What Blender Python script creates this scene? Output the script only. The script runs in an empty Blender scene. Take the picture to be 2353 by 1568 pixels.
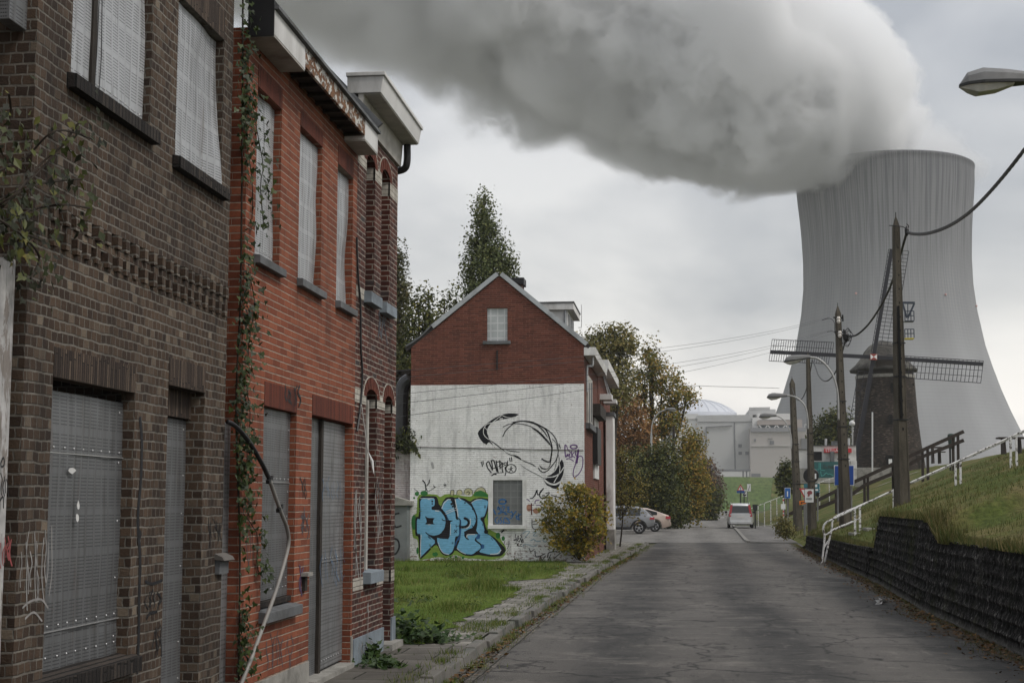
import bpy, math, random
from mathutils import Vector, Matrix

# ------------------------------------------------------------------ camera, sky, sun, exposure
S = bpy.context.scene
C = S.collection
CAM_Z = 1.8
F = 3300.0                      # focal length in units of a 2352 px wide picture
PITCH = math.atan(370.0 / F)
_cx, _cz = (1562 - 1176) / F, (784 - 1154) / F
YAW = math.atan(_cx / (math.cos(PITCH) - _cz * math.sin(PITCH)))   # the street runs along +Y

cam_d = bpy.data.cameras.new('camera')
cam = bpy.data.objects.new('camera', cam_d)
C.objects.link(cam)
cam.location = (0, 0, CAM_Z)
cam.rotation_euler = (math.pi / 2 + PITCH, 0, YAW)
cam_d.sensor_width = 36.0
cam_d.lens = F / 2352.0 * 36.0
cam_d.clip_start = 0.1
cam_d.clip_end = 9000
S.camera = cam

SUN_EL, SUN_AZ = math.radians(50), math.radians(112)    # azimuth clockwise from +Y
W = bpy.data.worlds.new('World')
S.world = W
W.use_nodes = True
wt = W.node_tree
wt.nodes.clear()
def wn(t, **k):
    n = wt.nodes.new(t)
    for a, b in k.items(): setattr(n, a, b)
    return n
w_out = wn('ShaderNodeOutputWorld'); w_bg = wn('ShaderNodeBackground')
w_sky = wn('ShaderNodeTexSky', sky_type='NISHITA', sun_disc=False, sun_elevation=SUN_EL, sun_rotation=SUN_AZ)
w_sky.air_density = 1.5; w_sky.dust_density = 4.0
w_tc = wn('ShaderNodeTexCoord'); w_sep = wn('ShaderNodeSeparateXYZ')
wt.links.new(w_tc.outputs['Generated'], w_sep.inputs[0])
# overcast deck: soft banks of cloud over a pale warm horizon
w_map = wn('ShaderNodeMapping'); w_map.inputs['Scale'].default_value = (1.0, 1.0, 2.2)
w_map.inputs['Location'].default_value = (3.1, 0.7, 0.2)
wt.links.new(w_tc.outputs['Generated'], w_map.inputs[0])
w_no = wn('ShaderNodeTexNoise'); w_no.inputs['Scale'].default_value = 3.2; w_no.inputs['Detail'].default_value = 6
w_no.inputs['Roughness'].default_value = 0.5; w_no.inputs['Distortion'].default_value = 0.3
wt.links.new(w_map.outputs[0], w_no.inputs['Vector'])
w_cl = wn('ShaderNodeValToRGB')
w_cl.color_ramp.elements[0].position = 0.38; w_cl.color_ramp.elements[0].color = (3.0, 3.18, 3.52, 1)
w_cl.color_ramp.elements[1].position = 0.62; w_cl.color_ramp.elements[1].color = (5.9, 5.95, 6.05, 1)
wt.links.new(w_no.outputs['Fac'], w_cl.inputs[0])
w_el = wn('ShaderNodeValToRGB')
e = w_el.color_ramp.elements
e[0].position = 0.0; e[0].color = (1.42, 1.34, 1.24, 1)
e[1].position = 1.0; e[1].color = (1.12, 1.12, 1.12, 1)
for p, c in ((0.05, (1.42, 1.35, 1.26)), (0.13, (1.12, 1.09, 1.04)), (0.30, (0.92, 0.92, 0.93)), (0.55, (1.0, 1.0, 1.0))):
    q = e.new(p); q.color = c + (1,)
wt.links.new(w_sep.outputs[2], w_el.inputs[0])
w_mul = wn('ShaderNodeMixRGB', blend_type='MULTIPLY'); w_mul.inputs[0].default_value = 1
wt.links.new(w_cl.outputs[0], w_mul.inputs[1]); wt.links.new(w_el.outputs[0], w_mul.inputs[2])
w_mix = wn('ShaderNodeMixRGB'); w_mix.inputs[0].default_value = 0.88
wt.links.new(w_sky.outputs[0], w_mix.inputs[1]); wt.links.new(w_mul.outputs[0], w_mix.inputs[2])
wt.links.new(w_mix.outputs[0], w_bg.inputs[0])
w_bg.inputs[1].default_value = 0.10
wt.links.new(w_bg.outputs[0], w_out.inputs[0])
W.cycles.sampling_method = 'AUTOMATIC'

sun_d = bpy.data.lights.new('sun', 'SUN'); sun = bpy.data.objects.new('sun', sun_d); C.objects.link(sun)
sun_d.energy = 1.25; sun_d.angle = math.radians(16); sun_d.color = (1.0, 0.955, 0.90)
_sd = Vector((math.sin(SUN_AZ) * math.cos(SUN_EL), math.cos(SUN_AZ) * math.cos(SUN_EL), math.sin(SUN_EL)))
sun.rotation_euler = _sd.to_track_quat('Z', 'Y').to_euler()

S.view_settings.view_transform = 'Standard'
S.view_settings.look = 'None'
S.view_settings.gamma = 1.0
S.view_settings.exposure = 0.66
S.render.engine = 'CYCLES'
S.cycles.use_denoising = True
S.cycles.max_bounces = 10
S.cycles.diffuse_bounces = 3
S.cycles.transparent_max_bounces = 10
S.cycles.volume_bounces = 8
S.cycles.caustics_reflective = False
S.cycles.caustics_refractive = False

# ------------------------------------------------------------------ measuring: from picture coordinates to points on real planes
_ca, _sa, _cy, _sy = math.cos(PITCH), math.sin(PITCH), math.cos(YAW), math.sin(YAW)
def ray(u, v):
    a, b = (u - 1176) / F, (784 - v) / F
    fwd, up = _ca - b * _sa, _sa + b * _ca
    return Vector((a * _cy - fwd * _sy, a * _sy + fwd * _cy, up))
def PX(u, v, x):
    d = ray(u, v); t = x / d.x
    return Vector((x, d.y * t, CAM_Z + d.z * t))
def PY(u, v, y):
    d = ray(u, v); t = y / d.y
    return Vector((d.x * t, y, CAM_Z + d.z * t))
def PZ(u, v, z=0.0):
    d = ray(u, v); t = (z - CAM_Z) / d.z
    return Vector((d.x * t, d.y * t, z))

# ------------------------------------------------------------------ mesh building
def link(o, parent=None):
    C.objects.link(o)
    if parent is not None: o.parent = parent
    return o

class MB:
    """collects shapes in world coordinates and links them as ONE mesh object"""
    def __init__(s): s.v = []; s.f = []; s.m = []; s.mi = 0
    def quad(s, *p):
        i = len(s.v); s.v += [tuple(q) for q in p]; s.f.append(tuple(range(i, i + len(p)))); s.m.append(s.mi)
        return s
    def box(s, x0, x1, y0, y1, z0, z1):
        if x0 > x1: x0, x1 = x1, x0
        if y0 > y1: y0, y1 = y1, y0
        if z0 > z1: z0, z1 = z1, z0
        return s.hexa([(x0,y0,z0),(x1,y0,z0),(x1,y1,z0),(x0,y1,z0),(x0,y0,z1),(x1,y0,z1),(x1,y1,z1),(x0,y1,z1)])
    def hexa(s, p):
        i = len(s.v); s.v += [tuple(q) for q in p]
        for f in ((3,2,1,0),(4,5,6,7),(0,1,5,4),(1,2,6,5),(2,3,7,6),(3,0,4,7)):
            s.f.append(tuple(i + k for k in f)); s.m.append(s.mi)
        return s
    def obox(s, c, sx, sy, sz, mat):
        c = Vector(c); h = []
        for z in (-1, 1):
            for x, y in ((-1,-1),(1,-1),(1,1),(-1,1)):
                h.append(c + mat @ Vector((x*sx/2, y*sy/2, z*sz/2)))
        return s.hexa(h)
    def bar(s, a, b, w, h=None, up=(0,0,1)):
        """square bar from a to b"""
        a, b = Vector(a), Vector(b); d = (b - a); h = h or w
        if d.length < 1e-6: return s
        d.normalize(); up = Vector(up)
        if abs(d.dot(up)) > .98: up = Vector((0, 1, 0))
        r = d.cross(up).normalized(); n = r.cross(d).normalized()
        q = [a - r*w/2 - n*h/2, a + r*w/2 - n*h/2, a + r*w/2 + n*h/2, a - r*w/2 + n*h/2]
        return s.hexa([q[0], q[1], q[2], q[3]] + [p + (b - a) for p in q])
    def tube(s, pts, r, n=8, cap=True):
        pts = [Vector(p) for p in pts]; rr = r if isinstance(r, (list, tuple)) else [r] * len(pts)
        base = len(s.v); prev = None
        for k, p in enumerate(pts):
            d = (pts[min(k + 1, len(pts) - 1)] - pts[max(k - 1, 0)])
            d = d.normalized() if d.length > 1e-9 else Vector((0, 0, 1))
            if prev is None:
                a = Vector((0, 0, 1)) if abs(d.z) < .9 else Vector((1, 0, 0))
                x = d.cross(a).normalized()
            else:
                x = (prev - d * prev.dot(d)).normalized()
            prev = x; y = d.cross(x)
            for j in range(n):
                t = 2 * math.pi * j / n
                s.v.append(tuple(p + (x * math.cos(t) + y * math.sin(t)) * rr[k]))
        for k in range(len(pts) - 1):
            for j in range(n):
                a = base + k*n + j; b = base + k*n + (j+1) % n
                s.f.append((a, b, b + n, a + n)); s.m.append(s.mi)
        if cap:
            s.f.append(tuple(base + j for j in range(n - 1, -1, -1))); s.m.append(s.mi)
            e = base + (len(pts) - 1) * n
            s.f.append(tuple(e + j for j in range(n))); s.m.append(s.mi)
        return s
    def lathe(s, prof, c, n=24, cap=True, ax=None):
        """prof: (radius, height) pairs about the vertical through c; ax: optional matrix"""
        base = len(s.v); c = Vector(c)
        for r, z in prof:
            for j in range(n):
                t = 2 * math.pi * j / n
                q = Vector((r * math.cos(t), r * math.sin(t), z))
                s.v.append(tuple(c + (ax @ q if ax else q)))
        for k in range(len(prof) - 1):
            for j in range(n):
                a = base + k*n + j; b = base + k*n + (j+1) % n
                s.f.append((a, b, b + n, a + n)); s.m.append(s.mi)
        if cap:
            s.f.append(tuple(base + j for j in range(n - 1, -1, -1))); s.m.append(s.mi)
            e = base + (len(prof) - 1) * n
            s.f.append(tuple(e + j for j in range(n))); s.m.append(s.mi)
        return s
    def prism(s, poly, off):
        """polygon (3D points) pushed along off"""
        poly = [Vector(p) for p in poly]; off = Vector(off); n = len(poly); i = len(s.v)
        s.v += [tuple(p) for p in poly] + [tuple(p + off) for p in poly]
        s.f.append(tuple(i + k for k in range(n))); s.f.append(tuple(i + n + k for k in range(n - 1, -1, -1)))
        s.m += [s.mi, s.mi]
        for k in range(n):
            a, b = i + k, i + (k + 1) % n
            s.f.append((b, a, a + n, b + n)); s.m.append(s.mi)
        return s
    def leaf(s, p, nrm, up, ln, wd, shape=0):
        """one leaf: 0 = diamond, 1 = five-point ivy/maple, 2 = pair of crossed flakes"""
        nrm = Vector(nrm).normalized(); up = Vector(up)
        t = (up - nrm * up.dot(nrm))
        t = t.normalized() if t.length > 1e-5 else nrm.orthogonal().normalized()
        b = nrm.cross(t); p = Vector(p)
        if shape == 0:
            s.quad(p, p + t*ln*.45 + b*wd*.5 + nrm*ln*.06, p + t*ln, p + t*ln*.45 - b*wd*.5 + nrm*ln*.06)
        else:
            k = [(0, .12), (.42, -.02), (.5, .38), (.24, .5), (.0, 1.0), (-.24, .5), (-.5, .38), (-.42, -.02)]
            s.quad(*[p + t*ln*y + b*wd*x + nrm*ln*(.10*abs(x)) for x, y in k])
        return s
    def build(s, name, mats, parent=None, smooth=False, bevel=0.0, seg=2, auto=None, split=None):
        if split is not None:          # pieces that lie apart become parts of their own
            bb = []
            for f in s.f:
                P = [s.v[k] for k in f]; bb.append(([min(p[i] for p in P) - split / 2 for i in range(3)], [max(p[i] for p in P) + split / 2 for i in range(3)]))
            left = set(range(len(s.f))); last = None
            while left:
                todo = [left.pop()]; grp = []
                while todo:
                    a = todo.pop(); grp.append(a)
                    near = [c for c in left if all(bb[a][0][i] <= bb[c][1][i] and bb[c][0][i] <= bb[a][1][i] for i in range(3))]
                    left.difference_update(near); todo += near
                q = MB()
                for a in sorted(grp): q.mi = s.m[a]; q.quad(*[s.v[k] for k in s.f[a]])
                last = q.build(name, mats, parent, smooth, bevel, seg, auto)
            return last
        me = bpy.data.meshes.new(name)
        off = Vector(parent.matrix_basis.translation) if parent is not None else Vector((0, 0, 0))
        if parent is not None and parent.parent is not None: off = off + parent.parent.matrix_basis.translation
        me.from_pydata([(x - off.x, y - off.y, z - off.z) for x, y, z in s.v], [], s.f)
        if not isinstance(mats, (list, tuple)): mats = [mats]
        for m in mats: me.materials.append(m)
        me.polygons.foreach_set('material_index', [min(k, len(mats) - 1) for k in s.m])
        if smooth: me.polygons.foreach_set('use_smooth', [True] * len(me.polygons))
        me.update()
        if auto is not None and smooth: me.set_sharp_from_angle(angle=math.radians(auto))
        o = bpy.data.objects.new(name, me)
        link(o, parent)
        if bevel > 0:
            b = o.modifiers.new('bevel', 'BEVEL'); b.width = bevel; b.segments = seg; b.limit_method = 'ANGLE'
            b.angle_limit = math.radians(40)
        return o

def tag(o, label, cat, group=None, kind=None):
    if label: o['label'] = label
    if cat: o['category'] = cat
    if group: o['group'] = group
    if kind: o['kind'] = kind
    return o
def thing(name, label, cat, loc, group=None):
    o = bpy.data.objects.new(name, None); o.empty_display_size = .3
    o.location = loc; link(o)
    return tag(o, label, cat, group)
def setting(o, label=None, cat=None): return tag(o, label, cat, None, 'structure')
def copy_tree(o, parent=None):
    c = o.copy(); C.objects.link(c)
    if parent is not None: c.parent = parent
    for ch in list(o.children): copy_tree(ch, c)
    return c
def curve(pts, n=8):
    """Catmull-Rom through pts"""
    P = [Vector(p) for p in pts]; out = []
    for i in range(len(P) - 1):
        a, b, c, d = P[max(i-1, 0)], P[i], P[i+1], P[min(i+2, len(P)-1)]
        for k in range(n):
            t = k / n
            out.append(.5 * ((2*b) + (c-a)*t + (2*a-5*b+4*c-d)*t*t + (3*b-3*c+d-a)*t**3))
    out.append(P[-1]); return out
def lerp(a, b, t): return a + (b - a) * t
def interp(x, tab):
    if x <= tab[0][0]: return tab[0][1]
    for (a, p), (b, q) in zip(tab, tab[1:]):
        if x <= b: return p + (q - p) * (x - a) / (b - a)
    return tab[-1][1]
def smooth(a, b, x):
    t = max(0.0, min(1.0, (x - a) / (b - a))); return t * t * (3 - 2 * t)

# ------------------------------------------------------------------ materials
class NT:
    def __init__(s, name):
        s.mat = bpy.data.materials.new(name); s.mat.use_nodes = True
        s.t = s.mat.node_tree; s.t.nodes.clear()
        s.out = s.n('ShaderNodeOutputMaterial')
    def n(s, ty, ins=None, **k):
        x = s.t.nodes.new(ty)
        for a, b in k.items(): setattr(x, a, b)
        for a, b in (ins or {}).items(): s.put(x.inputs[a], b)
        return x
    def put(s, sock, val):
        if isinstance(val, bpy.types.NodeSocket): s.t.links.new(val, sock)
        elif isinstance(val, bpy.types.Node): s.t.links.new(val.outputs[0], sock)
        elif sock.type == 'RGBA' and len(val) == 3: sock.default_value = tuple(val) + (1,)
        else: sock.default_value = val
    def m(s, op, a, b=None, c=None, clamp=False):
        x = s.n('ShaderNodeMath', operation=op, use_clamp=clamp); s.put(x.inputs[0], a)
        if b is not None: s.put(x.inputs[1], b)
        if c is not None: s.put(x.inputs[2], c)
        return x.outputs[0]
    def mix(s, f, a, b, mode='MIX'):
        x = s.n('ShaderNodeMixRGB', blend_type=mode); s.put(x.inputs[0], f); s.put(x.inputs[1], a); s.put(x.inputs[2], b)
        return x.outputs[0]
    def ramp(s, f, stops, interp='LINEAR'):
        x = s.n('ShaderNodeValToRGB'); s.put(x.inputs[0], f); r = x.color_ramp; r.interpolation = interp
        while len(r.elements) < len(stops): r.elements.new(.5)
        for e, (p, c) in zip(r.elements, stops):
            e.position = p; e.color = (c, c, c, 1) if isinstance(c, (int, float)) else tuple(c) + (1,)
        return x.outputs[0]
    def obj(s): return s.n('ShaderNodeTexCoord').outputs['Object']
    def pos(s): return s.n('ShaderNodeNewGeometry').outputs['Position']
    def xyz(s, v): x = s.n('ShaderNodeSeparateXYZ'); s.put(x.inputs[0], v); return x.outputs
    def vec(s, a, b, c=0.0):
        x = s.n('ShaderNodeCombineXYZ'); s.put(x.inputs[0], a); s.put(x.inputs[1], b); s.put(x.inputs[2], c); return x.outputs[0]
    def scale(s, v, k):
        x = s.n('ShaderNodeVectorMath', operation='MULTIPLY'); s.put(x.inputs[0], v); x.inputs[1].default_value = k; return x.outputs[0]
    def noise(s, v, sc, det=4, rough=.55, dist=0.0):
        return s.n('ShaderNodeTexNoise', {'Vector': v, 'Scale': sc, 'Detail': det, 'Roughness': rough, 'Distortion': dist}).outputs['Fac']
    def island(s): return s.n('ShaderNodeNewGeometry').outputs['Random Per Island']
    def bump(s, h, dist, st=1.0): return s.n('ShaderNodeBump', {'Height': h, 'Distance': dist, 'Strength': st}).outputs[0]
    def bsdf(s, col, rough=.8, metal=0.0, spec=.3, nrm=None, **k):
        b = s.n('ShaderNodeBsdfPrincipled', {'Base Color': col, 'Roughness': rough, 'Metallic': metal, 'Specular IOR Level': spec})
        if nrm is not None: s.put(b.inputs['Normal'], nrm)
        for a, v in k.items(): s.put(b.inputs[a.replace('_', ' ')], v)
        s.t.links.new(b.outputs[0], s.out.inputs[0]); return s.mat

def paint(name, col, rough=.6, var=.25, sc=3.0, metal=0.0, spec=.35, bump=0.0, bsc=40.0, dirt=None, dsc=1.2, stretch=(1,1,1)):
    """a plain surface with uneven tone, optional dirt blotches and fine bump"""
    t = NT(name); o = t.obj()
    a = t.noise(t.scale(o, stretch), sc, 6, .6)
    c = t.mix(1.0, col, t.ramp(a, ((.25, 1 - var), (.75, 1 + var))), 'MULTIPLY')
    if dirt is not None:
        d = t.noise(t.scale(o, stretch), dsc, 7, .65)
        c = t.mix(t.ramp(d, ((.5, 0.0), (.66, .85))), c, dirt)
    nr = t.bump(t.noise(o, bsc, 4, .6), bump) if bump > 0 else None
    return t.bsdf(c, rough, metal, spec, nr)

def wallcoord(t):
    """(along the wall, height) picked by the face's own direction"""
    g = t.n('ShaderNodeNewGeometry'); nx = t.xyz(g.outputs['True Normal']); o = t.xyz(t.obj())
    f = t.m('GREATER_THAN', t.m('ABSOLUTE', nx[0]), .6)
    along = t.m('ADD', t.m('MULTIPLY', o[1], f), t.m('MULTIPLY', o[0], t.m('SUBTRACT', 1.0, f)))
    return along, o[2]

def brick(name, tones, mortar, bw, bh, mh, mv, vert=False, depth=.006, dirt=(.02,.02,.018), dirt_amt=.5, mvar=.3, wob=.004,
          paintcol=None, paint_z=None, rough=.85, header=False, extra=None):
    t = NT(name); a, z = wallcoord(t); o = t.obj()
    w = t.noise(o, 5.0, 3, .5)
    w2 = t.noise(o, 23.0, 2, .5)
    a = t.m('ADD', a, t.m('MULTIPLY', t.m('SUBTRACT', w2, .5), wob * 3))
    z = t.m('ADD', z, t.m('ADD', t.m('MULTIPLY', t.m('SUBTRACT', w, .5), wob * 4), t.m('MULTIPLY', t.m('SUBTRACT', w2, .5), wob)))
    if vert: a, z = z, a
    r = t.m('DIVIDE', z, bh); row = t.m('FLOOR', r); fz = t.m('FRACT', r)
    odd = t.m('MULTIPLY', t.m('MODULO', t.m('ABSOLUTE', row), 2.0), .5)
    jit = t.n('ShaderNodeTexWhiteNoise', {'W': row}, noise_dimensions='1D').outputs[0]
    cc = t.m('ADD', t.m('ADD', t.m('DIVIDE', a, bw), odd), t.m('MULTIPLY', jit, .12)); col = t.m('FLOOR', cc); fc = t.m('FRACT', cc)
    rnd = t.n('ShaderNodeTexWhiteNoise', {'Vector': t.vec(col, row)}, noise_dimensions='2D')
    c = t.ramp(rnd.outputs[0], tones)
    c = t.mix(1.0, c, t.ramp(t.noise(o, 60.0, 4, .7), ((.2, .72), (.8, 1.25))), 'MULTIPLY')
    def edge(f, k):   # 0 in the joint, 1 inside the brick
        d = t.m('MINIMUM', f, t.m('SUBTRACT', 1.0, f))
        return t.m('MULTIPLY', t.m('SUBTRACT', d, k * .40), 1.0 / (k * .25), clamp=True)
    inb = t.m('MINIMUM', edge(fz, mh / bh), edge(fc, mv / bw))
    mo = t.mix(1.0, mortar, t.ramp(t.noise(o, 9.0, 5, .6), ((.3, 1 - mvar), (.7, 1 + mvar))), 'MULTIPLY')
    c = t.mix(inb, mo, c)
    big = t.noise(o, .9, 6, .6, .4)
    c = t.mix(t.m('MULTIPLY', t.ramp(big, ((.42, 0.0), (.75, 1.0))), dirt_amt), c, dirt)
    run = t.noise(t.scale(o, (4.5, 4.5, .4)), 1.0, 6, .7)          # rain runs and soot
    c = t.mix(t.m('MULTIPLY', t.ramp(run, ((.52, 0.0), (.66, 1.0))), dirt_amt * .8), c, dirt)
    if extra: c = extra(t, c, inb, o)
    h = t.m('ADD', t.m('MULTIPLY', inb, 1.0), t.m('MULTIPLY', t.noise(o, 90.0, 3, .6), .35))
    h = t.m('ADD', h, t.m('MULTIPLY', rnd.outputs[0], .25))
    return t.bsdf(c, rough, 0, .25, t.bump(h, depth))

def perforated(name, base, hole, pw=.105, ph=.02, gw=.0, band=.235, rough=.45, metal=.55, spec=.4):
    """galvanised screening sheet: rows of short punched dashes in bands"""
    t = NT(name); a, z = wallcoord(t); o = t.obj()
    f1 = t.m('LESS_THAN', t.m('FRACT', t.m('DIVIDE', a, pw)), .80)
    f2 = t.m('LESS_THAN', t.m('FRACT', t.m('DIVIDE', z, ph)), .36)
    f3 = t.m('LESS_THAN', t.m('FRACT', t.m('DIVIDE', z, band)), .84)
    tiny = t.m('LESS_THAN', t.m('FRACT', t.m('DIVIDE', a, .010)), .70)
    k = t.m('MULTIPLY', t.m('MULTIPLY', f1, f2), t.m('MULTIPLY', f3, tiny))
    n = t.noise(t.scale(o, (1, 1, .35)), 2.2, 6, .6)
    c = t.mix(1.0, base, t.ramp(n, ((.25, .78), (.75, 1.2))), 'MULTIPLY')
    st = t.noise(t.scale(o, (9, 9, .5)), 3.0, 4, .6)
    c = t.mix(t.ramp(st, ((.50, 0.0), (.68, .55))), c, (.055, .05, .042))
    ru = t.noise(t.scale(o, (7, 7, .8)), 1.6, 6, .7)
    c = t.mix(t.ramp(ru, ((.60, 0.0), (.72, .5))), c, (.11, .062, .034))
    c = t.mix(k, c, hole)
    return t.bsdf(c, rough, metal, spec, t.bump(t.noise(o, 2.5, 3, .5), .02, .6))

def foliage(name, stops, rough=.6, trans=.25, sc=.5):
    """leaves: each leaf its own tone, clumps of lighter and darker growth"""
    t = NT(name); n = t.noise(t.pos(), sc, 3, .6)
    f = t.m('ADD', t.m('MULTIPLY', t.island(), .55), t.m('MULTIPLY', n, .55), clamp=True)
    c = t.ramp(f, stops)
    b = t.n('ShaderNodeBsdfPrincipled', {'Base Color': c, 'Roughness': rough, 'Specular IOR Level': .25})
    tr = t.n('ShaderNodeBsdfTranslucent', {'Color': c})
    mx = t.n('ShaderNodeMixShader', {0: trans, 1: b.outputs[0], 2: tr.outputs[0]})
    t.t.links.new(mx.outputs[0], t.out.inputs[0]); return t.mat
from mathutils import noise as MN
def pn(x, y, z=0.0): return MN.noise(Vector((x, y, z)))
RNG = random.Random(11)

# ------------------------------------------------------------------ ground, street, pavement, dike
XF = -3.41                                         # street front of the left-hand row
XL = ((0, -2.12), (20, -2.1), (27, -2.0), (40, -1.75), (60, -1.2), (75, -.8), (135, .65), (180, 2.3), (250, 5.0), (345, 10.5), (420, 16))
XK = ((0, -2.36), (20, -2.36), (27, -2.25), (38, -2.06), (52, -1.62), (64, -1.3))
XR = ((0, 4.15), (16, 4.15), (24.5, 4.2), (33, 4.6), (53, 4.95), (60, 5.2), (67, 5.3))
XR2 = ((66, 3.0), (69, 3.0), (101, 3.7), (135, 4.6), (180, 5.7), (250, 8.5), (345, 14), (420, 20))
TOE = ((0, 4.0), (25, 4.1), (33, 4.45), (53, 4.8), (60, 5.0), (66, 5.2), (75, 5.4), (100, 6.6), (135, 7.8), (180, 9.2), (250, 13.5), (345, 21), (420, 28))

def ground_mat():
    t = NT('rough_grassland'); o = t.pos()
    c = t.ramp(t.noise(o, .35, 8, .65), ((.3, (.045, .048, .03)), (.5, (.065, .068, .04)), (.7, (.09, .085, .055))))
    return t.bsdf(c, .95, 0, .1)
M_GROUND = ground_mat()
setting(MB().quad((-3000,-60,-.04),(3000,-60,-.04),(3000,5000,-.04),(-3000,5000,-.04)).build('ground', M_GROUND))

def asphalt(name, a, b, dark, streak=.5, light=(.2,.19,.175)):
    t = NT(name); o = t.pos()
    n = t.noise(t.scale(o, (.55, .16, 1)), 1.0, 7, .62)
    c = t.ramp(n, ((.3, a), (.7, b)))
    # worn seams running across the carriageway
    s = t.noise(t.scale(o, (.30, .62, 1)), 1.0, 9, .76, .4)
    c = t.mix(t.m('MULTIPLY', t.ramp(s, ((.53, 0.0), (.64, 1.0))), streak), c, dark)
    s2 = t.noise(t.scale(o, (.34, .55, 1)), 1.7, 9, .74, .5)
    c = t.mix(t.m('MULTIPLY', t.ramp(s2, ((.54, 0.0), (.66, 1.0))), streak * .7), c, light)
    s3 = t.noise(t.scale(o, (1.1, 2.0, 1)), 1.0, 8, .8, .3)
    c = t.mix(t.m('MULTIPLY', t.ramp(s3, ((.56, 0.0), (.62, 1.0))), streak * .8), c, dark)
    c = t.mix(t.m('MULTIPLY', t.ramp(s3, ((.38, 1.0), (.43, 0.0))), streak * .45), c, light)
    x = t.xyz(o)[0]                                 # polished wheel tracks
    wv = t.m('ABSOLUTE', t.m('SINE', t.m('MULTIPLY', t.m('ADD', x, t.m('MULTIPLY', t.noise(t.scale(o, (.1, .05, 1)), 1, 3), 1.6)), 1.5)))
    c = t.mix(t.m('MULTIPLY', t.ramp(wv, ((.35, 0.0), (.95, 1.0))), .30), c, light)
    fl = t.noise(t.scale(o, (5.0, 1.3, 1)), 1.0, 7, .8)           # loose grit, spalls and small repairs
    c = t.mix(t.m('MULTIPLY', t.ramp(fl, ((.57, 0.0), (.63, 1.0))), .6), c, dark)
    c = t.mix(t.m('MULTIPLY', t.ramp(fl, ((.36, 1.0), (.42, 0.0))), .35), c, light)
    pt = t.noise(t.scale(o, (.9, .28, 1)), 1.0, 3, .5, 1.2)
    c = t.mix(t.m('MULTIPLY', t.ramp(pt, ((.60, 0.0), (.625, 1.0))), .25), c, dark)
    g = t.noise(o, 60.0, 3, .7)
    c = t.mix(1.0, c, t.ramp(g, ((.3, .62), (.7, 1.4))), 'MULTIPLY')
    pits = t.ramp(t.noise(t.scale(o, (1, .55, 1)), 14.0, 6, .75), ((.60, 0.0), (.68, 1.0)))
    c = t.mix(t.m('MULTIPLY', pits, .55), c, dark)
    cr = t.n('ShaderNodeTexVoronoi', {'Vector': t.scale(t.n('ShaderNodeVectorMath', {0: o, 1: t.n('ShaderNodeTexNoise', {'Vector': o, 'Scale': 1.3, 'Detail': 4.0}).outputs['Color']}, operation='ADD').outputs[0], (.45, .30, 1)), 'Scale': 1.0}, feature='DISTANCE_TO_EDGE').outputs[0]
    c = t.mix(t.m('MULTIPLY', t.ramp(cr, ((.0, 1.0), (.02, 0.0))), .85), c, (.010, .010, .010))
    h = t.m('ADD', t.m('MULTIPLY', g, .6), t.m('MULTIPLY', s, 1.2))
    return t.bsdf(c, .85, 0, .28, t.bump(h, .02, .8))
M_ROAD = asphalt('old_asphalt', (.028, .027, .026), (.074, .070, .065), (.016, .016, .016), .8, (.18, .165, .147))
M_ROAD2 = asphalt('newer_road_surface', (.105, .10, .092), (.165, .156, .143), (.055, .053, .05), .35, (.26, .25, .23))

def strip(name, mat, ys, fl, fr, z, zr=None):
    b = MB()
    for a, c in zip(ys, ys[1:]):
        n = 4
        for k in range(n):
            xa0, xa1 = lerp(fl(a), fr(a), k / n), lerp(fl(a), fr(a), (k + 1) / n)
            xc0, xc1 = lerp(fl(c), fr(c), k / n), lerp(fl(c), fr(c), (k + 1) / n)
            b.quad((xa0, a, z), (xa1, a, z), (xc1, c, z), (xc0, c, z))
    return b.build(name, mat)
yn = [-8 + k * 2.0 for k in range(0, 38)]
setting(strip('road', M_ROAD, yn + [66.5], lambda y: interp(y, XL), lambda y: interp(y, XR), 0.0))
yf = [66.5 + k * 4 for k in range(0, 90)]
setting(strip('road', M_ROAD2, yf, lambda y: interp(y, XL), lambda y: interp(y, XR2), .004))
# forecourt on the left where the cars stand, and the widened verge lay-by on the right
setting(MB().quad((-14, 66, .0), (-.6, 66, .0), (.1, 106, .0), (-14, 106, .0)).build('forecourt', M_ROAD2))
M_LAYBY = asphalt('layby_asphalt', (.10, .095, .09), (.15, .145, .135), (.05, .05, .048), .3, (.2, .19, .18))
setting(strip('layby', M_LAYBY, [67 + k * 4 for k in range(0, 13)], lambda y: interp(y, XR2) + .18, lambda y: interp(y, TOE) + .5, .012))
M_KERBC = paint('kerb_concrete', (.135, .126, .112), .9, .35, 4, bump=.006, bsc=30, dirt=(.055, .065, .055), dsc=2.0)
b = MB()
for k in range(60):
    y0 = 67.2 + k; b.box(interp(y0, XR2), interp(y0, XR2) + .18, y0, y0 + .985, -.03, .075)
setting(b.build('kerb', paint('far_kerb_concrete', (.19, .182, .168), .9, .25, 3)))
M_WHITE_MARK = paint('road_paint', (.75, .74, .72), .7, .15)
setting(MB().quad((2.9, 178, .010), (5.3, 178, .010), (5.4, 180.5, .010), (3.0, 180.5, .010)).build('road_marking', M_WHITE_MARK))

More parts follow.
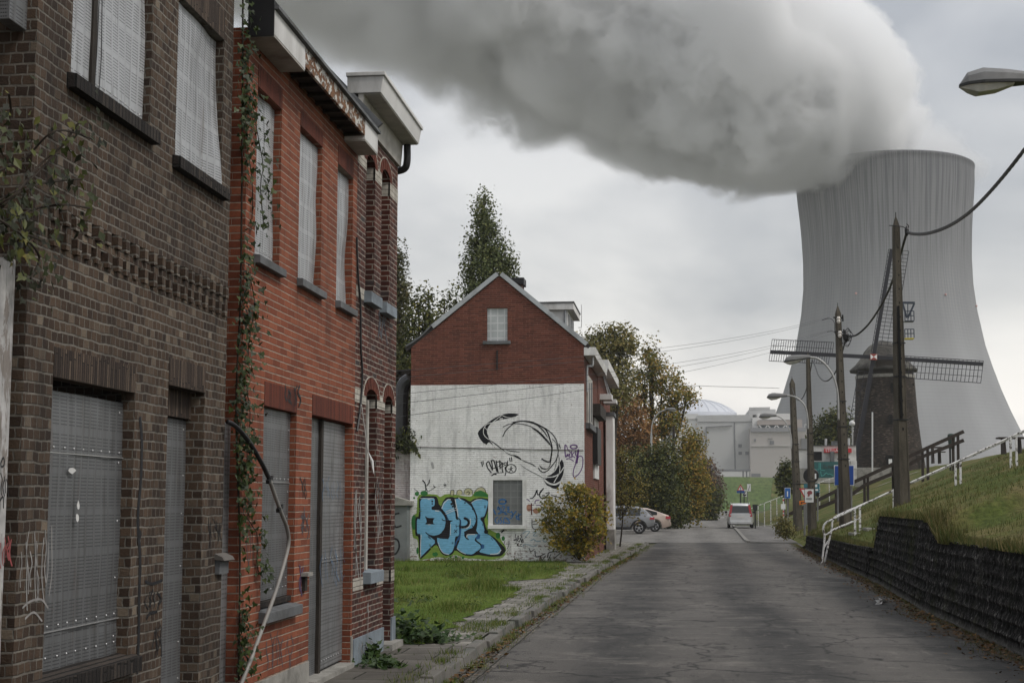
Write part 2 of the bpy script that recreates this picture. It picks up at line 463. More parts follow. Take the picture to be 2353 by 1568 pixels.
# kerb, gutter and pavement on the left
b = MB(); y = -4.0; rk = random.Random(4)
while y < 63:
    L = .98; x0, x1 = interp(y, XK), interp(y + L, XK); dz = rk.uniform(-.03, .008) - (.05 if rk.random() < .12 else 0); dx = rk.uniform(-.03, .03)
    b.hexa([(x0 - .16 + dx, y, -.05), (x0 + dx, y, -.05), (x1 + dx, y + L - .012, -.05), (x1 - .16 + dx, y + L - .012, -.05),
            (x0 - .16 + dx, y, .128 + dz), (x0 - .025 + dx, y, .124 + dz), (x1 - .025 + dx, y + L - .012, .124 + dz), (x1 - .16 + dx, y + L - .012, .128 + dz)])
    y += 1.0
setting(b.build('kerb', M_KERBC, bevel=.012))
def paver(name, tones, joint, bw, bh, along=False, moss=(.05, .06, .02), ma=.6):
    t = NT(name); o = t.xyz(t.pos()); a, z = (o[1], o[0]) if along else (o[0], o[1])
    wob = t.m('MULTIPLY', t.m('SUBTRACT', t.noise(t.pos(), 3.0, 3), .5), .05)
    a = t.m('ADD', a, wob); z = t.m('ADD', z, wob)
    r = t.m('DIVIDE', z, bh); row = t.m('FLOOR', r); fz = t.m('FRACT', r)
    cc = t.m('ADD', t.m('DIVIDE', a, bw), t.m('MULTIPLY', t.m('MODULO', t.m('ABSOLUTE', row), 2.0), .5)); col = t.m('FLOOR', cc); fc = t.m('FRACT', cc)
    rnd = t.n('ShaderNodeTexWhiteNoise', {'Vector': t.vec(col, row)}, noise_dimensions='2D').outputs[0]
    ed = lambda f, w: t.m('MULTIPLY', t.m('SUBTRACT', t.m('MINIMUM', f, t.m('SUBTRACT', 1.0, f)), w * .3), 1 / (w * .4), clamp=True)
    inb = t.m('MINIMUM', ed(fz, .02 / bh), ed(fc, .02 / bw))
    c = t.ramp(rnd, tones)
    c = t.mix(1.0, c, t.ramp(t.noise(t.pos(), 2.0, 7, .65), ((.3, .65), (.7, 1.3))), 'MULTIPLY')
    c = t.mix(inb, joint, c)
    c = t.mix(t.m('MULTIPLY', t.ramp(t.noise(t.pos(), 1.4, 6, .7), ((.52, 0.0), (.66, 1.0))), ma), c, moss)
    return t.bsdf(c, .9, 0, .2, t.bump(t.m('ADD', inb, t.m('MULTIPLY', rnd, .6)), .012))
M_SLAB = paver('pavement_slabs', ((0, (.085, .077, .067)), (1, (.115, .106, .094))), (.035, .035, .025), .9, .6, False, (.05, .05, .03), .35)
M_PAVER = paver('broken_pavers', ((0, (.13, .122, .108)), (1, (.235, .22, .195))), (.03, .035, .018), .30, .30, False, (.06, .065, .03), .45)
M_GUTTER = paver('gutter_stones', ((0, (.08, .073, .062)), (1, (.14, .127, .11))), (.03, .03, .024), .2, .1, True, (.06, .05, .035), .6)
setting(strip('pavement', M_SLAB, [-6, -2, 2, 6, 10, 14, 17.2], lambda y: XF - .02, lambda y: interp(y, XK) - .15, .118))
setting(strip('pavement', M_PAVER, [17.2 + k * 2.0 for k in range(24)], lambda y: -3.7, lambda y: interp(y, XK) - .15, .114))
setting(strip('gutter', M_GUTTER, [-6 + k * 2.0 for k in range(35)], lambda y: interp(y, XK) - .02, lambda y: interp(y, XL) + .04 * math.sin(y * 1.7) + .03, .006))

# dike on the right: toe follows the street, then swings across behind it
def zwall(y):
    if y < 23.9: return 1.20
    if y < 34.6: return 1.20 + .32 * smooth(23.9, 25.0, y)
    if y < 36.0: return 1.52 - .82 * smooth(34.6, 36.0, y)
    return .70 * (1 - smooth(55, 64, y)) + .0
def dike(x, y):
    d = x - interp(y, TOE)
    crest = interp(y, ((0, 4.85), (150, 4.95), (300, 7.0), (345, 8.2), (420, 8.2)))
    if d < 0: h = 0.0
    else:
        base = zwall(y)
        sl = interp(y, ((0, .325), (50, .335), (75, .37), (150, .36), (300, .30)))
        h = base + sl * d + .05 * (1 - math.exp(-d))
        h = crest - math.log(1 + math.exp(min(40, (crest - h) * 4))) / 4 + .0 if h < crest + 5 else crest
        h = crest - (crest - h if h < crest else 0)
    d2 = y - (332 + .10 * x)
    if d2 > 0: h = max(h, min(8.1, .31 * d2))
    if x > interp(y, TOE) + 70: h = max(-.5, h - .2 * (x - interp(y, TOE) - 70))
    return h + (.06 * pn(x * .5, y * .5) + .03 * pn(x * 1.7, y * 1.7) if d > .6 else 0)
def grassy(name, stops, sc=1.0):
    t = NT(name); o = t.pos()
    n = t.noise(t.scale(o, (1, .45, 1)), .55 * sc, 7, .68, .3)
    c = t.ramp(n, stops)
    f = t.noise(t.scale(o, (1, .5, 1)), 9 * sc, 5, .7)
    c = t.mix(1.0, c, t.ramp(f, ((.3, .55), (.7, 1.45))), 'MULTIPLY')
    return t.bsdf(c, .95, 0, .1, t.bump(f, .08, .8))
M_DIKE = grassy('dike_turf', ((.28, (.04, .058, .012)), (.46, (.07, .088, .02)), (.58, (.125, .11, .042)), (.70, (.15, .118, .06))))
ys = [2 + k * .6 for k in range(110)] + [68 + k * 3 for k in range(50)] + [218 + k * 7 for k in range(30)] + [430, 470, 520, 600, 700]
ds = [-.3, .0, .28, .5, .8, 1.2, 1.7, 2.3, 3, 3.8, 4.7, 5.6, 6.6, 7.6, 8.6, 9.6, 10.6, 11.6, 12.6, 13.6, 14.6, 16, 18, 21, 25, 30, 38, 50, 70, 90]
b = MB()
def dpt(y, d):
    x = interp(y, TOE) + d
    if y < 58: x = max(x, interp(y, TOE) + .26 + .02 * (d + .3))
    z = dike(x, y) if d > 0 or y < 58 else -.03
    if d < -.29 and y < 58: return (interp(y, TOE) + .16, y, zwall(y) - .22)
    return (x, y, z)
for j, y in enumerate(ys):
    for d in ds: b.v.append(dpt(y, d))
n = len(ds)
for j in range(len(ys) - 1):
    for k in range(n - 1):
        b.f.append((j*n + k, j*n + k + 1, (j+1)*n + k + 1, (j+1)*n + k)); b.m.append(0)
setting(b.build('dike', M_DIKE, smooth=True))
# the far reach of the dike that closes the view at the end of the street
b = MB(); xs = [-160 + k * 8 for k in range(24)]; yy = [320 + k * 3 for k in range(16)] + [372, 390, 420]
for y in yy:
    for x in xs: b.v.append((x, y, min(8.1, .31 * max(0, y - (332 + .10 * x))) - .03 + .25 * pn(x * .05, y * .05) * smooth(335, 350, y)))
n = len(xs)
for j in range(len(yy) - 1):
    for k in range(n - 1):
        b.f.append((j*n + k, j*n + k + 1, (j+1)*n + k + 1, (j+1)*n + k)); b.m.append(0)
M_FARDIKE = grassy('far_dike_turf', ((.3, (.05, .085, .03)), (.5, (.07, .105, .035)), (.7, (.10, .12, .05))), .12)
setting(b.build('hill', M_FARDIKE, smooth=True))

# yard grass on the empty plot between the houses
M_YARD = grassy('yard_turf', ((.3, (.045, .075, .010)), (.5, (.075, .115, .015)), (.68, (.12, .14, .032))))
YG = PZ(944, 1288, .10).y                           # plane of the white gable wall
def yard_edge(y):
    e = -.14 + interp(y, ((17.0, -2.88), (21, -3.02), (24, -2.95), (26.5, -2.92), (28.6, -3.0), (29.4, -3.55), (31.3, -3.5), (32.2, -2.8), (38, -2.85), (40.5, -3.0), (42, -3.3)))
    return e + .22 * pn(y * 1.9, 3.1) + .14 * pn(y * 5, 1.0)
yv = [17.25 + k * .35 for k in range(int((YG - 17.25) / .35) + 1)] + [YG + .5]
b = MB()
for a, c in zip(yv, yv[1:]):
    xe, xe2 = yard_edge(a), yard_edge(c)
    pts = [-13, -8, -5, -4]
    for p, q in zip(pts, pts[1:]): b.quad((p, a, .125), (q, a, .125), (q, c, .125), (p, c, .125))
    b.quad((-4, a, .125), (xe, a, .125), (xe2, c, .125), (-4, c, .125))
setting(b.build('lawn', M_YARD))

def blades(b, n, samp, hmin, hmax, wk, rnd):
    for _ in range(n):
        p = samp(rnd)
        if p is None: continue
        x, y, z, k = p
        h = rnd.uniform(hmin, hmax) * k; w = wk * k * rnd.uniform(.7, 1.4); a = rnd.uniform(0, 6.283); l = rnd.uniform(.1, .7) * h
        bx, by = math.cos(a) * w, math.sin(a) * w; t = rnd.uniform(0, 6.283)
        lx, ly = math.cos(t) * l, math.sin(t) * l
        b.quad((x - bx, y - by, z - .01), (x + bx, y + by, z - .01), (x + lx, y + ly, z + h))
M_BLADE = foliage('grass_blades', ((.1, (.030, .052, .009)), (.40, (.07, .115, .015)), (.65, (.125, .155, .03)), (.9, (.25, .22, .09))), .7, .3, .8)
M_BLADE2 = foliage('dike_grass_blades', ((.1, (.028, .042, .009)), (.44, (.06, .08, .016)), (.60, (.105, .10, .03)), (.78, (.16, .128, .052)), (.97, (.24, .19, .10))), .8, .25, .5)
b = MB(); r = random.Random(5)
def s_yard(r):
    y = 17.3 + (YG - 17.4) * r.random() ** 1.25
    xr_ = yard_edge(y); x = xr_ - .02 - (7.5) * r.random() ** 1.15
    if x < -3.41 - (y - 17.3) * .28 - 1.2: return None
    k = .45 + 1.5 * max(0, pn(x * .9, y * .55, 4) + .15) + .5 * pn(x * 3, y * 2, 9)
    return x, y, .122, max(.35, k) * (1 + (y - 17) * .012)
blades(b, 46000, s_yard, .05, .12, .005, r)
tag(b.build('grass', M_BLADE), 'short green grass covering the empty plot before the white gable', 'grass', None, 'stuff')
b = MB()
for _ in range(46):                                  # dock, dandelion and dead leaves in the unmown plot
    p = s_yard(r)
    if p is None: continue
    for _ in range(26):
        a = r.uniform(0, 6.28); q = Vector((p[0] + r.gauss(0, .09), p[1] + r.gauss(0, .11), .13 + abs(r.gauss(0, .05))))
        b.leaf(q, (math.cos(a) * .5, math.sin(a) * .5, 1), (math.cos(a), math.sin(a), .5), r.uniform(.06, .14), r.uniform(.03, .06))
M_DOCK = foliage('lawn_weed_leaves', ((.1, (.018, .036, .008)), (.55, (.045, .08, .014)), (.85, (.10, .11, .025)), (.97, (.16, .10, .04))), .6, .2, 2)
tag(b.build('weeds', M_DOCK), 'darker broad leaved weeds scattered through the lawn', 'weeds', None, 'stuff')
# weeds in the pavement joints and along kerb and gutter
b = MB()
clumps = []
for k in range(260):
    y = r.uniform(9, 60); side = r.random()
    if side < .32: x = interp(y, XK) - .16 - abs(r.gauss(0, .05))
    elif side < .75: x = interp(y, XK) + .03 + abs(r.gauss(0, .04))
    elif y > 17.5: x = r.uniform(-3.0, -2.5)
    else: continue
    clumps.append((x, y, r.uniform(.05, .17)))
for x, y, s in clumps:
    z = .118 if x < interp(y, XK) - .02 else .006
    blades(b, 60, lambda q: (x + q.gauss(0, s * .8), y + q.gauss(0, s * 1.5), z, .7), .04, .11, .006, r)
tag(b.build('weeds', M_BLADE), 'low weeds growing from the joints of the broken pavement and kerb', 'weeds', None, 'stuff')
b = MB()
def s_dike(r):
    y = 14 + 66 * r.random() ** 1.6
    d = .26 + 12.5 * r.random() ** 1.15
    x = interp(y, TOE) + d
    k = .6 + .8 * max(0, pn(x * .7, y * .4, 2) + .3)
    return x, y, dike(x, y) - .01, k * (1 + (y - 14) * .014)
blades(b, 52000, s_dike, .04, .105, .006, r)
def s_lip(r):
    y = 12 + 46 * r.random(); return interp(y, TOE) + .02 + .30 * r.random() ** .6, y, zwall(y) - .01, .5 + 1.1 * max(0, .5 + pn(y * .8, 6))
blades(b, 16000, s_lip, .05, .14, .006, r)
def s_step(r):
    y = 23.2 + 2.2 * r.random(); return interp(y, TOE) + .02 + .5 * r.random(), y, zwall(y) - .04, 1.0 + 1.2 * r.random()
blades(b, 2600, s_step, .06, .17, .006, r)
tag(b.build('grass', M_BLADE2), 'olive and straw coloured grass on the slope of the dike', 'grass', None, 'stuff')

# dark, rough retaining wall along the right edge of the street
M_WALL = NT('blackened_wall'); t = M_WALL; o = t.pos()
st = t.noise(t.scale(o, (26, 26, 3.2)), 1.0, 6, .75)
c = t.ramp(st, ((.38, (.006, .006, .006)), (.50, (.014, .0135, .013)), (.57, (.045, .043, .041)), (.68, (.24, .23, .215))))
c = t.mix(t.ramp(t.noise(o, 1.1, 4, .6), ((.5, 0.0), (.7, .6))), c, (.012, .012, .011))
c = t.mix(t.m('MULTIPLY', t.ramp(t.xyz(o)[2], ((.02, 1.0), (.15, 0.0))), .5), c, (.15, .145, .135))
c = t.mix(t.ramp(t.noise(o, .8, 7, .7), ((.52, 0.0), (.64, .55))), c, (.030, .034, .014))
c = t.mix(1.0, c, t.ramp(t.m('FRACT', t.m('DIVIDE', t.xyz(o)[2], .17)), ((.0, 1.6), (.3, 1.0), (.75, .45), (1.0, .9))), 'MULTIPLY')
M_WALL = t.bsdf(c, 1.0, 0, .05, t.bump(t.noise(t.scale(o, (30, 30, 5)), 1.0, 4, .7), .02))
wall = thing('retaining_wall', 'low blackened rough stone retaining wall at the foot of the grassy dike', 'retaining wall', (4.1, 30, 0))
def wall_part(y0, y1, top0, top1, batter, extra0=0.0, extra1=0.0):
    b = MB(); ny = int((y1 - y0) / .075); nz = int(max(top0, top1) / .042); rw = random.Random(int(y0 * 10)); g = []
    ribs = [rw.uniform(0, 1) for _ in range(ny + 2)]
    for j in range(ny + 1):
        y = lerp(y0, y1, j / ny); top = lerp(top0, top1, j / ny) + .03 * pn(y * 2, 1); row = []
        bx = interp(y, TOE) - .08
        for k in range(nz + 1):
            z = -.05 + (top + .05) * k / nz
            cf = (z / .17) % 1.0
            out = .028 * (1 - cf) * (1 - cf) + .02 * rw.random() + .030 * ribs[j]
            x = bx + batter * (z / 1.3) - out
            yy = y + (rw.random() - .5) * .05 + extra0 * (1 - j / ny) * z + extra1 * (j / ny) * z
            row.append((x, yy, z))
        row.append((bx + batter * (top / 1.3) + .22, y + extra0 * (1 - j / ny) * top + extra1 * (j / ny) * top, top - .02))
        row.append((bx + .45, y, -.05))
        g.append(row)
    n = len(g[0])
    for row in g: b.v += row
    for j in range(ny):
        for k in range(n - 1): b.f.append((j*n + k, (j+1)*n + k, (j+1)*n + k + 1, j*n + k + 1)); b.m.append(0)
    b.f.append(tuple(range(n))); b.m.append(0); b.f.append(tuple((ny*n) + k for k in range(n - 1, -1, -1))); b.m.append(0)
    return b.build('wall_section', M_WALL, wall)
wall_part(6, 24.0, 1.18, 1.20, .22)
wall_part(24.0, 24.9, 1.20, 1.53, .22)
wall_part(24.9, 35.2, 1.53, 1.55, .22, 0, -.35)
wall_part(35.2, 57.5, .74, .52, .14)

# fallen leaves and grit along the wall foot and the gutter
M_LITTER = foliage('fallen_leaves', ((.1, (.03, .022, .012)), (.4, (.07, .035, .015)), (.7, (.13, .07, .025)), (.95, (.2, .12, .04))), .8, .05, 2)
b = MB()
for _ in range(4200):
    if r.random() < .68:
        y = 13 + 45 * r.random() ** 1.3; x = interp(y, TOE) - .12 - abs(r.gauss(0, .24)) * (1 + .8 * pn(y * .7, 2))
    else:
        y = 11 + 40 * r.random() ** 1.2; x = interp(y, XK) + .04 + abs(r.gauss(0, .09))
    s = r.uniform(.025, .06)
    b.leaf((x, y, .012 + r.random() * .012), (r.gauss(0, .35), r.gauss(0, .35), 1), (r.gauss(0, 1), r.gauss(0, 1), 0), s * 1.3, s)
tag(b.build('fallen_leaves', M_LITTER), 'brown fallen leaves lying along the wall foot and the gutter', 'leaves', None, 'stuff')
b = MB()
def s_verge(r):
    y = 15 + 50 * r.random(); return interp(y, TOE) - .10 - abs(r.gauss(0, .16)) * max(.15, .8 + 1.6 * pn(y * .35, 7)), y, .004, .55
blades(b, 11000, s_verge, .03, .09, .007, r)
tag(b.build('moss', M_BLADE2), 'moss and small weeds along the foot of the black wall', 'weeds', None, 'stuff')
M_SOIL = paint('verge_soil', (.045, .034, .024), .95, .45, 6, bump=.01, dirt=(.035, .04, .015))
b = MB(); y = 12.0
while y < 60:
    wa_ = .12 + .30 * max(.0, .5 + pn(y * .45, 5)) + .10 * pn(y * 2.1, 3); y2 = y + .3; wb_ = .12 + .30 * max(.0, .5 + pn(y2 * .45, 5)) + .10 * pn(y2 * 2.1, 3)
    b.quad((interp(y, TOE) - .12 - wa_, y, .005), (interp(y, TOE) + .1, y, .006), (interp(y2, TOE) + .1, y2, .006), (interp(y2, TOE) - .12 - wb_, y2, .005)); y = y2
setting(b.build('verge', M_SOIL))
p = PZ(2024, 1387)
b = MB()
for k in range(9):
    a = k * .7; b.leaf((p.x + .03 * math.cos(a), p.y + .05 * math.sin(a), .02 + .01 * (k % 3)), (math.cos(a) * .8, math.sin(a) * .8, 1), (math.sin(a), math.cos(a), .5), .13, .10)
tag(b.build('crumpled_paper', paint('litter_white', (.42, .41, .39), .7)), 'crumpled white paper litter at the foot of the black wall', 'litter')

# ------------------------------------------------------------------ left-hand row of boarded-up houses
fy = lambda u, v: PX(u, v, XF).y
fz = lambda u, v: PX(u, v, XF).z
M_BROWN = brick('brown_brick', ((0, (.040, .026, .019)), (.4, (.066, .042, .028)), (.8, (.096, .063, .042)), (.95, (.115, .084, .06)), (.985, (.16, .125, .092)), (1, (.22, .175, .13))),
                (.185, .168, .142), .072, .0610, .0115, .007, depth=.016, dirt=(.014, .012, .011), dirt_amt=.5, wob=.0065)
M_BROWN_SOLD = brick('brown_soldier_brick', ((0, (.035, .025, .020)), (.5, (.075, .052, .040)), (1, (.15, .11, .08))), (.02, .018, .016), .42, .030, .007, .006, vert=True, depth=.010, dirt=(.015, .012, .01))
M_BROWN_SILL = brick('brown_sill_brick', ((0, (.015, .012, .011)), (.6, (.035, .028, .024)), (1, (.06, .048, .04))), (.012, .011, .010), .5, .052, .012, .01, vert=True, depth=.016, dirt=(.01, .01, .01))
M_RED = brick('red_brick', ((0, (.17, .050, .027)), (.5, (.24, .071, .036)), (1, (.285, .092, .048))), (.36, .29, .23), .225, .0615, .0095, .0030, depth=.010, dirt=(.05, .022, .016), dirt_amt=.45, mvar=.25, wob=.0025)
M_RED_SOLD = brick('red_soldier_brick', ((0, (.085, .024, .016)), (.5, (.13, .034, .02)), (1, (.17, .046, .026))), (.09, .035, .025), .5, .028, .004, .004, vert=True, depth=.008, dirt=(.045, .02, .015))
M_DRED = brick('dark_red_brick', ((0, (.045, .016, .013)), (.5, (.085, .026, .018)), (.9, (.13, .040, .026)), (1, (.05, .045, .045))), (.33, .285, .24), .20, .0615, .0125, .010, depth=.012, dirt=(.025, .016, .014), dirt_amt=.6, mvar=.45)
M_SHEET_L = perforated('light_perforated_sheet', (.40, .41, .42), (.07, .07, .073), metal=.2)
M_SHEET_D = perforated('grey_perforated_sheet', (.17, .175, .18), (.045, .045, .047), metal=.35)
M_SHEET_M = perforated('worn_perforated_sheet', (.235, .24, .245), (.08, .08, .083), pw=.06, ph=.035, metal=.35)
M_STONE = paint('blue_stone', (.12, .125, .13), .75, .3, 5, bump=.004, dirt=(.05, .05, .045))
M_STONE_B = paint('blue_grey_stone', (.20, .235, .265), .75, .25, 5, bump=.004, dirt=(.08, .09, .10))
M_CONC = paint('pale_concrete', (.28, .27, .245), .9, .3, 4, bump=.006, dirt=(.10, .095, .085))
M_WHITE = paint('weathered_white', (.62, .615, .60), .55, .10, 3, dirt=(.33, .32, .30), dsc=1.1, stretch=(1, 1, .3))
M_SOFFIT = paint('grubby_soffit', (.40, .385, .35), .7, .25, 6, dirt=(.16, .14, .12))
M_BLACKP = paint('black_tar', (.012, .012, .013), .45, .4, 6)
M_BLACKR = paint('black_rubber', (.014, .014, .015), .5, .3, 6)
M_GLOOM = paint('painted_gloom', (.006, .006, .006), .9)  # near-black colour stands in for the shade inside gaps, holes and openings
M_WOOD_DK = paint('dark_wood', (.03, .024, .019), .8, .4, 8, bump=.004, stretch=(3, 3, .4))
t = NT('slate_roof'); o = t.obj()
c = t.ramp(t.noise(t.scale(o, (2, 6, 6)), 2.0, 5, .7), ((.3, (.015, .016, .017)), (.6, (.035, .036, .036)), (.75, (.11, .11, .10))))
M_SLATE = t.bsdf(c, .7, 0, .3, t.bump(t.m('FRACT', t.m('DIVIDE', t.xyz(o)[2], .11)), .02))
t = NT('peeling_paint'); o = t.obj()
pm = t.noise(t.scale(o, (1, 1.0, 1.6)), 9.0, 7, .7, .3)
wood = t.ramp(t.noise(t.scale(o, (4, 2, 9)), 4.0, 4), ((.3, (.10, .045, .02)), (.7, (.24, .115, .05))))
c = t.mix(t.ramp(pm, ((.47, 0.0), (.5, 1.0))), (.60, .58, .54), wood)
M_PEEL = t.bsdf(c, .7, 0, .3, t.bump(t.ramp(pm, ((.46, 1.0), (.51, 0.0))), .02))
t = NT('peeling_plaster'); o = t.obj()
pm = t.noise(t.scale(o, (1, 3.2, .9)), 3.0, 8, .72, .5)
c = t.mix(1.0, (.50, .49, .48), t.ramp(t.noise(o, 7, 6, .7), ((.3, .62), (.7, 1.1))), 'MULTIPLY')
c = t.mix(t.ramp(pm, ((.50, 0.0), (.54, 1.0))), c, (.24, .215, .195))
c = t.mix(t.ramp(t.noise(t.scale(o, (1, 6, .8)), 2.3, 5, .7), ((.57, 0.0), (.64, .8))), c, (.13, .10, .09))
M_PLASTER = t.bsdf(c, .9, 0, .2, t.bump(pm, .02))
M_INK_BLACK = paint('black_spray', (.012, .012, .014), .6, .3, 8)
M_INK_WHITE = paint('white_spray', (.27, .26, .25), .7, .4, 12)
M_INK_BLUE = paint('blue_spray', (.07, .14, .24), .6, .4, 12)
M_INK_GREY = paint('grey_spray', (.07, .07, .08), .7, .4, 12)
M_INK_PURPLE = paint('purple_spray', (.09, .055, .11), .6, .4, 10)

def wall_x(b, x, y0, y1, z0, z1, holes, face=1):
    """front wall in the plane x with openings (ya, yb, za, zb, depth[, arch height])"""
    Y = sorted({y0, y1} | {h[0] for h in holes} | {h[1] for h in holes}); Z = sorted({z0, z1} | {h[2] for h in holes} | {h[3] for h in holes})
    Y = [y for y in Y if y0 <= y <= y1]; Z = [z for z in Z if z0 <= z <= z1]
    for a, c in zip(Y, Y[1:]):
        for p, q in zip(Z, Z[1:]):
            my, mz = (a + c) / 2, (p + q) / 2
            if any(h[0] < my < h[1] and h[2] < mz < h[3] for h in holes): continue
            b.quad((x, a, p), (x, c, p), (x, c, q), (x, a, q))
    for h in holes:
        ya, yb, za, zb, d = h[:5]; zb_ = min(zb, z1); xi = x - d
        b.quad((x, ya, za), (x, ya, zb_), (xi, ya, zb_), (xi, ya, za))
        b.quad((x, yb, zb_), (x, yb, za), (xi, yb, za), (xi, yb, zb_))
        if za > z0: b.quad((x, yb, za), (x, ya, za), (xi, ya, za), (xi, yb, za))
        if len(h) > 5:
            zs = zb - h[5]; cy, ry = (ya + yb) / 2, (yb - ya) / 2; n = 10; pr = None
            for k in range(n + 1):
                t = math.pi * k / n; y = cy - ry * math.cos(t); z = zs + h[5] * math.sin(t)
                if pr: b.quad((x, pr[0], pr[1]), (x, y, z), (x, y, zb), (x, pr[0], zb)); b.quad((x, y, z), (x, pr[0], pr[1]), (xi, pr[0], pr[1]), (xi, y, z))
                pr = (y, z)
        elif zb < z1: b.quad((x, ya, zb), (x, yb, zb), (xi, yb, zb), (xi, ya, zb))

def sheet(parent, x, ya, yb, za, zb, mat, seams=(), warp=.012, flare=0.0, rivets=True, seed=1):
    """buckled screening sheet fixed in an opening, with rivet rows"""
    b = MB(); ny, nz = 14, 26; r = random.Random(seed)
    P = lambda y, z: x + warp * (pn(y * 2.3 + seed * 7, z * 1.3, seed) + .5 * pn(y * 5, z * 2.2, seed + 3))
    for j in range(nz + 1):
        for i in range(ny + 1):
            y = lerp(ya, yb, i / ny); z = lerp(za, zb, j / nz); k = max(0, (i / ny - .72) / .28)
            b.v.append((P(y, z) + flare * k * k * (1 - j / nz) ** 2, y, z))
    for j in range(nz):
        for i in range(ny):
            a = j * (ny + 1) + i; b.f.append((a, a + 1, a + ny + 2, a + ny + 1)); b.m.append(0)
    q = b; q.mi = 1
    for s in seams: q.box(x + .002, x + .010, ya, yb, s - .003, s + .003)
    if rivets:
        for s in list(seams) + [za + .05]:
            for i in range(9):
                y = lerp(ya + .05, yb - .05, i / 8); q.lathe([(.0075, 0), (.006, .004), (.001, .006)], (P(y, s + .03) + .002, y, s + .03), 6, ax=Matrix.Rotation(math.pi / 2, 3, 'Y'))
        n = max(4, int((zb - za) / .26))
        for i in range(n):
            z = lerp(za + .1, zb - .1, (i + r.uniform(-.2, .2)) / max(1, n - 1)); y = yb - .06
            q.lathe([(.0075, 0), (.006, .004), (.001, .006)], (P(y, z) + .003, y, z), 6, ax=Matrix.Rotation(math.pi / 2, 3, 'Y'))
    return b.build('metal_sheet', (mat, M_STEEL), parent, smooth=True, auto=50)
M_STEEL = paint('bright_steel', (.5, .5, .5), .35, .15, metal=.6)

def ribbon_x(b, pts, w, x, sm=4):
    """painted stroke lying on a wall in plane x; pts in picture coordinates"""
    P = [PX(u, v, x) for u, v in pts]; P = curve(P, sm) if len(P) > 2 else P
    for a, c in zip(P, P[1:]):
        d = (c - a); n = Vector((0, -d.z, d.y))
        if n.length < 1e-9: continue
        n = n.normalized() * w / 2
        b.quad(a - n, c - n, c + n, a + n)
    for p in (P[0], P[-1]):
        b.quad(*[p + Vector((.0008, math.cos(t) * w / 2, math.sin(t) * w / 2)) for t in [k * 1.047 for k in range(6)]])
def scrawl(b, rnd, u0, u1, v0, v1, x, w, n, slant=0.0):
    for k in range(n):
        u = lerp(u0, u1, (k + .5) / n) + rnd.uniform(-3, 3); pts = []
        va, vb = v0 + rnd.random() * (v1 - v0) * .35, v1 - rnd.random() * (v1 - v0) * .35
        for j in range(4): pts.append((u + rnd.uniform(-4, 4) + slant * j, lerp(va, vb, j / 3)))
        ribbon_x(b, pts, w * rnd.uniform(.6, 1.2), x)

# --- brown house
yb0, yb1 = fy(46, 1100), fy(516, 996)
brown = thing('brick_house', 'dark brown brick house with two bands of protruding bricks and metal sheeted openings', 'house', (XF, (yb0 + yb1) / 2, .12), 'boarded up houses of the left row')
W1 = (fy(162, 180), fy(345, 250), fz(203, 200), 5.30, .085)
W2 = (fy(406, 200), fy(513, 200), fz(420, 372), 5.30, .085)
G1 = (fy(121, 880), fy(311, 900), fz(113, 1554), fz(311, 903), .09)
D1 = (fy(386.5, 900), fy(471, 900), .14, fz(386.8, 883), .145)
bands = []
for u, v in ((440, 637), (423.4, 674.7)):
    z = fz(u, v); bands.append((z - .046, z + .046))
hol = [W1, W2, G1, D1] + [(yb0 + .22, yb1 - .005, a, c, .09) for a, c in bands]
b = MB(); wall_x(b, XF, yb0, yb1, .1, 6.6, hol)
b.quad((XF, yb0, .1), (XF, yb0, 6.6), (XF - 7, yb0, 6.6), (XF - 7, yb0, .1)); b.quad((XF, yb1, 6.6), (XF, yb1, .1), (XF - 7, yb1, .1), (XF - 7, yb1, 6.6))
b.build('wall', M_BROWN, brown)
MB().box(XF - 7, XF + .18, yb0, yb1, 6.6, 6.75).build('roof', M_SLATE, brown)
rd = random.Random(3)
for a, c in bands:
    b = MB(); b.mi = 1; b.quad((XF - .09, yb0, a), (XF - .09, yb1, a), (XF - .09, yb1, c), (XF - .09, yb0, c)); b.mi = 0  # black backing strip paints the shade between the bricks
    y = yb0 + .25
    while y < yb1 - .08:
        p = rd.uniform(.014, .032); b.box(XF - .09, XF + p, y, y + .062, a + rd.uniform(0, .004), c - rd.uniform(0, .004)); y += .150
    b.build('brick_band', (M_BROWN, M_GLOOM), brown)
def lintel(parent, ya, yb, z0, z1, mat, x=XF, pr=.004): return MB().box(x - .07, x + pr, ya, yb, z0, z1).build('lintel', mat, parent)
lintel(brown, G1[0] + .003, G1[1] - .003, G1[3] + .002, fz(127, 796.6), M_BROWN_SOLD)
lintel(brown, D1[0] + .003, D1[1] - .003, D1[3] + .002, fz(387.8, 820), M_BROWN_SOLD)
lintel(brown, W2[0] + .003, W2[1] - .003, W2[3] + .002, W2[3] + .22, M_BROWN_SOLD)
lintel(brown, W1[0] + .003, W1[1] - .003, W1[3] + .002, W1[3] + .22, M_BROWN_SOLD)
MB().box(XF - .20, XF - .10, D1[0], D1[1], D1[3] - .19, D1[3] + .05).build('lintel', M_BROWN_SOLD, brown)
def sill(parent, ya, yb, z, h, out, mat, x=XF, ov=.05, dep=.1, slope=.02):
    b = MB(); y0, y1 = ya - ov, yb + ov
    b.hexa([(x - dep, y0, z - h), (x + out, y0, z - h), (x + out, y1, z - h), (x - dep, y1, z - h), (x - dep, y0, z + slope), (x + out, y0, z - .008), (x + out, y1, z - .008), (x - dep, y1, z + slope)])
    return b.build('sill', mat, parent, bevel=.004)
sill(brown, W1[0], W1[1], W1[2] + .0, .09, .06, M_BROWN_SILL)
sill(brown, W2[0], W2[1], W2[2] + .0, .09, .06, M_BROWN_SILL)
sill(brown, G1[0] - .2, G1[1] + .02, G1[2], .10, .07, M_BROWN_SILL)
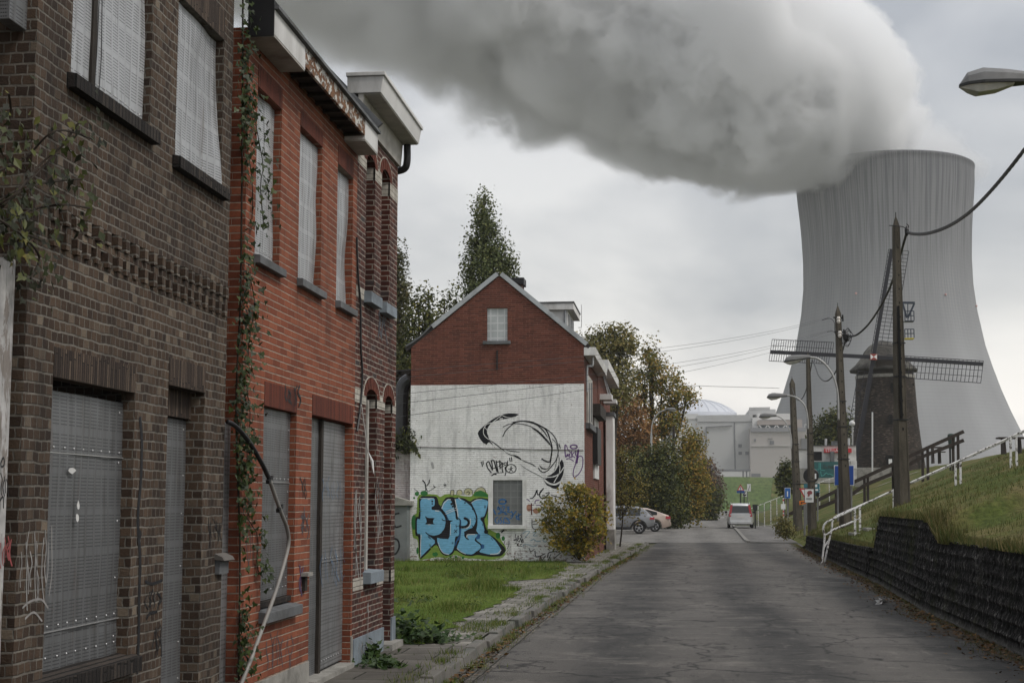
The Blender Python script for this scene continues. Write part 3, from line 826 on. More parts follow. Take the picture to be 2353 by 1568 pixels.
# upper window 1: dark frame post between two sheets
wn1 = MB(); ym = PX(205, 150, XF - .075).y
wn1.box(XF - .10, XF - .045, ym - .03, ym + .03, W1[2], W1[3]); wn1.box(XF - .10, XF - .05, W1[0], W1[1], W1[3] - .06, W1[3] - .002)
wn1.build('window_frame', M_WOOD_DK, brown)
sheet(brown, XF - .060, W1[0] + .004, ym - .032, W1[2] + .006, W1[3] - .065, M_SHEET_L, warp=.01, seed=2, rivets=False)
sheet(brown, XF - .055, ym + .034, W1[1] - .012, W1[2] + .006, W1[3] - .065, M_SHEET_L, warp=.02, seed=3)
sheet(brown, XF - .050, W2[0] + .004, W2[1] - .012, W2[2] + .006, W2[3] - .01, M_SHEET_L, warp=.030, flare=.05, seed=4)
sheet(brown, XF - .075, G1[0] + .004, G1[1] - .004, G1[2] + .006, G1[3] - .06, M_SHEET_D, seams=(fz(120, 1455), fz(120, 1036)), warp=.016, seed=5)
sheet(brown, XF - .135, D1[0] + .004, D1[1] - .004, .14, D1[3] - .20, M_SHEET_D, warp=.008, seed=6)
MB().box(XF - .3, XF - .13, D1[0], D1[1], .10, .135).build('doorstep', M_STONE, brown)
# letter box set in the wall
p0, p1 = PX(494, 1290, XF), PX(515, 1290, XF)
lb = MB().box(XF - .01, XF + .035, p0.y, p1.y, fz(500, 1317), fz(500, 1284)).build('letter_box', M_STONE, brown)
MB().hexa([(XF, p0.y - .02, fz(500, 1284)), (XF + .075, p0.y - .02, fz(500, 1286)), (XF + .075, p1.y + .02, fz(500, 1286)), (XF, p1.y + .02, fz(500, 1284)),
           (XF, p0.y - .02, fz(500, 1270)), (XF + .06, p0.y - .02, fz(500, 1278)), (XF + .06, p1.y + .02, fz(500, 1278)), (XF, p1.y + .02, fz(500, 1270))]).build('hood', paint('hood_concrete', (.12, .11, .10), .9, .3, 5), lb)
b = MB(); ribbon_x(b, [(322, 962), (326, 1010), (324, 1100), (317, 1190), (322, 1280), (320, 1370), (319, 1460), (316, 1540)], .042, XF + .003)
ribbon_x(b, [(322, 1225), (319, 1240)], .05, XF + .0035)
ribbon_x(b, [(334, 1334), (350, 1340), (372, 1332)], .02, XF + .003); ribbon_x(b, [(338, 1418), (344, 1408), (360, 1404)], .02, XF + .003)
rs = random.Random(8); scrawl(b, rs, 335, 372, 1350, 1400, XF + .003, .014, 6); scrawl(b, rs, 352, 372, 1430, 1510, XF + .003, .016, 5); scrawl(b, rs, 480, 512, 1180, 1260, XF + .003, .012, 7)
b.build('graffiti', M_INK_BLACK, brown, split=.02)
b = MB(); scrawl(b, rs, 48, 118, 1200, 1400, XF + .003, .010, 11); ribbon_x(b, [(52, 1395), (70, 1380), (95, 1376), (110, 1395)], .012, XF + .003); ribbon_x(b, [(58, 1420), (78, 1405), (96, 1425)], .012, XF + .003)
b.build('graffiti', M_INK_WHITE, brown, split=.02)
b = MB(); xs_ = XF - .052
for cu, cv, wu, hv in ((166, 1080, 18, 16), (180, 1160, 7, 24), (178, 1188, 8, 20)):
    ps = [(cu + wu * .5 * math.cos(k) * rs.uniform(.6, 1.1), cv + hv * .5 * math.sin(k) * rs.uniform(.7, 1.1)) for k in [j * .785 for j in range(8)]]
    b.quad(*[PX(u, v, xs_) for u, v in ps][::-1])
b.build('torn_sticker', M_WHITE, brown, split=.02)

b = MB()
for du in (0, 11): b.tube([PX(228 + du * .6, 0, XF - .03), PX(222 + du, 130, XF - .03), PX(216 + du, 215, XF - .03)], .003, 5)
b.build('loose_wire', M_BLACKR, brown)

# --- recessed passage between the brown and the red house
yr0 = fy(562, 600)
red_y1 = fy(815, 885)
# --- red house
red = thing('brick_house', 'bright red brick house with white mortar lines, peeling eaves and a sheeted door', 'house', (XF, (yr0 + red_y1) / 2, .12), 'boarded up houses of the left row')
Rw = [(fy(590.4, 300), fy(647, 300), fz(591.4, 588), fz(647, 252), .085), (fy(688, 400), fy(740, 400), fz(683, 638), fz(742, 340), .085), (fy(775, 450), fy(811, 450), fz(772, 690), fz(811, 410), .085)]
Rg = (fy(603, 1100), fy(679, 1100), fz(600, 1404), fz(679.5, 948), .10)
Rd = (fy(714, 1100), fy(809, 1100), .16, fz(806, 973), .13)
b = MB(); wall_x(b, XF, yr0, red_y1, .1, 5.62, Rw + [Rg, Rd])
b.quad((XF, yr0, .1), (XF, yr0, 5.62), (XF - .6, yr0, 5.62), (XF - .6, yr0, .1))
b.build('wall', M_RED, red)
MB().quad((XF - 6, yr0, .1), (XF - 6, red_y1, .1), (XF - 6, red_y1, 5.6), (XF - 6, yr0, 5.6)).build('rear_wall', M_RED, red)
for w, tv in zip(Rw, ((591.6, 145.7), (691, 252), (777, 332))):
    lintel(red, w[0] + .003, w[1] - .003, w[3] + .002, fz(*tv), M_RED_SOLD); sill(red, w[0], w[1], w[2], .075, .06, M_STONE, ov=.03)
lintel(red, Rg[0] + .003, Rg[1] - .003, Rg[3] + .002, fz(604, 874), M_RED_SOLD); lintel(red, Rd[0] + .003, Rd[1] - .003, Rd[3] + .002, fz(716.7, 905), M_RED_SOLD)
sill(red, Rg[0], Rg[1], Rg[2], .09, .075, M_STONE, ov=.04)
MB().box(XF - .09, XF - .02, Rg[0] + .01, Rg[1] - .01, Rg[2] + .025, Rg[2] + .07).build('sill', M_BROWN_SILL, red)
for k, w in enumerate(Rw): sheet(red, XF - .06, w[0] + .003, w[1] - .003, w[2] + .01, w[3] - .004, M_SHEET_L, warp=.03, seed=11 + k)
sheet(red, XF - .06, Rg[0] + .003, Rg[1] - .003, Rg[2] + .075, Rg[3] - .004, M_SHEET_D, seams=(fz(610, 1105),), warp=.016, seed=15)
yd = PX(733, 1200, XF - .10).y
sheet(red, XF - .11, Rd[0] + .003, yd - .05, Rd[2], Rd[3] - .004, M_SHEET_D, warp=.006, seed=16, rivets=False)
sheet(red, XF - .085, yd + .035, Rd[1] - .004, Rd[2] + .03, Rd[3] - .015, M_SHEET_M, seams=(fz(760, 1290),), warp=.010, seed=17)
MB().box(XF - .12, XF - .075, yd - .05, yd + .03, Rd[2], Rd[3] - .004).build('door_frame', M_WOOD_DK, red)
MB().box(XF - .25, XF + .05, Rd[0] + .02, Rd[1] - .02, .10, .165).build('doorstep', M_CONC, red)
b = MB(); b.box(XF - .02, XF + .012, yr0 + .2, Rd[0] - .004, .10, .36); b.box(XF - .02, XF + .012, Rd[1] + .004, red_y1 - .002, .10, .42); b.build('plinth', M_CONC, red, split=.02)
lb = MB().box(XF - .01, XF + .03, fy(693.5, 1330), fy(699, 1330), fz(696, 1356), fz(696, 1324)).build('letter_box', M_WOOD_DK, red)
MB().box(XF - .01, XF + .07, fy(690.5, 1315), fy(702, 1315), fz(696, 1322), fz(696, 1314)).build('hood', M_CONC, lb)
# eaves box: closed white ends, rotted and peeling in between
zc0, zc1, xc = 5.55, 5.76, XF + .225
ye0, ye1 = yr0 - .05, red_y1 - .02
for a, c in ((ye0, ye0 + .95), (ye1 - .62, ye1)):
    MB().box(XF + .004, xc, a, c, zc0 - .02, zc1 - .02).build('eaves_end', M_WHITE, red, bevel=.004); MB().box(XF + .006, xc - .004, a + .004, c - .004, zc0 - .034, zc0 - .02).build('soffit', M_SOFFIT, red)
MB().box(XF + .006, xc - .004, ye0 - .012, ye0 - .001, zc0 - .03, zc1 + .12).build('eaves_tar', M_BLACKP, red)
MB().box(xc - .03, xc - .004, ye0 + .955, ye1 - .625, zc0 + .02, zc1 - .02).build('fascia', M_PEEL, red)
MB().box(XF - .05, xc - .035, ye0 + .955, ye1 - .625, zc1 - .15, zc1 - .025).build('eaves_board', M_WOOD_DK, red)
b = MB()
for k in range(9):
    y = lerp(ye0 + 1.0, ye1 - .66, k / 8); b.box(XF + .004, xc - .035, y, y + .05, zc0 + .02, zc1 - .155)
b.build('rafter_end', M_WOOD_DK, red, split=.02)
MB().box(XF + .0, xc + .035, ye0 - .01, ye1, zc1 - .018, zc1 + .012).build('gutter', M_STEELG if 'M_STEELG' in globals() else M_STONE, red)
# slate roof, 47 degrees
b = MB(); k = math.tan(math.radians(47)); xr_ = XF - 2.9
b.hexa([(xc - .03, ye0, zc1 + .013), (xc - .03, ye1 + .02, zc1 + .013), (xr_, ye1 + .02, zc1 + (xc - xr_) * k), (xr_, ye0, zc1 + (xc - xr_) * k),
        (xc - .03, ye0, zc1 + .09), (xc - .03, ye1 + .02, zc1 + .09), (xr_, ye1 + .02, zc1 + .09 + (xc - xr_) * k), (xr_, ye0, zc1 + .09 + (xc - xr_) * k)])
b.hexa([(xr_, ye0, zc1 + (xc - xr_) * k), (xr_, ye1, zc1 + (xc - xr_) * k), (XF - 6.2, ye1, zc1), (XF - 6.2, ye0, zc1), (xr_, ye0, zc1 + .09 + (xc - xr_) * k), (xr_, ye1, zc1 + .09 + (xc - xr_) * k), (XF - 6.2, ye1, zc1 + .09), (XF - 6.2, ye0, zc1 + .09)])
b.build('roof', M_SLATE, red)
b = MB(); b.bar((xc - .0, ye1 + .03, zc1 + .07), (xr_, ye1 + .03, zc1 + .07 + (xc - xr_) * k), .05, .12); b.build('verge', M_STONE, red)
b = MB()
scrawl(b, rs, 650, 690, 885, 935, XF + .006, .028, 6); scrawl(b, rs, 688, 706, 1095, 1150, XF + .003, .02, 4)
b.build('graffiti', M_INK_BLACK, red, split=.02)
b = MB(); scrawl(b, rs, 690, 708, 1165, 1235, XF + .003, .018, 6); b.build('graffiti', M_INK_GREY, red, split=.02)
b = MB(); scrawl(b, rs, 612, 672, 1440, 1540, XF + .003, .014, 9); scrawl(b, rs, 565, 580, 1160, 1330, XF + .003, .01, 3); b.build('graffiti', M_INK_GREY, red, split=.02)
b = MB(); scrawl(b, rs, 686, 695, 1290, 1370, XF + .003, .03, 3); b.build('graffiti', M_INK_PURPLE, red, split=.02)
b = MB(); scrawl(b, rs, 738, 785, 1090, 1160, XF - .07, .010, 7, 1); scrawl(b, rs, 735, 790, 1255, 1350, XF - .07, .012, 9, 1); b.build('graffiti', M_INK_BLUE, red, split=.02)

# passage infill belongs to the red house as its side door
b = MB(); b.box(XF - .14, XF - .085, yb1 + .002, yr0 - .002, .12, 2.42); b.build('passage_sheet', M_SHEET_M, red)
MB().box(XF - .34, XF - .30, yb1 + .002, yr0 - .002, 2.42, 6.0).build('passage_wall', M_DRED, red)

# --- corner house, dark red
yk0, yk1 = red_y1 + .004, fy(912, 600)
cor = thing('brick_house', 'narrow dark red corner house with white brick bands, arched windows and a broad white cornice', 'house', (XF, (yk0 + yk1) / 2, .12), 'boarded up houses of the left row')
yend = yk1
Cu = [(fy(840.5, 500), fy(860.5, 500), fz(837, 668), fz(850, 357), .17, .10), (fy(876, 500), fy(895, 500), fz(876, 695), fz(885, 390), .17, .10)]
Cg = (fy(838.5, 1100), fy(864, 1100), fz(832, 1313), fz(850, 893), .17, .10)
Cd = (fy(882, 1100), fy(899.5, 1100), .17, fz(890, 908), .22, .10)
ztop = 6.12
b = MB(); wall_x(b, XF, yk0, yend, .1, ztop, Cu + [Cg, Cd])
b.quad((XF, yend, .1), (XF - 6.5, yend, .1), (XF - 6.5, yend, 7.5), (XF, yend, ztop)); b.quad((XF - 6.5, yk0, .1), (XF - 6.5, yend, .1), (XF - 6.5, yend, 7.5), (XF - 6.5, yk0, 7.5))
b.build('wall', M_DRED, cor)
M_BAND = brick('white_glazed_brick', ((0, (.40, .375, .32)), (1, (.52, .49, .43))), (.2, .18, .16), .20, .0615, .008, .008, depth=.006, dirt=(.16, .14, .12), dirt_amt=.5)
def band(za, zb, cuts):
    b = MB(); y = yk0 + .002
    for c in sorted(cuts) + [(yend - .001, None)]:
        b.box(XF - .02, XF + .004, y, c[0] - .004, za, zb)
        if c[1] is None: break
        b.box(XF - .165, XF - .0, c[1] - .001, c[1] + .008, za, zb) if False else None
        b.quad((XF + .001, c[1] - .004, za), (XF - .165, c[1] - .004, za), (XF - .165, c[1] - .004, zb), (XF + .001, c[1] - .004, zb)); y = c[1] - .004
    b.build('brick_band', M_BAND, cor, split=.002)
zb_ = fz(850, 385); band(zb_ - .085, zb_ + .085, [(w[0], w[1]) for w in Cu])
zb_ = fz(850, 915); band(zb_ - .085, zb_ + .075, [(Cg[0], Cg[1]), (Cd[0], Cd[1])])
zb_ = fz(850, 690); band(zb_ - .05, zb_ + .07, [(w[0] - .03, w[1] + .03) for w in Cu])
zb_ = fz(890, 1322); band(zb_ - .07, zb_ + .06, [(Cg[0] - .05, Cg[1] + .05), (Cd[0], Cd[1])])
for w in Cu + [Cg]:
    sill(cor, w[0], w[1], w[2], .13, .09, M_STONE_B, ov=.06, slope=.01)
for w in Cu + [Cg, Cd]:       # brick arches picked out in white
    b = MB(); cy, ry, zs = (w[0] + w[1]) / 2, (w[1] - w[0]) / 2, w[3] - w[5]; n = 7; ro = .13
    for k in range(n):
        t0, t1 = math.pi * (k + .08) / n, math.pi * (k + .92) / n; q = []
        for t, e in ((t0, 0), (t1, 0), (t1, ro), (t0, ro)): q.append((XF + .001, cy - (ry + e) * math.cos(t), zs + (w[5] + e) * math.sin(t)))
        b.prism(q, (.006, 0, 0))
    b.build('brick_arch', M_RED_SOLD, cor)
    b = MB()
    for k in range(16):
        t0, t1 = math.pi * k / 16, math.pi * (k + 1) / 16; q = []
        for t, e in ((t0, ro + .004), (t1, ro + .004), (t1, ro + .02), (t0, ro + .02)): q.append((XF + .001, cy - (ry + e) * math.cos(t), zs + (w[5] + e) * math.sin(t)))
        b.prism(q, (.005, 0, 0))
    b.build('arch_edge', M_BAND, cor)
for k, w in enumerate(Cu):
    MB().box(XF - .17, XF - .165, w[0], w[1], w[2], w[3]).build('brick_infill', M_DRED, cor)
MB().box(XF - .12, XF - .11, Cg[0], Cg[1], Cg[2], Cg[3]).build('metal_sheet', M_SHEET_D, cor)
yw = Cg[1] - .05
b = MB(); b.box(XF - .10, XF - .03, yw - .30, yw - .25, Cg[2] + .01, Cg[3] - .12); b.box(XF - .10, XF - .035, yw - .23, yw - .20, Cg[2] + .01, Cg[3] - .12); b.build('window_frame', M_SOFFIT, cor)
MB().box(XF - .22, XF - .21, Cd[0], Cd[1], .17, Cd[3]).build('door', M_SHEET_D, cor)
b = MB(); b.box(XF - .02, XF + .018, yk0 + .01, Cd[0] - .004, .10, fz(840, 1455)); b.box(XF - .02, XF + .018, Cd[1] + .004, yend + .02, .10, fz(890, 1420)); b.build('plinth', M_STONE_B, cor, split=.02)
MB().box(XF - .25, XF + .12, Cd[0] - .02, yend - .02, .10, .19).build('doorstep', M_CONC, cor)
xo = XF + .28; z0 = 6.21
MB().hexa([(XF, yk0, ztop - .2), (XF + .035, yk0, ztop - .2), (XF + .035, yend + .01, ztop - .2), (XF, yend + .01, ztop - .2), (XF, yk0, z0), (XF + .06, yk0, z0), (XF + .06, yend + .01, z0), (XF, yend + .01, z0)]).build('frieze', M_SOFFIT, cor)
b = MB(); b.hexa([(XF - .12, yk0 - .02, z0), (xo - .03, yk0 - .02, z0), (xo - .03, yend + .05, z0), (XF - .12, yend + .05, z0), (XF - .12, yk0 - .03, z0 + .18), (xo, yk0 - .03, z0 + .18), (xo, yend + .06, z0 + .18), (XF - .12, yend + .06, z0 + .18)])
b.build('cornice', M_WHITE, cor, bevel=.004)
MB().box(XF - .13, xo + .02, yk0 - .05, yend + .08, z0 + .181, z0 + .225).build('cornice_cap', M_WHITE, cor, bevel=.006)
MB().box(XF + .002, xo - .04, yk0 + .01, yend + .03, z0 - .012, z0 - .001).build('soffit', M_SOFFIT, cor)
MB().box(XF - 6.4, XF - .13, yk0, yend + .03, z0 - .1, z0 + .06).build('roof', M_SLATE, cor)
b = MB(); q = PX(930, 330, XF + .10); b.tube(curve([(XF + .11, yend + .02, z0 - .01), (XF + .11, yend + .02, z0 - .22), (XF + .07, yend + .035, z0 - .31), (XF - .06, yend + .05, z0 - .34)], 6), .045, 10)
b.build('downpipe', M_BLACKR, cor)
b = MB(); scrawl(b, rs, 812, 828, 1120, 1330, XF + .004, .03, 5); scrawl(b, rs, 866, 878, 1090, 1300, XF + .004, .026, 4); b.build('graffiti', M_INK_WHITE, cor, split=.02)
b = MB(); ribbon_x(b, [(845, 1390), (845, 1400)], .06, XF + .004); ribbon_x(b, [(847, 1400), (845, 1440), (846, 1500)], .022, XF + .021); scrawl(b, rs, 822, 864, 1465, 1510, XF + .021, .012, 8); b.build('graffiti', M_INK_WHITE, cor, split=.02)
b = MB(); scrawl(b, rs, 866, 880, 1075, 1180, XF + .005, .014, 4); b.build('graffiti', M_INK_BLACK, cor, split=.02)
b = MB(); scrawl(b, rs, 868, 892, 710, 790, XF + .004, .05, 5); b.build('stain', M_INK_GREY, cor, split=.02)
# the black cable clipped to the joint between the red and the corner house
b = MB(); b.tube(curve([PX(u, v, XF + .02) for u, v in ((820, 545), (820, 575), (823, 640), (828, 700), (829, 800), (832, 850), (831, 900), (826, 950), (820, 990))], 5), .012, 6)
tag(b.build('downlead_cable', M_BLACKR), 'thin black cable running down the joint between the red and the corner house', 'cable')
b = MB(); b.tube(curve([PX(u, v, XF + .05) for u, v in ((830, 930), (837, 980), (842, 1020), (846, 1040))], 5), .006, 5)
q = PX(846, 1040, XF + .05)
for k in range(3): b.leaf(q + Vector((0, k * .01, .02)), (1, .3 * k - .3, .2), (0, .2, -1), .26, .07)
tag(b.build('rag', M_WHITE), 'grey rag hanging from a wire at the ground window of the corner house', 'rag')

# --- plastered neighbour at the left edge
pl_ = thing('plaster_house', 'dark old house with peeling white plaster at the left edge', 'house', (XF - .3, yb0 - 1.4, .12))
MB().box(XF - 6, XF - .30, 3.4, yb0 - .015, .1, 6.4).build('wall', M_BROWN, pl_)
zp = fz(40, 592)
b = MB(); N = 40
for k in range(N):
    y0, y1 = lerp(3.4, yb0 - .10, k / N), lerp(3.4, yb0 - .10, (k + 1) / N); b.box(XF - .299, XF - .02 + .008 * pn(y0 * 5, 1), y0, y1, .1, zp + .05 * pn(y0 * 3, 2))
b.build('plaster', M_PLASTER, pl_)
b = MB(); b.box(XF - .28, XF - .018, 3.5, yb0 - .10, .1, .85); b.build('brick_base', M_RED, pl_)
b = MB(); ribbon_x(b, [(2, 1062), (8, 1050), (10, 1066), (3, 1072), (2, 1062)], .012, XF + .0); scrawl(b, rs, 2, 20, 1085, 1140, XF + .0, .012, 4); ribbon_x(b, [(0, 1150), (7, 1140), (8, 1165)], .012, XF + .0); b.build('graffiti', M_INK_BLACK, pl_, split=.02)
M_INK_RED = paint('faded_red_spray', (.25, .06, .06), .7, .4, 10)
b = MB(); scrawl(b, rs, 2, 26, 1230, 1310, XF + .0, .012, 6); b.build('graffiti', M_INK_RED, pl_, split=.02)
M_GREENP = paint('green_drainpipe', (.06, .13, .10), .5, .3, 6)
y = PX(45, 190, XF - .2).y
tag(MB().tube([(XF - .2, y, 4.0), (XF - .2, y, 4.0 + .4), (XF - .2, y, 5.0)], .02, 10).build('drainpipe', M_GREENP), 'short green pipe beside the white junction box at upper left', 'pipe')
jb = thing('junction_box', 'small white cable junction box on the corner of the brown house', 'junction box', tuple(PX(70, 230, XF - .12)))
a_, c_ = PX(52, 238, XF - .12), PX(91, 221, XF - .12)
MB().box(XF - .16, XF - .10, a_.y, c_.y, a_.z, c_.z).build('housing', M_WHITE, jb, bevel=.004)
for du in (0, 6):
    MB().tube(curve([PX(62 + du, 152 + du, XF - .12), PX(70 + du, 165, XF - .12), PX(73 + du * .4, 190, XF - .12), PX(70, 222, XF - .12)], 5), .008, 6).build('cable', M_WHITE, jb)
p0, p1 = PX(6, 44, XF - .1), PX(63, 44, XF - .1)
tag(MB().box(XF - .14, XF - .06, p0.y, p1.y, p0.z, p0.z + .5).build('cabinet', M_SHEET_D, bevel=.005), 'grey metal cabinet high on the wall at the top left corner', 'cabinet')
# the loose conduit leaning over the red house front
cd = thing('conduit', 'long bent grey conduit with a black sleeve leaning before the red house', 'conduit', tuple(PX(555, 1565, XF + .12)))
pp = [(523, 968), (544, 981), (574, 1017), (602, 1065), (619, 1101), (642, 1167), (659, 1211), (663, 1244), (654, 1288), (632, 1361), (599, 1452), (570, 1530), (548, 1585)]
P = [PX(u, v, XF + .05 + .13 * math.sin(k / 12 * 3.1)) for k, (u, v) in enumerate(pp)]
M_CONDUIT = paint('grey_conduit', (.23, .22, .205), .5, .25, 5)
MB().tube(curve(P[4:], 6), .0165, 10).build('pipe', M_CONDUIT, cd, smooth=True); MB().tube(curve(P[:5], 6), .0185, 10).build('sleeve', M_BLACKR, cd, smooth=True)
for k in (4, 5):
    q = P[k]; MB().bar(q + Vector((0, -.05, -.02)), q + Vector((0, .06, .02)), .03, .03).build('clip', M_BLACKR, cd)

# --- ivy between the houses, bush at upper left
M_IVY = foliage('ivy_leaves', ((.1, (.007, .012, .004)), (.45, (.019, .032, .007)), (.75, (.042, .062, .013)), (.93, (.085, .095, .022)), (1, (.09, .06, .02))), .45, .2, 2.0)
M_STEM = paint('ivy_stems', (.03, .022, .015), .9)
iv = thing('ivy', 'ivy climbing the gap between the brown and the red house', 'ivy', (XF, yr0 - .2, .12))
b = MB(); st = MB(); r = random.Random(21)
cols = [((558, 0), (557, 260), (555, 500), (552, 700), (543, 900), (545, 1060), (551, 1230), (550, 1400), (549, 1560)),
        ((575, 215), (590, 300), (604, 380), (598, 430), (606, 520)), ((565, 330), (580, 420), (578, 520)), ((575, 640), (585, 700), (572, 780), (570, 830)), ((560, 1180), (592, 1230), (590, 1300), (608, 1330)), ((560, 850), (575, 960), (566, 1060), (572, 1150))]
for ci, cpts in enumerate(cols):
    cc_ = curve([PX(u, v, XF + .015) for u, v in cpts], 18 if ci < 1 else 9); st.tube(cc_[::4], .008 if ci < 1 else .004, 5)
    for p in cc_:
        k = (int(13 * max(.12, .55 + 1.3 * pn(p.z * 1.1, 4))) if ci < 1 else 2)
        for _ in range(k):
            s = (.05 + .055 * max(0, .4 + pn(p.z * .9, 8))) if ci < 1 else .022
            q = p + Vector((abs(r.gauss(0, .05)) + .008, r.gauss(0, s), r.gauss(0, .075)))
            b.leaf(q, (1, r.gauss(-.25, .55), r.gauss(.25, .45)), (r.gauss(0, .3), r.gauss(0, .6), -1), r.uniform(.03, .068), r.uniform(.03, .065), 1)
b.build('leaves', M_IVY, iv); st.build('stem', M_STEM, iv)
M_BUSH_L = foliage('creeper_leaves', ((.1, (.007, .008, .005)), (.42, (.017, .018, .008)), (.62, (.030, .040, .011)), (.8, (.085, .095, .020)), (.9, (.15, .12, .02)), (.98, (.12, .04, .016))), .5, .2, 2)
bu = thing('creeper', 'straggling dark creeper with yellowing leaves at the left edge', 'creeper', (XF + .1, yb0 - .3, 3.0))
b = MB(); st = MB()
heads = [((-20, 470), (60, 420), (130, 350), (190, 270)), ((-20, 520), (80, 480), (150, 470), (215, 480)), ((-20, 500), (40, 440), (90, 380), (150, 330)), ((-10, 500), (50, 540), (90, 590), (70, 640)), ((-20, 400), (60, 360), (130, 300), (215, 320)), ((-20, 560), (30, 560), (60, 540), (110, 560)), ((-20, 340), (10, 300), (25, 260), (20, 215)), ((-20, 480), (50, 440), (100, 420), (190, 410))]
for h in heads:
    cc_ = curve([PX(u, v, XF + r.uniform(.03, .2)) for u, v in h], 9); st.tube(cc_, .006, 5)
    for p in cc_:
        for _ in range(r.choice((0, 1, 2, 5))):
            b.leaf(p + Vector((r.gauss(0, .05), r.gauss(0, .07), r.gauss(0, .08))), (1, r.gauss(-.4, .6), r.gauss(.3, .5)), (r.gauss(0, .4), r.gauss(0, .6), -1), r.uniform(.035, .075), r.uniform(.025, .05), r.choice((0, 1)))
b.build('leaves', M_BUSH_L, bu); st.build('stem', M_STEM, bu)
# weeds at the foot of the corner house and at the yard corner
M_WEED = foliage('weed_leaves', ((.1, (.012, .028, .008)), (.5, (.028, .058, .014)), (.85, (.055, .09, .02)), (.97, (.10, .08, .03))), .5, .2, 2)
def weed(lbl, pts, n, size, cat='weed'):
    b = MB()
    for _ in range(n):
        c = r.choice(pts); a = r.uniform(0, 6.28); d = abs(r.gauss(0, c[3]))
        z = c[2] + abs(r.gauss(0, c[4]))
        b.leaf((c[0] + d * math.cos(a), c[1] + d * math.sin(a), z), (r.gauss(0, .6), r.gauss(-.3, .6), 1), (math.cos(a), math.sin(a), .4), size * r.uniform(.7, 1.4), size * r.uniform(.6, 1), 1)
    return tag(b.build('undergrowth', M_WEED), lbl, cat)
def onp(u, v): q = PZ(u, v, .118); return q
q = onp(830, 1515); q2 = onp(880, 1530)
weed('dark leafy weed growing at the foot of the corner house plinth', [(max(q.x, XF + .08), q.y, .12, .11, .07), (max(q2.x, XF + .12), q2.y, .12, .14, .03)], 330, .07)
q = onp(920, 1478); q2 = onp(975, 1478)
weed('dark bushy weed at the corner of the lawn by the corner house', [(q.x, q.y + .3, .12, .18, .14), (q2.x, q2.y + .25, .12, .2, .07)], 620, .085)

# ------------------------------------------------------------------ gable house with the painted wall
gp = lambda u, v, dy=0.0: PY(u, v, YG + dy)
XG0, XG1 = gp(943, 1000).x, gp(1342, 1000).x
M_GRED = brick('gable_red_brick', ((0, (.085, .026, .018)), (.5, (.125, .036, .024)), (1, (.16, .05, .034))), (.21, .115, .085), .22, .0625, .016, .006, depth=.008, dirt=(.06, .03, .025), dirt_amt=.4, wob=.003)
def worn(t, c, inb, o):
    z = t.xyz(o)[2]
    pe = t.noise(t.scale(o, (2.2, 1, 4.0)), 3.0, 7, .75, .2)
    low = t.m('MULTIPLY', t.ramp(z, ((.0, 1.0), (1.0, 0.0))), .12)
    c = t.mix(t.ramp(t.m('ADD', pe, low), ((.62, 0.0), (.655, .85))), c, (.20, .13, .10))
    st = t.noise(t.scale(o, (3.5, 1, .6)), 1.2, 5, .65)
    c = t.mix(t.m('MULTIPLY', t.ramp(st, ((.52, 0.0), (.68, 1.0))), .45), c, (.30, .30, .30))
    return t.mix(t.m('MULTIPLY', t.ramp(t.noise(t.scale(o, (1, 1, 2)), 11, 6, .7), ((.62, 0.0), (.7, 1.0))), .5), c, (.30, .29, .27))
M_GWHITE = brick('whitewashed_brick', ((0, (.82, .815, .80)), (1, (.90, .895, .885))), (.58, .57, .555), .22, .0625, .008, .006, depth=.010, dirt=(.5, .49, .48), dirt_amt=.4, wob=.008, extra=worn)
M_PINKW = brick('stained_pale_brick', ((0, (.40, .35, .34)), (1, (.52, .48, .47))), (.30, .27, .26), .22, .0625, .010, .006, depth=.010, dirt=(.16, .13, .12), dirt_amt=.8, extra=worn)
zpt = gp(1142, 883).z; zev = gp(1343, 793).z; zrg = gp(1147, 634).z; xrg = gp(1147, 634).x; YR = 49.0
gh = thing('gable_house', 'red brick gable house whose lower half is whitewashed and covered with graffiti', 'house', ((XG0 + XG1) / 2, YG, .1))
wa = (gp(1118.5, 750).x, gp(1165.5, 750).x, gp(1140, 783).z, gp(1140, 707.5).z)
wl = (gp(1132.5, 1150).x, gp(1200, 1150).x, gp(1160, 1205).z, gp(1160, 1102).z)
def rake(z, side):
    t = (z - zev) / (zrg - zev); return lerp(XG0 if side < 0 else XG1, xrg, max(0, min(1, t)))
b = MB()
b.quad((XG0, YG, zpt), (XG1, YG, zpt), (XG1, YG, zev), (XG0, YG, zev))
for z0, z1 in ((zev, wa[2]), (wa[3], zrg)):
    b.quad((rake(z0, -1), YG, z0), (rake(z0, 1), YG, z0), (rake(z1, 1), YG, z1), (rake(z1, -1), YG, z1))
b.quad((rake(wa[2], -1), YG, wa[2]), (wa[0], YG, wa[2]), (wa[0], YG, wa[3]), (rake(wa[3], -1), YG, wa[3]))
b.quad((wa[1], YG, wa[2]), (rake(wa[2], 1), YG, wa[2]), (rake(wa[3], 1), YG, wa[3]), (wa[1], YG, wa[3]))
for x in wa[:2]: b.quad((x, YG, wa[2]), (x, YG + .09, wa[2]), (x, YG + .09, wa[3]), (x, YG, wa[3]))
b.quad((wa[0], YG, wa[3]), (wa[1], YG, wa[3]), (wa[1], YG + .09, wa[3]), (wa[0], YG + .09, wa[3]))
b.quad((XG1, YG, .1), (XG1, YR, .1), (XG1, YR, zev), (XG1, YG, zev)); b.quad((XG0, YR, .1), (XG0, YG, .1), (XG0, YG, zev), (XG0, YR, zev))
b.quad((XG1, YR, .1), (XG0, YR, .1), (XG0, YR, zev), (xrg, YR, zrg), (XG1, YR, zev))
b.build('wall', M_GRED, gh)
b = MB(); yw_ = YG - .006
X = [XG0 - .002, wl[0], wl[1], XG1 + .002]; Z = [.05, wl[2], wl[3], zpt]
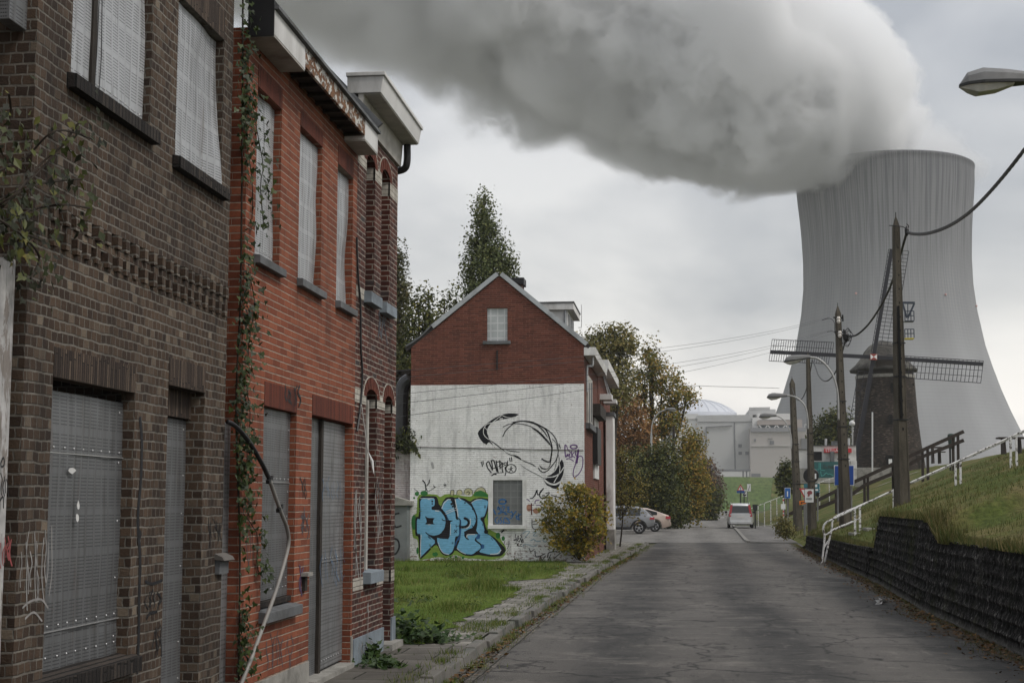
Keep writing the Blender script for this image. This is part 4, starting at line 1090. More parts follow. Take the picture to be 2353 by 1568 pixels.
for i in range(3):
    for k in range(3):
        if i == 1 and k == 1: continue
        b.quad((X[i], yw_, Z[k]), (X[i+1], yw_, Z[k]), (X[i+1], yw_, Z[k+1]), (X[i], yw_, Z[k+1]))
for x in wl[:2]: b.quad((x, yw_, wl[2]), (x, yw_ + .09, wl[2]), (x, yw_ + .09, wl[3]), (x, yw_, wl[3]))
b.quad((wl[0], yw_, wl[3]), (wl[1], yw_, wl[3]), (wl[1], yw_ + .09, wl[3]), (wl[0], yw_ + .09, wl[3]))
b.quad((XG0 - .002, yw_, zpt), (XG1 + .002, yw_, zpt), (XG1 + .002, YG, zpt), (XG0 - .002, YG, zpt))
b.build('whitewash', M_GWHITE, gh)
def gsheet(w, mat, dy):
    t = MB(); t.box(w[0] + .003, w[1] - .003, YG + dy, YG + dy + .02, w[2] + .003, w[3] - .003); return t.build('metal_sheet', mat, gh)
def grid_sheet(name, base, line, fx, fz_, k=.10, metal=.3):
    t = NT(name); o = t.xyz(t.obj())
    gx = t.m('LESS_THAN', t.m('FRACT', t.m('DIVIDE', o[0], fx)), k); gz = t.m('LESS_THAN', t.m('FRACT', t.m('DIVIDE', o[2], fz_)), k)
    c = t.mix(t.m('MAXIMUM', gx, gz), base, line)
    c = t.mix(1.0, c, t.ramp(t.noise(t.obj(), 3, 5), ((.3, .85), (.7, 1.12))), 'MULTIPLY')
    return t.bsdf(c, .5, metal, .4)
M_GS1 = grid_sheet('attic_sheet', (.38, .40, .40), (.52, .53, .53), .205, .225, .16, .2)
M_GS2 = grid_sheet('ground_sheet', (.155, .16, .16), (.21, .215, .215), .20, .185, .12)
gsheet(wa, M_GS1, .05); gsheet(wl, M_GS2, .03)
s = gp(1116, 760); e_ = gp(1172, 760)
MB().box(gp(1109.5, 760).x, gp(1173, 760).x, YG - .07, YG + .06, gp(1140, 790.5).z, wa[2]).build('sill', M_STONE, gh, bevel=.006)
b = MB(); M_SURR = paint('surround_white', (.66, .655, .64), .7, .12, 3, dirt=(.42, .41, .39))
b.box(wl[0] - .14, wl[0], yw_ - .008, yw_ + .06, wl[2] - .0, wl[3] + .12); b.box(wl[1], wl[1] + .12, yw_ - .008, yw_ + .06, wl[2], wl[3] + .12); b.box(wl[0], wl[1], yw_ - .008, yw_ + .06, wl[3], wl[3] + .12)
b.build('window_surround', M_SURR, gh)
MB().box(gp(1121, 1210).x, gp(1208, 1210).x, yw_ - .09, yw_ + .05, gp(1160, 1214).z, gp(1160, 1205.5).z).build('sill', M_SURR, gh, bevel=.006)
MB().box(gp(1140.6, 820).x, gp(1143.4, 820).x, YG - .045, YG - .005, gp(1142, 849).z, gp(1142, 804.5).z).build('wall_anchor', M_BLACKP, gh)
# roof, verges, chimney, dormer, gutter
M_ZINC = paint('zinc_trim', (.38, .40, .41), .45, .12, 4, metal=.25, dirt=(.2, .2, .2))
M_TILE = paint('dark_roof_tiles', (.035, .03, .028), .75, .35, 6, bump=.01)
for sgn, xe in ((-1, XG0), (1, XG1)):
    d = Vector((xe - xrg, 0, zev - zrg)); L = d.length; d.normalize(); n = Vector((-d.z * (1 if sgn > 0 else -1), 0, abs(d.x)))
    n = Vector((abs(d.z) * sgn, 0, abs(d.x))).normalized()
    p0 = Vector((xrg, 0, zrg)); p1 = p0 + d * (L + .16); q = []
    for t_ in (0.005, .12):
        q += [p0 + n * t_, p1 + n * t_]
    f = lambda p, y: (p.x, y, p.z)
    b = MB(); b.hexa([f(q[0], YG - .0), f(q[1], YG - .0), f(q[1], YR), f(q[0], YR), f(q[2], YG - .0), f(q[3], YG), f(q[3], YR), f(q[2], YR)]); b.build('roof', M_TILE, gh)
    k1 = L + .05 if sgn > 0 else L * .74
    a0, a1 = p0 + n * .02, p0 + d * k1 + n * .02; c0, c1 = p0 + n * .15, p0 + d * k1 + n * .15
    b = MB(); b.hexa([f(a0, YG - .055), f(a1, YG - .055), f(a1, YG - .002), f(a0, YG - .002), f(c0, YG - .055), f(c1, YG - .055), f(c1, YG + .10), f(c0, YG + .10)]); b.build('verge', M_ZINC, gh)
    if sgn < 0:
        b = MB(); pts = [p0 + d * (k1 + (L + .1 - k1) * t_) + n * (.11 - .05 * math.sin(t_ * 3.1)) for t_ in (0, .25, .5, .75, 1)]
        for a_, c_ in zip(pts, pts[1:]): b.hexa([f(a_, YG - .04), f(c_, YG - .04), f(c_, YG + .25), f(a_, YG + .25), f(a_ + n * .05, YG - .04), f(c_ + n * .05, YG - .04), f(c_ + n * .05, YG + .25), f(a_ + n * .05, YG + .25)])
        b.build('roofing_felt', M_STONE, gh)
c0, c1 = gp(1172, 665, 1.3), gp(1199, 650, 1.3)
ch = MB().box(c0.x, c1.x, YG + 1.3, YG + 1.9, c0.z - .9, gp(1180, 645, 1.3).z).build('chimney', M_DRED, gh)
MB().box(c0.x - .03, c1.x + .06, YG + 1.25, YG + 1.95, gp(1180, 653, 1.3).z, gp(1180, 638, 1.3).z).build('chimney_cap', M_BLACKP, ch)
dy = 2.4; s0, s1 = gp(1240, 750, dy), gp(1304, 760, dy); zt = gp(1304, 712, dy).z
dm = MB().box(s0.x - .3, s1.x, YG + dy, YG + dy + 2.6, zev - .2, zt).build('dormer', M_WHITE, gh)
MB().box(s0.x - .4, gp(1318, 700, dy).x, YG + dy - .12, YG + dy + 2.8, zt, gp(1304, 697, dy).z).build('dormer_roof', M_WHITE, dm, bevel=.01)
MB().box(s0.x - .42, gp(1318, 700, dy).x + .02, YG + dy - .14, YG + dy + 2.82, gp(1304, 697, dy).z, gp(1304, 693.5, dy).z).build('roof_trim', M_STONE, dm)
b = MB(); b.box(s1.x + .002, s1.x + .02, YG + dy + .25, YG + dy + 1.2, zev + .55, zt - .1); b.build('window', M_SHEET_D, dm)
b = MB(); b.box(s1.x + .002, s1.x + .02, YG + dy + 1.35, YG + dy + 2.4, zev + .55, zt - .1); b.build('window', M_SHEET_D, dm)
MB().tube([(s1.x - .07, YG + dy - .04, zev - .1), (s1.x - .07, YG + dy - .04, zt)], .04, 8).build('downpipe', M_ZINC, dm)
b = MB(); b.tube([gp(1335.6, 700, dy + 2.4), gp(1335.6, 752, dy + 2.4)], .012, 5); b.tube([gp(1335.6, 752, dy + 2.4), gp(1328, 752, dy + 2.4)], .012, 5); b.build('aerial', M_STEEL, gh)
g0, g1 = gp(1343.5, 816), gp(1368, 797)
MB().hexa([(XG1 + .002, YG, g0.z), (g1.x - .03, YG, g0.z), (g1.x - .03, YR - .05, g0.z), (XG1 + .002, YR - .05, g0.z), (XG1 + .002, YG, g1.z), (g1.x, YG, g1.z), (g1.x, YR - .05, g1.z), (XG1 + .002, YR - .05, g1.z)]).build('gutter_box', M_WHITE, gh, bevel=.008)
b = MB(); b.tube(curve([gp(1361, 818, .4), gp(1361, 839, .4), gp(1352, 841, .4), gp(1348.5, 846, .4), gp(1348.5, 900, .4)], 5), .035, 8); b.build('downpipe', M_ZINC, gh)
# street front seen edge-on: frame, board, shop front
def edge(u0, u1, v0, v1, out, name, mat, par=None, dep=.05, x=None):
    x = XG1 if x is None else x
    y0, y1 = PX(u0, 1000, x).y, PX(u1, 1000, x).y; ym = (y0 + y1) / 2
    z0, z1 = CAM_Z + (1154 - v1) / F * ym, CAM_Z + (1154 - v0) / F * ym
    return MB().box(x - dep, x + out, y0, y1, z0, z1).build(name, mat, par or gh)
edge(1347, 1358, 868, 978, .05, 'window_frame', M_SOFFIT); edge(1349.5, 1351.5, 880, 970, .06, 'window_glass', M_STONE); edge(1354, 1356.5, 880, 970, .06, 'window_glass', M_STONE)
edge(1345, 1360, 978, 990, .14, 'sill', M_STONE)
edge(1362, 1372, 960, 1100, .05, 'shop_panel', M_WHITE); edge(1361, 1369.5, 985, 1068, .16, 'shutter', M_BLACKP)
edge(1358, 1372, 936, 962, .30, 'awning_box', M_WOOD_DK)
# house behind, white porch pillar, shop sign boxes
XH = XG1 + .02
h2 = thing('brick_house', 'red brick house with a flat white porch pillar just beyond the gable house', 'house', (XH, 53, .1))
MB().box(XH - 5, XH, YR + .02, 57.5, .1, 6.5).build('wall', M_GRED, h2)
g0 = PY(1374, 848, YR + .03); g1 = PY(1398, 826, YR + .03)
MB().box(XH + .003, g1.x, YR + .03, 57.4, g0.z, g1.z).build('gutter_box', M_WHITE, h2, bevel=.008)
MB().hexa([(XH - 2.5, YR + .05, 8.3), (XH - 2.49, YR + .05, 8.3), (XH - 2.49, 57.4, 8.3), (XH - 2.5, 57.4, 8.3), (XH - 2.5, YR + .05, 8.4), (XH + .2, YR + .05, g1.z - .05), (XH + .2, 57.4, g1.z - .05), (XH - 2.5, 57.4, 8.4)]).build('roof', M_TILE, h2)
q0, q1 = PY(1393.5, 1262, 52.2), PY(1408, 955, 52.2)
MB().box(q0.x, q1.x, 52.2, 53.6, .1, q1.z).build('porch_pillar', paint('pillar_white', (.68, .67, .65), .7, .12, 3, dirt=(.30, .28, .26), dsc=2.0, stretch=(1, 1, .4)), h2, bevel=.01)
MB().box(q0.x - .06, q1.x + .05, 52.15, 53.65, q1.z, q1.z + .14).build('pillar_cap', M_STONE, h2)
MB().box(q0.x - .01, q1.x + .02, 52.17, 53.62, .1, .85).build('pillar_base', M_CONC, h2)
for (u0, u1, v0, v1, yy, lb) in ((1377, 1405, 904.5, 917.5, 50.0, 'upper of the two blank white sign boxes jutting out over the pavement'), (1386, 1415.5, 916.5, 926, 51.6, 'lower of the two blank white sign boxes jutting out over the pavement')):
    a_, c_ = PY(u0, v1, yy), PY(u1, v0, yy)
    sg = thing('shop_sign', lb, 'sign', (a_.x, yy, a_.z), 'blank sign boxes')
    MB().box(a_.x, c_.x, yy, yy + .9, a_.z, c_.z).build('box', M_WHITE, sg, bevel=.01)
    MB().bar((XH - .0, yy + .4, a_.z + .05), (a_.x + .02, yy + .4, a_.z + .05), .05).build('bracket', M_ZINC, sg)
    MB().bar((XH, yy + .4, c_.z + 1.1), (a_.x + .3, yy + .4, c_.z), .04).build('stay', M_ZINC, sg)
# rear wing, garage, duct
MB().box(XG0 - 3.2, XG0 - .005, YG + .12, YG + 3, .1, gp(920, 1018).z).build('rear_wing', M_PINKW, gh)
M_GREYP = paint('grey_fibre_cement', (.17, .18, .18), .8, .15, 2, dirt=(.12, .12, .12))
ga = thing('garage', 'small grey garage with a concrete roof beside the whitewashed wall', 'garage', (XG0 - 1.2, YG - .3, .1))
MB().box(XG0 - 3.4, gp(935, 1200, -.5).x, YG - .5, YG + .1, .1, gp(935, 1160).z).build('wall', M_GREYP, ga)
a_, c_ = gp(942, 1160, -.6), gp(903, 1141, -.6)
b = MB(); b.prism([(XG0 - 3.6, YG - .6, a_.z), (a_.x, YG - .6, a_.z), (a_.x, YG - .6, a_.z + .12), (XG0 - .75, YG - .6, c_.z + .12), (XG0 - 3.6, YG - .6, c_.z + .12)], (0, .7, 0)); b.build('roof', M_CONC, ga)
def ribbon_y(b, pts, w, y, sm=5, cv=None, taper=False):
    if cv: pts = [cv(*p) for p in pts]
    P = [PY(u, v, y) for u, v in pts]; P = curve(P, sm) if len(P) > 2 else P; n_ = len(P)
    W_ = [w * (.25 + .75 * math.sin(math.pi * (k + .5) / n_)) if taper else w for k in range(n_)]
    for k in range(n_ - 1):
        a, c = P[k], P[k+1]; d = c - a; n = Vector((-d.z, 0, d.x))
        if n.length < 1e-9: continue
        n.normalize(); b.quad(a - n * W_[k] / 2, c - n * W_[k+1] / 2, c + n * W_[k+1] / 2, a + n * W_[k] / 2)
    if not taper:
        for p in (P[0], P[-1]): b.quad(*[p + Vector((math.cos(t) * w / 2, -.0006, math.sin(t) * w / 2)) for t in [k * 1.047 for k in range(6)]])
b = MB(); ribbon_y(b, [(916, 1178), (906, 1182), (905, 1200), (909, 1210), (921, 1207)], .05, YG - .504); ribbon_y(b, [(905, 1236), (914, 1240), (917, 1256), (910, 1270), (905, 1272)], .05, YG - .504)
b.build('graffiti', M_INK_BLACK, ga)
M_DUCT = paint('black_plastic', (.02, .02, .022), .35, .3, 4, spec=.5)
b = MB(); b.tube(curve([gp(941, 872, .35), gp(930, 880, .35), gp(923, 900, .35), gp(921, 950, .35), gp(922, 1014, .35)], 6), .21, 14)
tag(b.build('ventilation_duct', M_DUCT), 'fat black bent duct against the side of the gable house', 'duct')
b = MB(); a_ = gp(900, 852, 1.5); c_ = gp(943, 845, 1.5); b.box(a_.x - 1.5, c_.x, YG + 1.5, YG + 4, a_.z - .1, a_.z + .05)
for k in range(3): b.box(a_.x - 1 + k * .6, a_.x - .9 + k * .6, YG + 1.5, YG + 1.6, .1, a_.z)
tag(b.build('carport', M_WOOD_DK), 'dark timber lean-to frame between the corner house and gable house', 'lean-to')
M_FERN = M_WEED
b = MB(); r = random.Random(9); q = gp(925, 1012, .1)
for _ in range(420):
    b.leaf(q + Vector((r.gauss(0, .22), -abs(r.gauss(0, .12)) , r.gauss(.02, .16))), (r.gauss(0, .5), -1, r.gauss(.3, .5)), (r.gauss(0, .7), 0, -.6), r.uniform(.08, .2), .05)
for k in range(6):
    ribbon_pts = curve([q + Vector((.1, -.12, .05)), q + Vector((.25 + .03 * k, -.15, .02 - .02 * k)), q + Vector((.3 + .05 * k, -.15, -.2 - .05 * k))], 8)
    for p in ribbon_pts: b.leaf(p, (0, -1, .3), (r.gauss(0, .4), 0, -1), .11, .05)
tag(b.build('fern_leaves', M_BUSH_L), 'dark fern sprouting from the wall top above the garage', 'fern')

# --- painting on the wall, traced piece by piece
def cv5(x, y): return ((x / 7.126 + 990) * .94839, (y / 7.126 + 1160) * .94839)
def cv6(x, y): return ((x / 7.1267 + 1130) * .94839, (y / 7.1267 + 980) * .94839)
def cv7(x, y): return ((x / 6.819 + 1240) * .94839, (y / 6.819 + 1160) * .94839)
def spray(name, col): 
    t = NT(name); o = t.obj()
    c = t.mix(1.0, col, t.ramp(t.noise(t.scale(o, (1, 1, 3)), 6, 6, .7), ((.3, .78), (.7, 1.18))), 'MULTIPLY')
    z = t.xyz(o)[2]; j = t.m('LESS_THAN', t.m('FRACT', t.m('DIVIDE', z, .0625)), .16)
    c = t.mix(t.m('MULTIPLY', j, t.ramp(t.noise(o, 5, 3), ((.35, 0.0), (.65, .5)))), c, (.05, .06, .07))
    return t.bsdf(c, .7, 0, .25)
M_SB = spray('spray_sky_blue', (.17, .42, .62)); M_SBD = spray('spray_deep_blue', (.025, .10, .25)); M_SG = spray('spray_green', (.035, .17, .045)); M_SGL = spray('spray_lime', (.20, .31, .055))
M_SK = spray('spray_black', (.010, .010, .013)); M_SW = spray('spray_white', (.66, .68, .70)); M_SY = spray('spray_cream', (.50, .48, .30)); M_SP = spray('spray_purple', (.13, .05, .20)); M_ST = spray('spray_tag_blue', (.03, .13, .32)); M_SR = spray('spray_rust', (.42, .22, .15))
def patch(name, polys, mat, layer, cv=cv5, round_=True, par=gh):
    b = MB(); y = YG - .008 - .0016 * layer
    for p in polys:
        P = [PY(*cv(*q), y) for q in p]
        if round_ and len(P) > 4:          # soften the corners a little
            Q = []
            for i in range(len(P)):
                a, c, d = P[i - 1], P[i], P[(i + 1) % len(P)]; Q += [c.lerp(a, .16), c.lerp(d, .16)]
            P = Q
        b.quad(*P)
    return b.build(name, mat, par, split=.02)
def strokes(name, lst, mat, layer, cv=cv5, taper=False, par=gh):
    b = MB(); y = YG - .008 - .0016 * layer
    for w, p in lst: ribbon_y(b, p, w / 7.126 * .94839 / F * YG * (1 if cv is not cv7 else 1.045), y, 6, cv, taper)
    return b.build(name, mat, par, split=.05)
def ell(cx, cy, rx, ry, n=14, a0=0.0, a1=6.2832): return [(cx + rx * math.cos(a0 + (a1 - a0) * k / n), cy + ry * math.sin(a0 + (a1 - a0) * k / n)) for k in range(n + (0 if a1 > 6.28 else 1))]
patch('graffiti_halo', [[(150,270),(330,250),(490,265),(540,310),(620,260),(700,250),(850,270),(950,290),(1080,300),(1140,215),(1260,150),(1330,220),(1440,330),(1450,470),(1430,560),(1460,650),(1400,700),(1380,840),(1440,890),(1560,940),(1590,1040),(1690,1190),(1640,1330),(1400,1390),(1180,1370),(960,1360),(800,1300),(640,1360),(500,1340),(330,1370),(170,1400),(160,1040),(70,1010),(50,800),(70,620),(140,590)]], M_SGL, 0)
patch('graffiti_foliage', [ell(140, 250, 38, 38), ell(265, 240, 65, 45), ell(92, 322, 18, 18), ell(1400, 640, 50, 90), ell(90, 740, 45, 130), ell(150, 1230, 20, 60), ell(720, 1335, 24, 22), ell(815, 1340, 26, 26), ell(935, 1350, 26, 24), ell(1540, 970, 40, 55), ell(1630, 1020, 30, 42), ell(455, 1290, 50, 40),
       [(1110,290),(1150,220),(1240,190),(1320,230),(1400,310),(1300,300),(1200,290)]], M_SG, 1)
patch('graffiti_back', [[(175,288),(470,288),(500,340),(520,430),(560,470),(590,380),(640,315),(740,300),(790,318),(860,308),(960,328),(1060,385),(1120,338),(1240,312),(1400,345),(1385,480),(1335,640),(1300,690),(1335,850),(1370,945),(1480,1000),(1690,1210),(1600,1325),(1400,1335),(1190,1300),(1090,1325),(960,1312),(800,1215),(750,1300),(640,1322),(560,1280),(490,1130),(440,1140),(330,1270),(185,1395),(170,985),(112,970),(112,655),(178,640)]], M_SK, 2)
patch('graffiti_letter', [[(195,322),(448,322),(448,450),(390,480),(395,528),(535,535),(615,640),(640,720),(615,850),(540,945),(430,975),(340,948),(296,905),(300,935),(475,1075),(330,1215),(193,1352),(205,940),(140,940),(140,680),(205,690)]], M_SB, 3)
patch('graffiti_letter', [[(560,500),(600,395),(680,335),(735,372),(780,480),(800,560),(812,690),(868,700),(868,975),(800,985),(788,1150),(750,1250),(690,1298),(600,1275),(530,1180),(492,1080),(488,1005),(560,1025),(705,1030),(712,740),(765,712),(690,705),(660,620),(605,545)]], M_SB, 3)
patch('graffiti_letter', [[(800,335),(880,330),(980,385),(1085,475),(1140,585),(1165,690),(1135,780),(1085,850),(960,915),(955,985),(1020,1035),(1005,945),(1185,940),(1185,985),(1145,1010),(1135,1060),(1235,1130),(1245,1190),(1095,1298),(960,1282),(822,1190),(882,1050),(885,830),(850,660),(830,560)]], M_SB, 3)
patch('graffiti_letter', [[(1075,400),(1160,348),(1260,338),(1375,372),(1348,500),(1305,640),(1248,658),(1240,700),(1275,745),(1305,870),(1312,925),(1400,965),(1500,1065),(1595,1210),(1565,1292),(1400,1298),(1210,1255),(1262,1180),(1255,1115),(1155,1040),(1205,960),(1195,925),(1160,880),(1185,790),(1188,650),(1140,520)]], M_SB, 3)
patch('graffiti_shade', [[(650,640),(690,700),(650,705)], [(885,690),(905,700),(905,900),(885,1040),(840,1060),(805,1160),(800,1100),(850,1000),(872,980)], [(1195,940),(1235,950),(1225,1020),(1170,1035),(1150,1020)], [(1255,1115),(1305,1130),(1300,1190),(1250,1200)], [(610,560),(650,600),(690,700),(660,690)]], M_SBD, 4, round_=False)
patch('graffiti_counter', [[(275,628),(335,665),(452,668),(420,705),(420,755),(460,775),(270,775),(312,740),(300,680)], [(645,725),(718,722),(705,1020),(590,1018),(630,930)], ell(405, 380, 17, 17), ell(405, 422, 13, 13), ell(740, 425, 22, 24), ell(757, 468, 17, 17), ell(1110, 510, 20, 22), ell(1135, 553, 13, 13), ell(970, 405, 14, 14), ell(1265, 680, 30, 30), ell(1335, 905, 36, 36)], M_SK, 4)
strokes('graffiti_line', [(44, [(965,672),(1020,700),(1035,760),(990,815),(900,825)]), (16, [(575,690),(620,712),(750,715)]), (15, [(575,520),(640,620),(650,720)]), (14, [(800,560),(830,600),(830,670),(880,690),(885,830)]), (12, [(290,915),(350,965),(430,985),(540,955),(620,860)]), (12, [(1090,790),(1130,840),(1170,850)]), (26, [(965,915),(1060,860),(1140,840)]), (18, [(965,960),(990,1010),(1030,1035)]), (14, [(1195,935),(1005,940)]), (14, [(800,330),(770,400),(800,540)]), (9, [(330,980),(360,1020)]), (9, [(345,975),(385,1030)]), (8, [(750,1080),(748,1110)]), (8, [(765,1085),(762,1115)]), (8, [(1310,455),(1305,495)]), (8, [(1328,455),(1322,495)]), (9, [(815,780),(820,835)]), (9, [(820,805),(865,805)]), (12, [(790,870),(830,920)]), (12, [(835,870),(785,920)]), (8, [(1135,660),(1155,700)]), (8, [(1265,760),(1275,800)]), (8, [(1420,1010),(1450,1050)]), (10, [(1160,1240),(1200,1290)])], M_SK, 5)
strokes('graffiti_highlight', [(12, [(205,1340),(205,1100),(215,960)]), (9, [(200,330),(430,330)]), (13, [(570,500),(610,410),(680,345)]), (10, [(640,600),(760,545),(850,520)]), (10, [(640,560),(830,485)]), (14, [(800,345),(840,560),(850,640)]), (9, [(1075,410),(1160,355),(1260,345)]), (10, [(720,960),(720,770)]), (14, [(1060,680),(1062,770),(1010,835),(910,840)]), (10, [(510,1090),(540,1190),(600,1270),(690,1295)]), (9, [(830,1190),(900,1250),(980,1285)]), (14, [(1005,1000),(1015,955),(1140,950)]), (16, [(1410,1290),(1530,1280),(1590,1220)]), (16, [(460,540),(520,550)]), (12, [(330,345),(370,345)]), (12, [(690,345),(720,350)]), (14, [(860,320),(900,355)]), (10, [(330,780),(375,780)])], M_SW, 5)
patch('graffiti_crown', [[(715,270),(730,192),(778,195),(770,275)], ell(875, 225, 48, 48), ell(1028, 215, 74, 62), [(1140,215),(1190,160),(1260,138),(1310,170),(1325,220),(1240,190)]], M_SY, 2)
strokes('graffiti_line', [(9, [(715,275),(730,190),(780,195),(770,280)]), (9, [(825,260),(840,200),(885,178),(922,215),(918,265)]), (9, [(950,265),(965,185),(1030,155),(1095,190),(1100,265)]), (14, [(1000,230),(1020,212),(1045,225),(1035,262)]), (9, [(1128,230),(1180,165),(1260,135),(1310,170),(1335,230)])], M_SK, 3)
strokes('graffiti_line', [(14, [(360,1120),(400,1220),(420,1180),(440,1260),(480,1190),(500,1270)]), (10, [(1180,1350),(1400,1380),(1600,1350),(1700,1240),(1720,1210)]), (10, [(130,500),(220,510)]), (10, [(130,545),(225,550)]), (9, [(600,1350),(900,1365)])], M_SGL, 3)
patch('graffiti_spot', [[(290,1420),(300,1390),(350,1380),(395,1410),(390,1440),(300,1445)], [(455,1400),(500,1380),(470,1410)]], spray('spray_red', (.25, .03, .035)), 3)
strokes('graffiti_drip', [(20, [(240,20),(280,70),(300,180)]), (16, [(355,10),(350,60),(310,110)]), (9, [(300,160),(330,210)]), (8, [(340,210),(470,130)]), (8, [(90,160),(180,230)]), (12, [(295,150),(290,190)]), (14, [(430,110),(445,140)]), (8, [(1570,900),(1620,870),(1690,880)]), (26, [(1600,910),(1640,880)]), (10, [(1660,1060),(1640,1130)]), (9, [(1730,1060),(1725,1130),(1700,1200)]), (8, [(1680,1110),(1740,1110)])], M_SK, 2)
strokes('graffiti_mist', [(60, [(20,430),(20,470)]), (50, [(620,90),(630,110)]), (44, [(400,-280),(420,-200)])], paint('grey_overspray', (.38, .38, .375), .8, .3, 10), 1)
# black swirl
patch('swirl_shape', [[(905,163),(850,150),(760,145),(660,155),(560,187),(430,260),(300,360),(215,440),(190,490),(220,570),(280,650),(350,690),(362,660),(392,640),(460,705),(440,660),(400,620),(380,560),(350,470),(362,400),(420,312),(520,272),(640,245),(760,230),(840,205)]], M_SK, 0, cv6)
patch('swirl_shape', [[(1645,938),(1675,1000),(1682,1100),(1665,1210),(1620,1305),(1600,1400),(1550,1450),(1490,1440),(1440,1410),(1385,1388),(1330,1300),(1312,1268),(1400,1262),(1370,1240),(1460,1198),(1540,1130),(1590,1030),(1615,980)]], M_SK, 0, cv6)
strokes('swirl_gap', [(12, [(610,180),(540,230),(440,310)]), (11, [(610,178),(680,210),(760,222),(830,208)]), (11, [(425,308),(340,340),(295,420),(295,500),(340,565),(395,600)]), (9, [(320,390),(355,435)]), (16, [(575,240),(620,236)]), (30, [(1335,1285),(1430,1355),(1540,1368),(1640,1310)]), (18, [(1385,1246),(1490,1240),(1600,1185),(1680,1075)]), (14, [(1510,1335),(1560,1250),(1610,1170)]), (12, [(1600,1190),(1612,1080),(1600,1010)])], M_GWHITE, 1, cv6)
strokes('swirl_line', [(16, [(625,545),(680,440),(780,345),(860,295),(1000,278),(1130,295),(1260,352),(1400,432),(1500,525),(1560,640),(1582,800),(1550,940),(1480,1040),(1400,1130),(1320,1162),(1262,1122),(1240,1085)]), (12, [(630,382),(720,338),(830,322),(960,332),(1100,370),(1250,460),(1350,560),(1432,660),(1472,780),(1460,930),(1432,1060),(1372,1105),(1302,1092),(1262,1042)]), (22, [(800,305),(950,280),(1100,300),(1230,350),(1340,400),(1400,480),(1440,600),(1475,740),(1445,960),(1412,982),(1350,962),(1300,930)]), (9, [(1480,590),(1540,650),(1570,760)]), (9, [(1580,850),(1600,940),(1590,1010)]), (8, [(1560,940),(1530,1080),(1510,1130)])], M_SK, 2, cv6)
strokes('swirl_line', [(26, [(1130,400),(1230,462),(1340,572),(1440,690)]), (20, [(1200,335),(1320,440),(1400,560)]), (18, [(390,602),(480,660),(560,722),(660,800)]), (12, [(665,815),(760,860),(850,880)]), (34, [(800,868),(870,895),(945,942)]), (13, [(940,945),(1050,990),(1140,1022)]), (14, [(1090,1005),(1150,1035),(1200,1068)]), (14, [(680,780),(800,800),(920,812)]), (9, [(920,1020),(1000,1082),(1120,1152),(1280,1232),(1335,1268)]), (18, [(1592,662),(1605,705),(1622,757)]), (22, [(1270,1060),(1310,1095),(1390,1105)])], M_SK, 2, cv6, taper=True)
strokes('tag_lettering', [(16, [(255,985),(275,1060)]), (16, [(283,968),(290,1030)]), (20, [(342,1010),(365,1090),(425,1165)]), (20, [(345,1005),(380,975),(410,1040),(445,1120)]), (18, [(450,1120),(440,1020),(425,958)]), (22, [(430,965),(470,960),(500,1060),(525,1150)]), (13, [(452,1095),(530,1078)]), (20, [(510,965),(545,1168)]), (16, [(520,985),(585,975),(600,1020),(555,1060)]), (20, [(570,965),(580,1100)]), (20, [(622,1000),(612,1090),(628,1160)]), (12, [(575,1075),(640,1060)]), (17, [(710,970),(695,1025),(650,1035),(650,1000),(700,1000),(700,1050),(665,1080),(680,1150),(665,1215)]), (15, ell(768, 1098, 88, 74) + [(856, 1098)]), (12, [(742,1155),(760,1110),(765,1065)]), (12, [(775,1060),(770,1100),(792,1148)]), (12, [(725,1105),(800,1092)]), (16, [(742,915),(752,975)]), (16, [(772,905),(782,970)]), (20, [(430,1225),(475,1190),(510,1198)]), (10, [(480,1180),(560,1172),(620,1162)])], M_SK, 1, cv6)
strokes('tag_lettering', [(20, [(1700,690),(1698,790),(1712,900),(1742,850),(1750,885)]), (14, [(1700,688),(1722,700),(1745,760),(1795,825)]), (22, ell(1850, 722, 60, 32) + [(1910, 722)]), (16, [(1752,865),(1785,845),(1770,895),(1800,900)]), (16, [(1812,800),(1818,910)]), (14, [(1862,815),(1822,865),(1868,908)]), (18, [(1885,800),(1885,870),(1915,880)]), (30, [(1930,775),(1915,880),(1890,1000)]), (16, [(1890,1000),(1850,1110),(1840,1215),(1875,1240),(1950,1170),(2000,1060),(2005,920),(1960,880),(1920,920),(1912,1000)]), (14, [(1720,938),(1775,925),(1845,968)])], M_SP, 1, cv6)
strokes('tag_lettering', [(26, ell(1617, 385, 62, 40) + [(1679, 385)]), (15, [(1540,470),(1530,520),(1570,510),(1545,470),(1580,560),(1540,590)]), (15, [(1590,480),(1600,560)]), (15, [(1615,470),(1660,465),(1620,560),(1670,560)]), (15, [(1690,480),(1735,475),(1700,515),(1740,520),(1700,560),(1760,570)]), (13, [(1550,600),(1620,570),(1700,600),(1650,600)]), (22, [(1460,520),(1500,600)]), (18, [(1760,630),(1800,610),(1850,550)]), (18, [(1770,550),(1800,620),(1760,680)]), (15, [(1540,650),(1490,690),(1510,750),(1560,740),(1545,700)]), (15, [(1600,655),(1575,690),(1610,720),(1580,760)]), (15, [(1630,760),(1660,660),(1745,750),(1640,745)]), (13, [(1680,660),(1735,690)]), (15, [(1850,660),(1860,620),(1870,690)]), (15, [(1890,590),(1900,700)]), (13, [(1860,680),(1920,690)]), (16, [(1880,640),(1930,600)])], M_ST, -22.5, cv5, par=gh)
